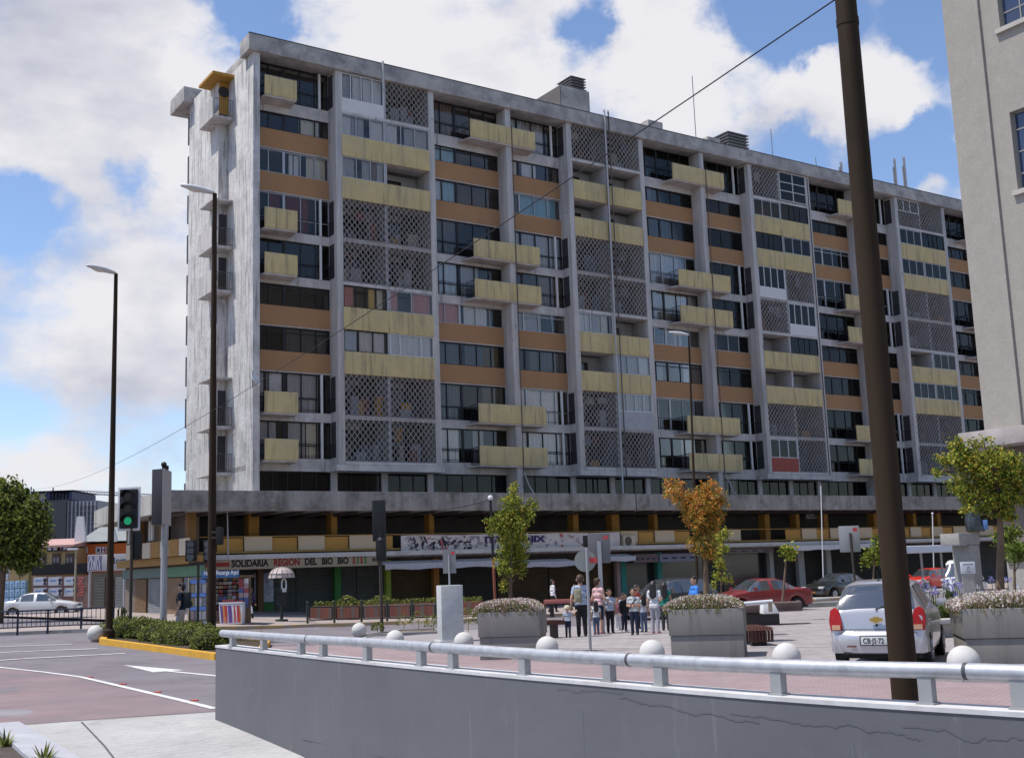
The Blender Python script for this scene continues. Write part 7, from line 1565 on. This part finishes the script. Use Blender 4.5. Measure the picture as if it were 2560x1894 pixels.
m_ = M(); slabbox(m_, 60, 1224, 182, 1229, Yo, 14, Yo, o_.x, 0); slabbox(m_, 113, 1228, 125, 1249, Yo + .5, 12, Yo, o_.x, 0); slabbox(m_, 172, 1228, 180, 1249, Yo + .5, 12, Yo, o_.x, 0); slabbox(m_, 77, 1229, 84, 1240, Yo + 1, 2, Yo, o_.x, 0)
for k in range(5): slabbox(m_, 130 + k * 9, 1231, 132 + k * 9, 1248, Yo + .5, .6, Yo, o_.x, 0)
slabbox(m_, 124, 1239, 172, 1241, Yo + .5, .6, Yo, o_.x, 0); m_.build('roof_frame', nv_, t)
m_ = M(); slabbox(m_, 76, 1216, 77, 1226, Yo, .5, Yo, o_.x, 0); slabbox(m_, 131, 1218, 132, 1226, Yo, .5, Yo, o_.x, 0); m_.build('roof_rods', nv_, t)
# crane jib
t = thing('tower_crane', 'long thin crane jib reaching across the sky behind the slim street lamp', 'crane', at(196, 1250, 260) * V((1, 1, 0)).length if False else V((at(196, 1250, 260).x, 260, 0)))
m_ = M(); a, b, c_, d = at(180, 1232, 260), at(430, 1245, 260), at(180, 1225, 260), at(430, 1238, 260); o_ = t.location
m_.tube([a - o_, b - o_], .18, 4); m_.tube([c_ - o_, d - o_], .14, 4)
for k in range(30): u, v_ = k / 30, (k + .5) / 30; m_.tube([a.lerp(b, u) - o_, c_.lerp(d, v_) - o_, a.lerp(b, u + 1 / 30) - o_], .08, 3)
m_.build('jib', mat('crane grey', (.30, .31, .36), .6, .1), t); m_ = M(); e_ = at(425, 1240, 260) - o_; m_.box(e_.x - .8, -.8, 0, e_.x + .8, .8, e_.z); m_.build('mast', mat('crane grey', (.30, .31, .36)), t)
# cream house with the pink roof
Yh = 82.; o_ = at(120, 1500, Yh); o_ = V((o_.x, Yh, 0)); t = thing('cream_house', 'cream two storey house with pink roof behind the street posters', 'building', o_)
crw = mat('cream wall', (.50, .36, .17), .85, .08, .6, dirt=(.4, .28, .14), dscale=.8); pkr = mat('pink sheet roof', (.50, .30, .27), .7, .1, 1, dirt=(.4, .25, .22), dscale=1)
m_ = M(); slabbox(m_, -40, 1368, 190, 1600, Yh, 9, Yh, o_.x, 0, 0); m_.build('wall', crw, t)
x0, x1, z0, z1 = fb(-50, 1346, 192, 1369, Yh); m_ = M(); m_.add([(x0 - o_.x, -.5, z0), (x1 - o_.x, -.5, z0), (x1 - o_.x, 4.5, z1 + .2), (x0 - o_.x, 4.5, z1 + .2), (x0 - o_.x, 9.5, z0), (x1 - o_.x, 9.5, z0), (x0 - o_.x, -.5, z0 - .15), (x1 - o_.x, -.5, z0 - .15)], [(0, 1, 2, 3), (3, 2, 5, 4), (6, 7, 1, 0), (1, 7, 5, 2), (0, 3, 4, 6), (6, 4, 5, 7)]); m_.build('roof', pkr, t)
wf = mat('brown window frame', (.12, .07, .06), .6, .1)
for a, b in ((28, 64), (83, 116), (131, 152), (164, 186)):
    x0, x1, z0, z1 = fb(a, 1382, b, 1409, Yh); m_ = M(); m_.box(x0 - o_.x, -.08, z0, x1 - o_.x, -.002, z1); w_ = m_.build('window', wf, t); m_ = M(); xm = (x0 + x1) / 2 - o_.x
    m_.box(x0 - o_.x + .1, -.1, z0 + .1, xm - .05, -.081, z1 - .3); m_.box(xm + .05, -.1, z0 + .1, x1 - o_.x - .1, -.081, z1 - .3); m_.build('pane', mat('dusk pane', (.12, .13, .19), .1, .3, .8, spec=.7), w_)
m_ = M(); x0, x1, z0, z1 = fb(74, 1407, 217, 1438, Yh - .6); m_.box(x0 - o_.x, -.6, z0, x1 - o_.x, -.09, z1); m_.build('black_fascia', mat('black fascia', (.014, .014, .016), .6, .1), t)
t = thing('wall_sign', 'dark picture sign board hanging under the pink roof', 'sign', V((o_.x, Yh - .1, 0))); m_ = M(); x0, x1, z0, z1 = fb(116, 1360, 184, 1378, Yh - .3); m_.box(x0 - o_.x, -.2, z0, x1 - o_.x, 0, z1); m_.build('sign_board', mat('black board', (.02, .02, .025), .6, .1), t)
R_ = random.Random(12)
for c_, xs in ((mat('board pale', (.45, .45, .52), .7, .3, 2), (.05, .25, .62)), (mat('board pink', (.45, .2, .25), .7, .2, 2), (.42, .78)), (mat('board green', (.15, .25, .05), .7, .2, 2), (.38,))):
    m_ = M()
    for u in xs: x = x0 - o_.x + (x1 - x0) * u; m_.box(x, -.215, z0 + .08, x + (x1 - x0) * .13, -.201, z1 - .1)
    m_.build('picture', c_, t)
# poster walls
Yp = 79.5; o_ = at(140, 1500, Yp); o_ = V((o_.x, Yp, 0)); t = thing('poster_wall', 'red brown street wall pasted with rows of white advertising posters', 'wall', o_); m_ = M(); slabbox(m_, 72, 1437, 222, 1600, Yp, .3, Yp, o_.x, 0, 0); m_.build('wall', mat('old red wall', (.19, .10, .085), .9, .25, 1, dirt=(.28, .22, .2), dscale=1.2), t)
pw = mat('poster white', (.52, .55, .60), .8, .12, 2.5); pdk = mat('poster dark figure', (.05, .05, .08), .8, .3, 3); pbl = mat('poster blue text', (.14, .24, .50), .7, 0); prd = mat('poster red', (.5, .14, .12), .8, .4, 3)
for j, (y0, y1) in enumerate(((1441, 1463), (1468, 1490))):
    for k, (a, b) in enumerate(((83, 116), (120, 154), (160, 190))):
        x0, x1, z0, z1 = fb(a, y0, b, y1, Yp - .05); x0 -= o_.x; x1 -= o_.x; m_ = M(); m_.box(x0, -.03, z0, x1, -.002, z1); pt_ = m_.build('poster', pw, t)
        m_ = M(); xx = x0 + (x1 - x0) * .74; m_.prism([(xx, -.034), (x1, -.034), (x1, -.031), (xx, -.031)], z0 + .03, z1 - .25, [(xx + .1, -.034), (x1 - .1, -.034), (x1 - .1, -.031), (xx + .1, -.031)]); m_.ball((xx + (x1 - xx) / 2, -.03, z1 - .2), .13, 8, 6); m_.build('figure', pdk, pt_)
        m_ = M(); m_.box(x0 + .12, -.034, z0 + (z1 - z0) * .5, xx - .12, -.031, z0 + (z1 - z0) * .66); m_.build('text_bar', pbl, pt_)
m_ = M()
for k in range(7): x0, x1, z0, z1 = fb(191 + R_.uniform(0, 9), 1442 + k * 7, 205 + R_.uniform(0, 7), 1447 + k * 7, Yp); m_.box(x0 - o_.x, -.02, z0, x1 - o_.x, -.003, z1)
m_.build('torn_paper', prd, t)
Yp2 = 76.; o_ = at(30, 1500, Yp2); o_ = V((o_.x, Yp2, 0)); t = thing('poster_wall', 'hoarding pasted with small pale blue posters behind the white sedan', 'wall', o_); m_ = M(); slabbox(m_, -60, 1450, 68, 1600, Yp2, .3, Yp2, o_.x, 0, 0); m_.build('hoarding', mat('hoarding teal', (.16, .28, .36), .85, .15, 1), t)
pb_ = mat('pale blue poster', (.36, .50, .62), .8, .2, 3); 
for j in range(3):
    for k in range(5):
        x0, x1, z0, z1 = fb(-4 + k * 14, 1453 + j * 21 - k * .8, 8 + k * 14, 1471 + j * 21 - k * .8, Yp2); m_ = M(); m_.box(x0 - o_.x, -.03, z0, x1 - o_.x, -.002, z1); pt_ = m_.build('poster', pb_, t); m_ = M(); m_.box(x0 - o_.x + .08, -.034, z0 + .06, x1 - o_.x - .08, -.031, z0 + (z1 - z0) * .3); m_.ball(((x0 + x1) / 2 - o_.x, -.03, z0 + (z1 - z0) * .62), .07, 8, 5); m_.build('print', pbl, pt_)
m_ = M(); slabbox(m_, -60, 1420, 20, 1451, Yp2 + .2, .3, Yp2, o_.x, 0); m_.build('white_panel', mat('pale panel', (.45, .44, .45), .8, .1, 1), t); m_ = M(); slabbox(m_, 66, 1400, 74, 1600, Yp2 - .4, .4, Yp2, o_.x, 0, 0); m_.build('post', mat('olive post', (.16, .14, .05), .8, .15), t)
# orange building with the white gable
Yb = 84.; o_ = at(260, 1500, Yb); o_ = V((o_.x, Yb, 0)); t = thing('orange_house', 'bright orange upper storey with grey roof and white gable sheet at the street end', 'building', o_); m_ = M(); slabbox(m_, 196, 1356, 330, 1600, Yb, 10, Yb, o_.x, 0, 0); m_.build('wall', mat('orange wall', (.60, .14, .03), .8, .06, 1), t)
x0, x1, z0, z1 = fb(198, 1299, 330, 1355, Yb); m_ = M(); m_.add([(x0 - o_.x, -.4, z0), (x1 - o_.x, -.4, z0), (x1 - o_.x, 5, z1), (x0 - o_.x, 5, z1), (x0 - o_.x, 10, z0), (x1 - o_.x, 10, z0)], [(0, 1, 2, 3), (3, 2, 5, 4), (0, 4, 5, 1)]); m_.build('roof', mat('grey sheet roof', (.24, .25, .25), .6, .12, 1), t)
whs = mat('white gable sheet', (.66, .66, .68), .6, .05)
for q_ in (((185, 1355), (200, 1355), (214, 1353), (208, 1290), (192, 1290)), ((284, 1354), (293, 1352), (284, 1316), (280, 1318))):
    m_ = M(); pts = [at(a, b, Yb - .7) - o_ for a, b in q_]; n = len(pts); m_.add([tuple(p_) for p_ in pts] + [(p_.x, p_.y + .25, p_.z) for p_ in pts], [tuple(range(n)), tuple(reversed(range(n, 2 * n)))] + [(i, (i + 1) % n, n + (i + 1) % n, n + i) for i in range(n)]); m_.build('gable_sheet', whs, t)
for a, b in ((208, 220), (240, 256)):
    x0, x1, z0, z1 = fb(a, 1366, b, 1383, Yb); m_ = M(); m_.box(x0 - o_.x, -.08, z0, x1 - o_.x, -.002, z1); w_ = m_.build('window', whs, t); m_ = M(); m_.box(x0 - o_.x + .1, -.1, z0 + .1, x1 - o_.x - .1, -.081, z1 - .1); m_.build('pane', mat('dark pane', (.03, .04, .05), .1, .1), w_)
t = thing('wall_sign', 'small white sign with a dark red letter H on the orange wall', 'sign', V((o_.x, Yb - .15, 0))); x0, x1, z0, z1 = fb(250, 1366, 266, 1382, Yb - .15); m_ = M(); m_.box(x0 - o_.x, -.06, z0, x1 - o_.x, 0, z1); m_.build('sign_board', whs, t); m_ = M(); text_into(m_, 'H', .5, lambda a, b, c_: (x0 - o_.x + .06 + a, -.066, z0 + .06 + b), .003, .02); m_.build('lettering', redi, t)
Ym_ = 76.; o_ = at(270, 1430, Ym_); o_ = V((o_.x, Ym_, 0)); t = thing('advertising_board', 'wide grey advertising board lettered Moga with a bare branch drawing', 'billboard', o_); x0, x1, z0, z1 = fb(218, 1383, 317, 1428, Ym_); m_ = M(); m_.box(x0 - o_.x, 0, z0, x1 - o_.x, .25, z1); m_.build('board', mat('grey board', (.42, .42, .43), .7, .06, 1), t, bevel=.02)
xa = at(283, 1413, Ym_).x - o_.x; za = at(283, 1409, Ym_).z; m_ = M(); text_into(m_, 'Moga', .62, lambda a, b, c_: (xa - .28 + a * .85, -.008, za + b), .003, .01); m_.build('lettering', mat('board grey letters', (.06, .06, .07), .7, 0), t)
m_ = M(); xb = x0 - o_.x; m_.prism([(xb + .03, -.012), (xb + .95, -.012), (xb + .95, -.004), (xb + .03, -.004)], z0 + .05, z1 - .05); m_.build('violet_panel', mat('violet print', (.22, .20, .30), .7, .2, 2), t); m_ = M()
for k in range(7): x = xb + .1 + k * .12; m_.tube([(x, -.02, z0 + .1), (x + .1 * math.sin(k), -.02, (z0 + z1) / 2), (x + .2 * math.cos(k * 1.7), -.02, z1 - .1)], .025, 4)
m_.build('branch_drawing', whs, t); m_ = M(); m_.tube([(x0 - o_.x + .15, .1, 0), (x0 - o_.x + .15, .1, z0)], .09, 8); m_.tube([(x1 - o_.x - .15, .1, 0), (x1 - o_.x - .15, .1, z0)], .09, 8); m_.build('posts', spol, t)
t = thing('shop_row', 'low row of grey shuttered shops below the advertising board', 'building', V((o_.x, 78, 0))); m_ = M(); slabbox(m_, 221, 1428, 322, 1600, 78, 5, 78, o_.x, 0, 0); m_.build('wall', mat('brown shop wall', (.13, .10, .085), .9, .2, 1), t)
for a, b, mt in ((235, 263, shut_g), (266, 284, shut_b), (288, 310, shut_s)): m_ = M(); x0, x1, z0, z1 = fb(a, 1441, b, 1533, 78); m_.box(x0 - o_.x, -.06, 0, x1 - o_.x, -.002, z1); m_.build('shutter', mt, t)
p = at(187, 1500, 77.); p.z = 0; t = thing('street_lamp', 'small distant street lamp beside the orange house', 'street lamp', p); zt = at(187, 1374, 77.).z; m_ = M(); m_.tube([(0, 0, 0), (0, 0, zt)], .07, 8); m_.build('pole', mat('tan pole', (.33, .29, .2), .7, .1), t); m_ = M(); m_.box(-.55, -.12, zt - .02, .12, .12, zt + .12); m_.build('lamp_head', lampgrey, t, bevel=.04)
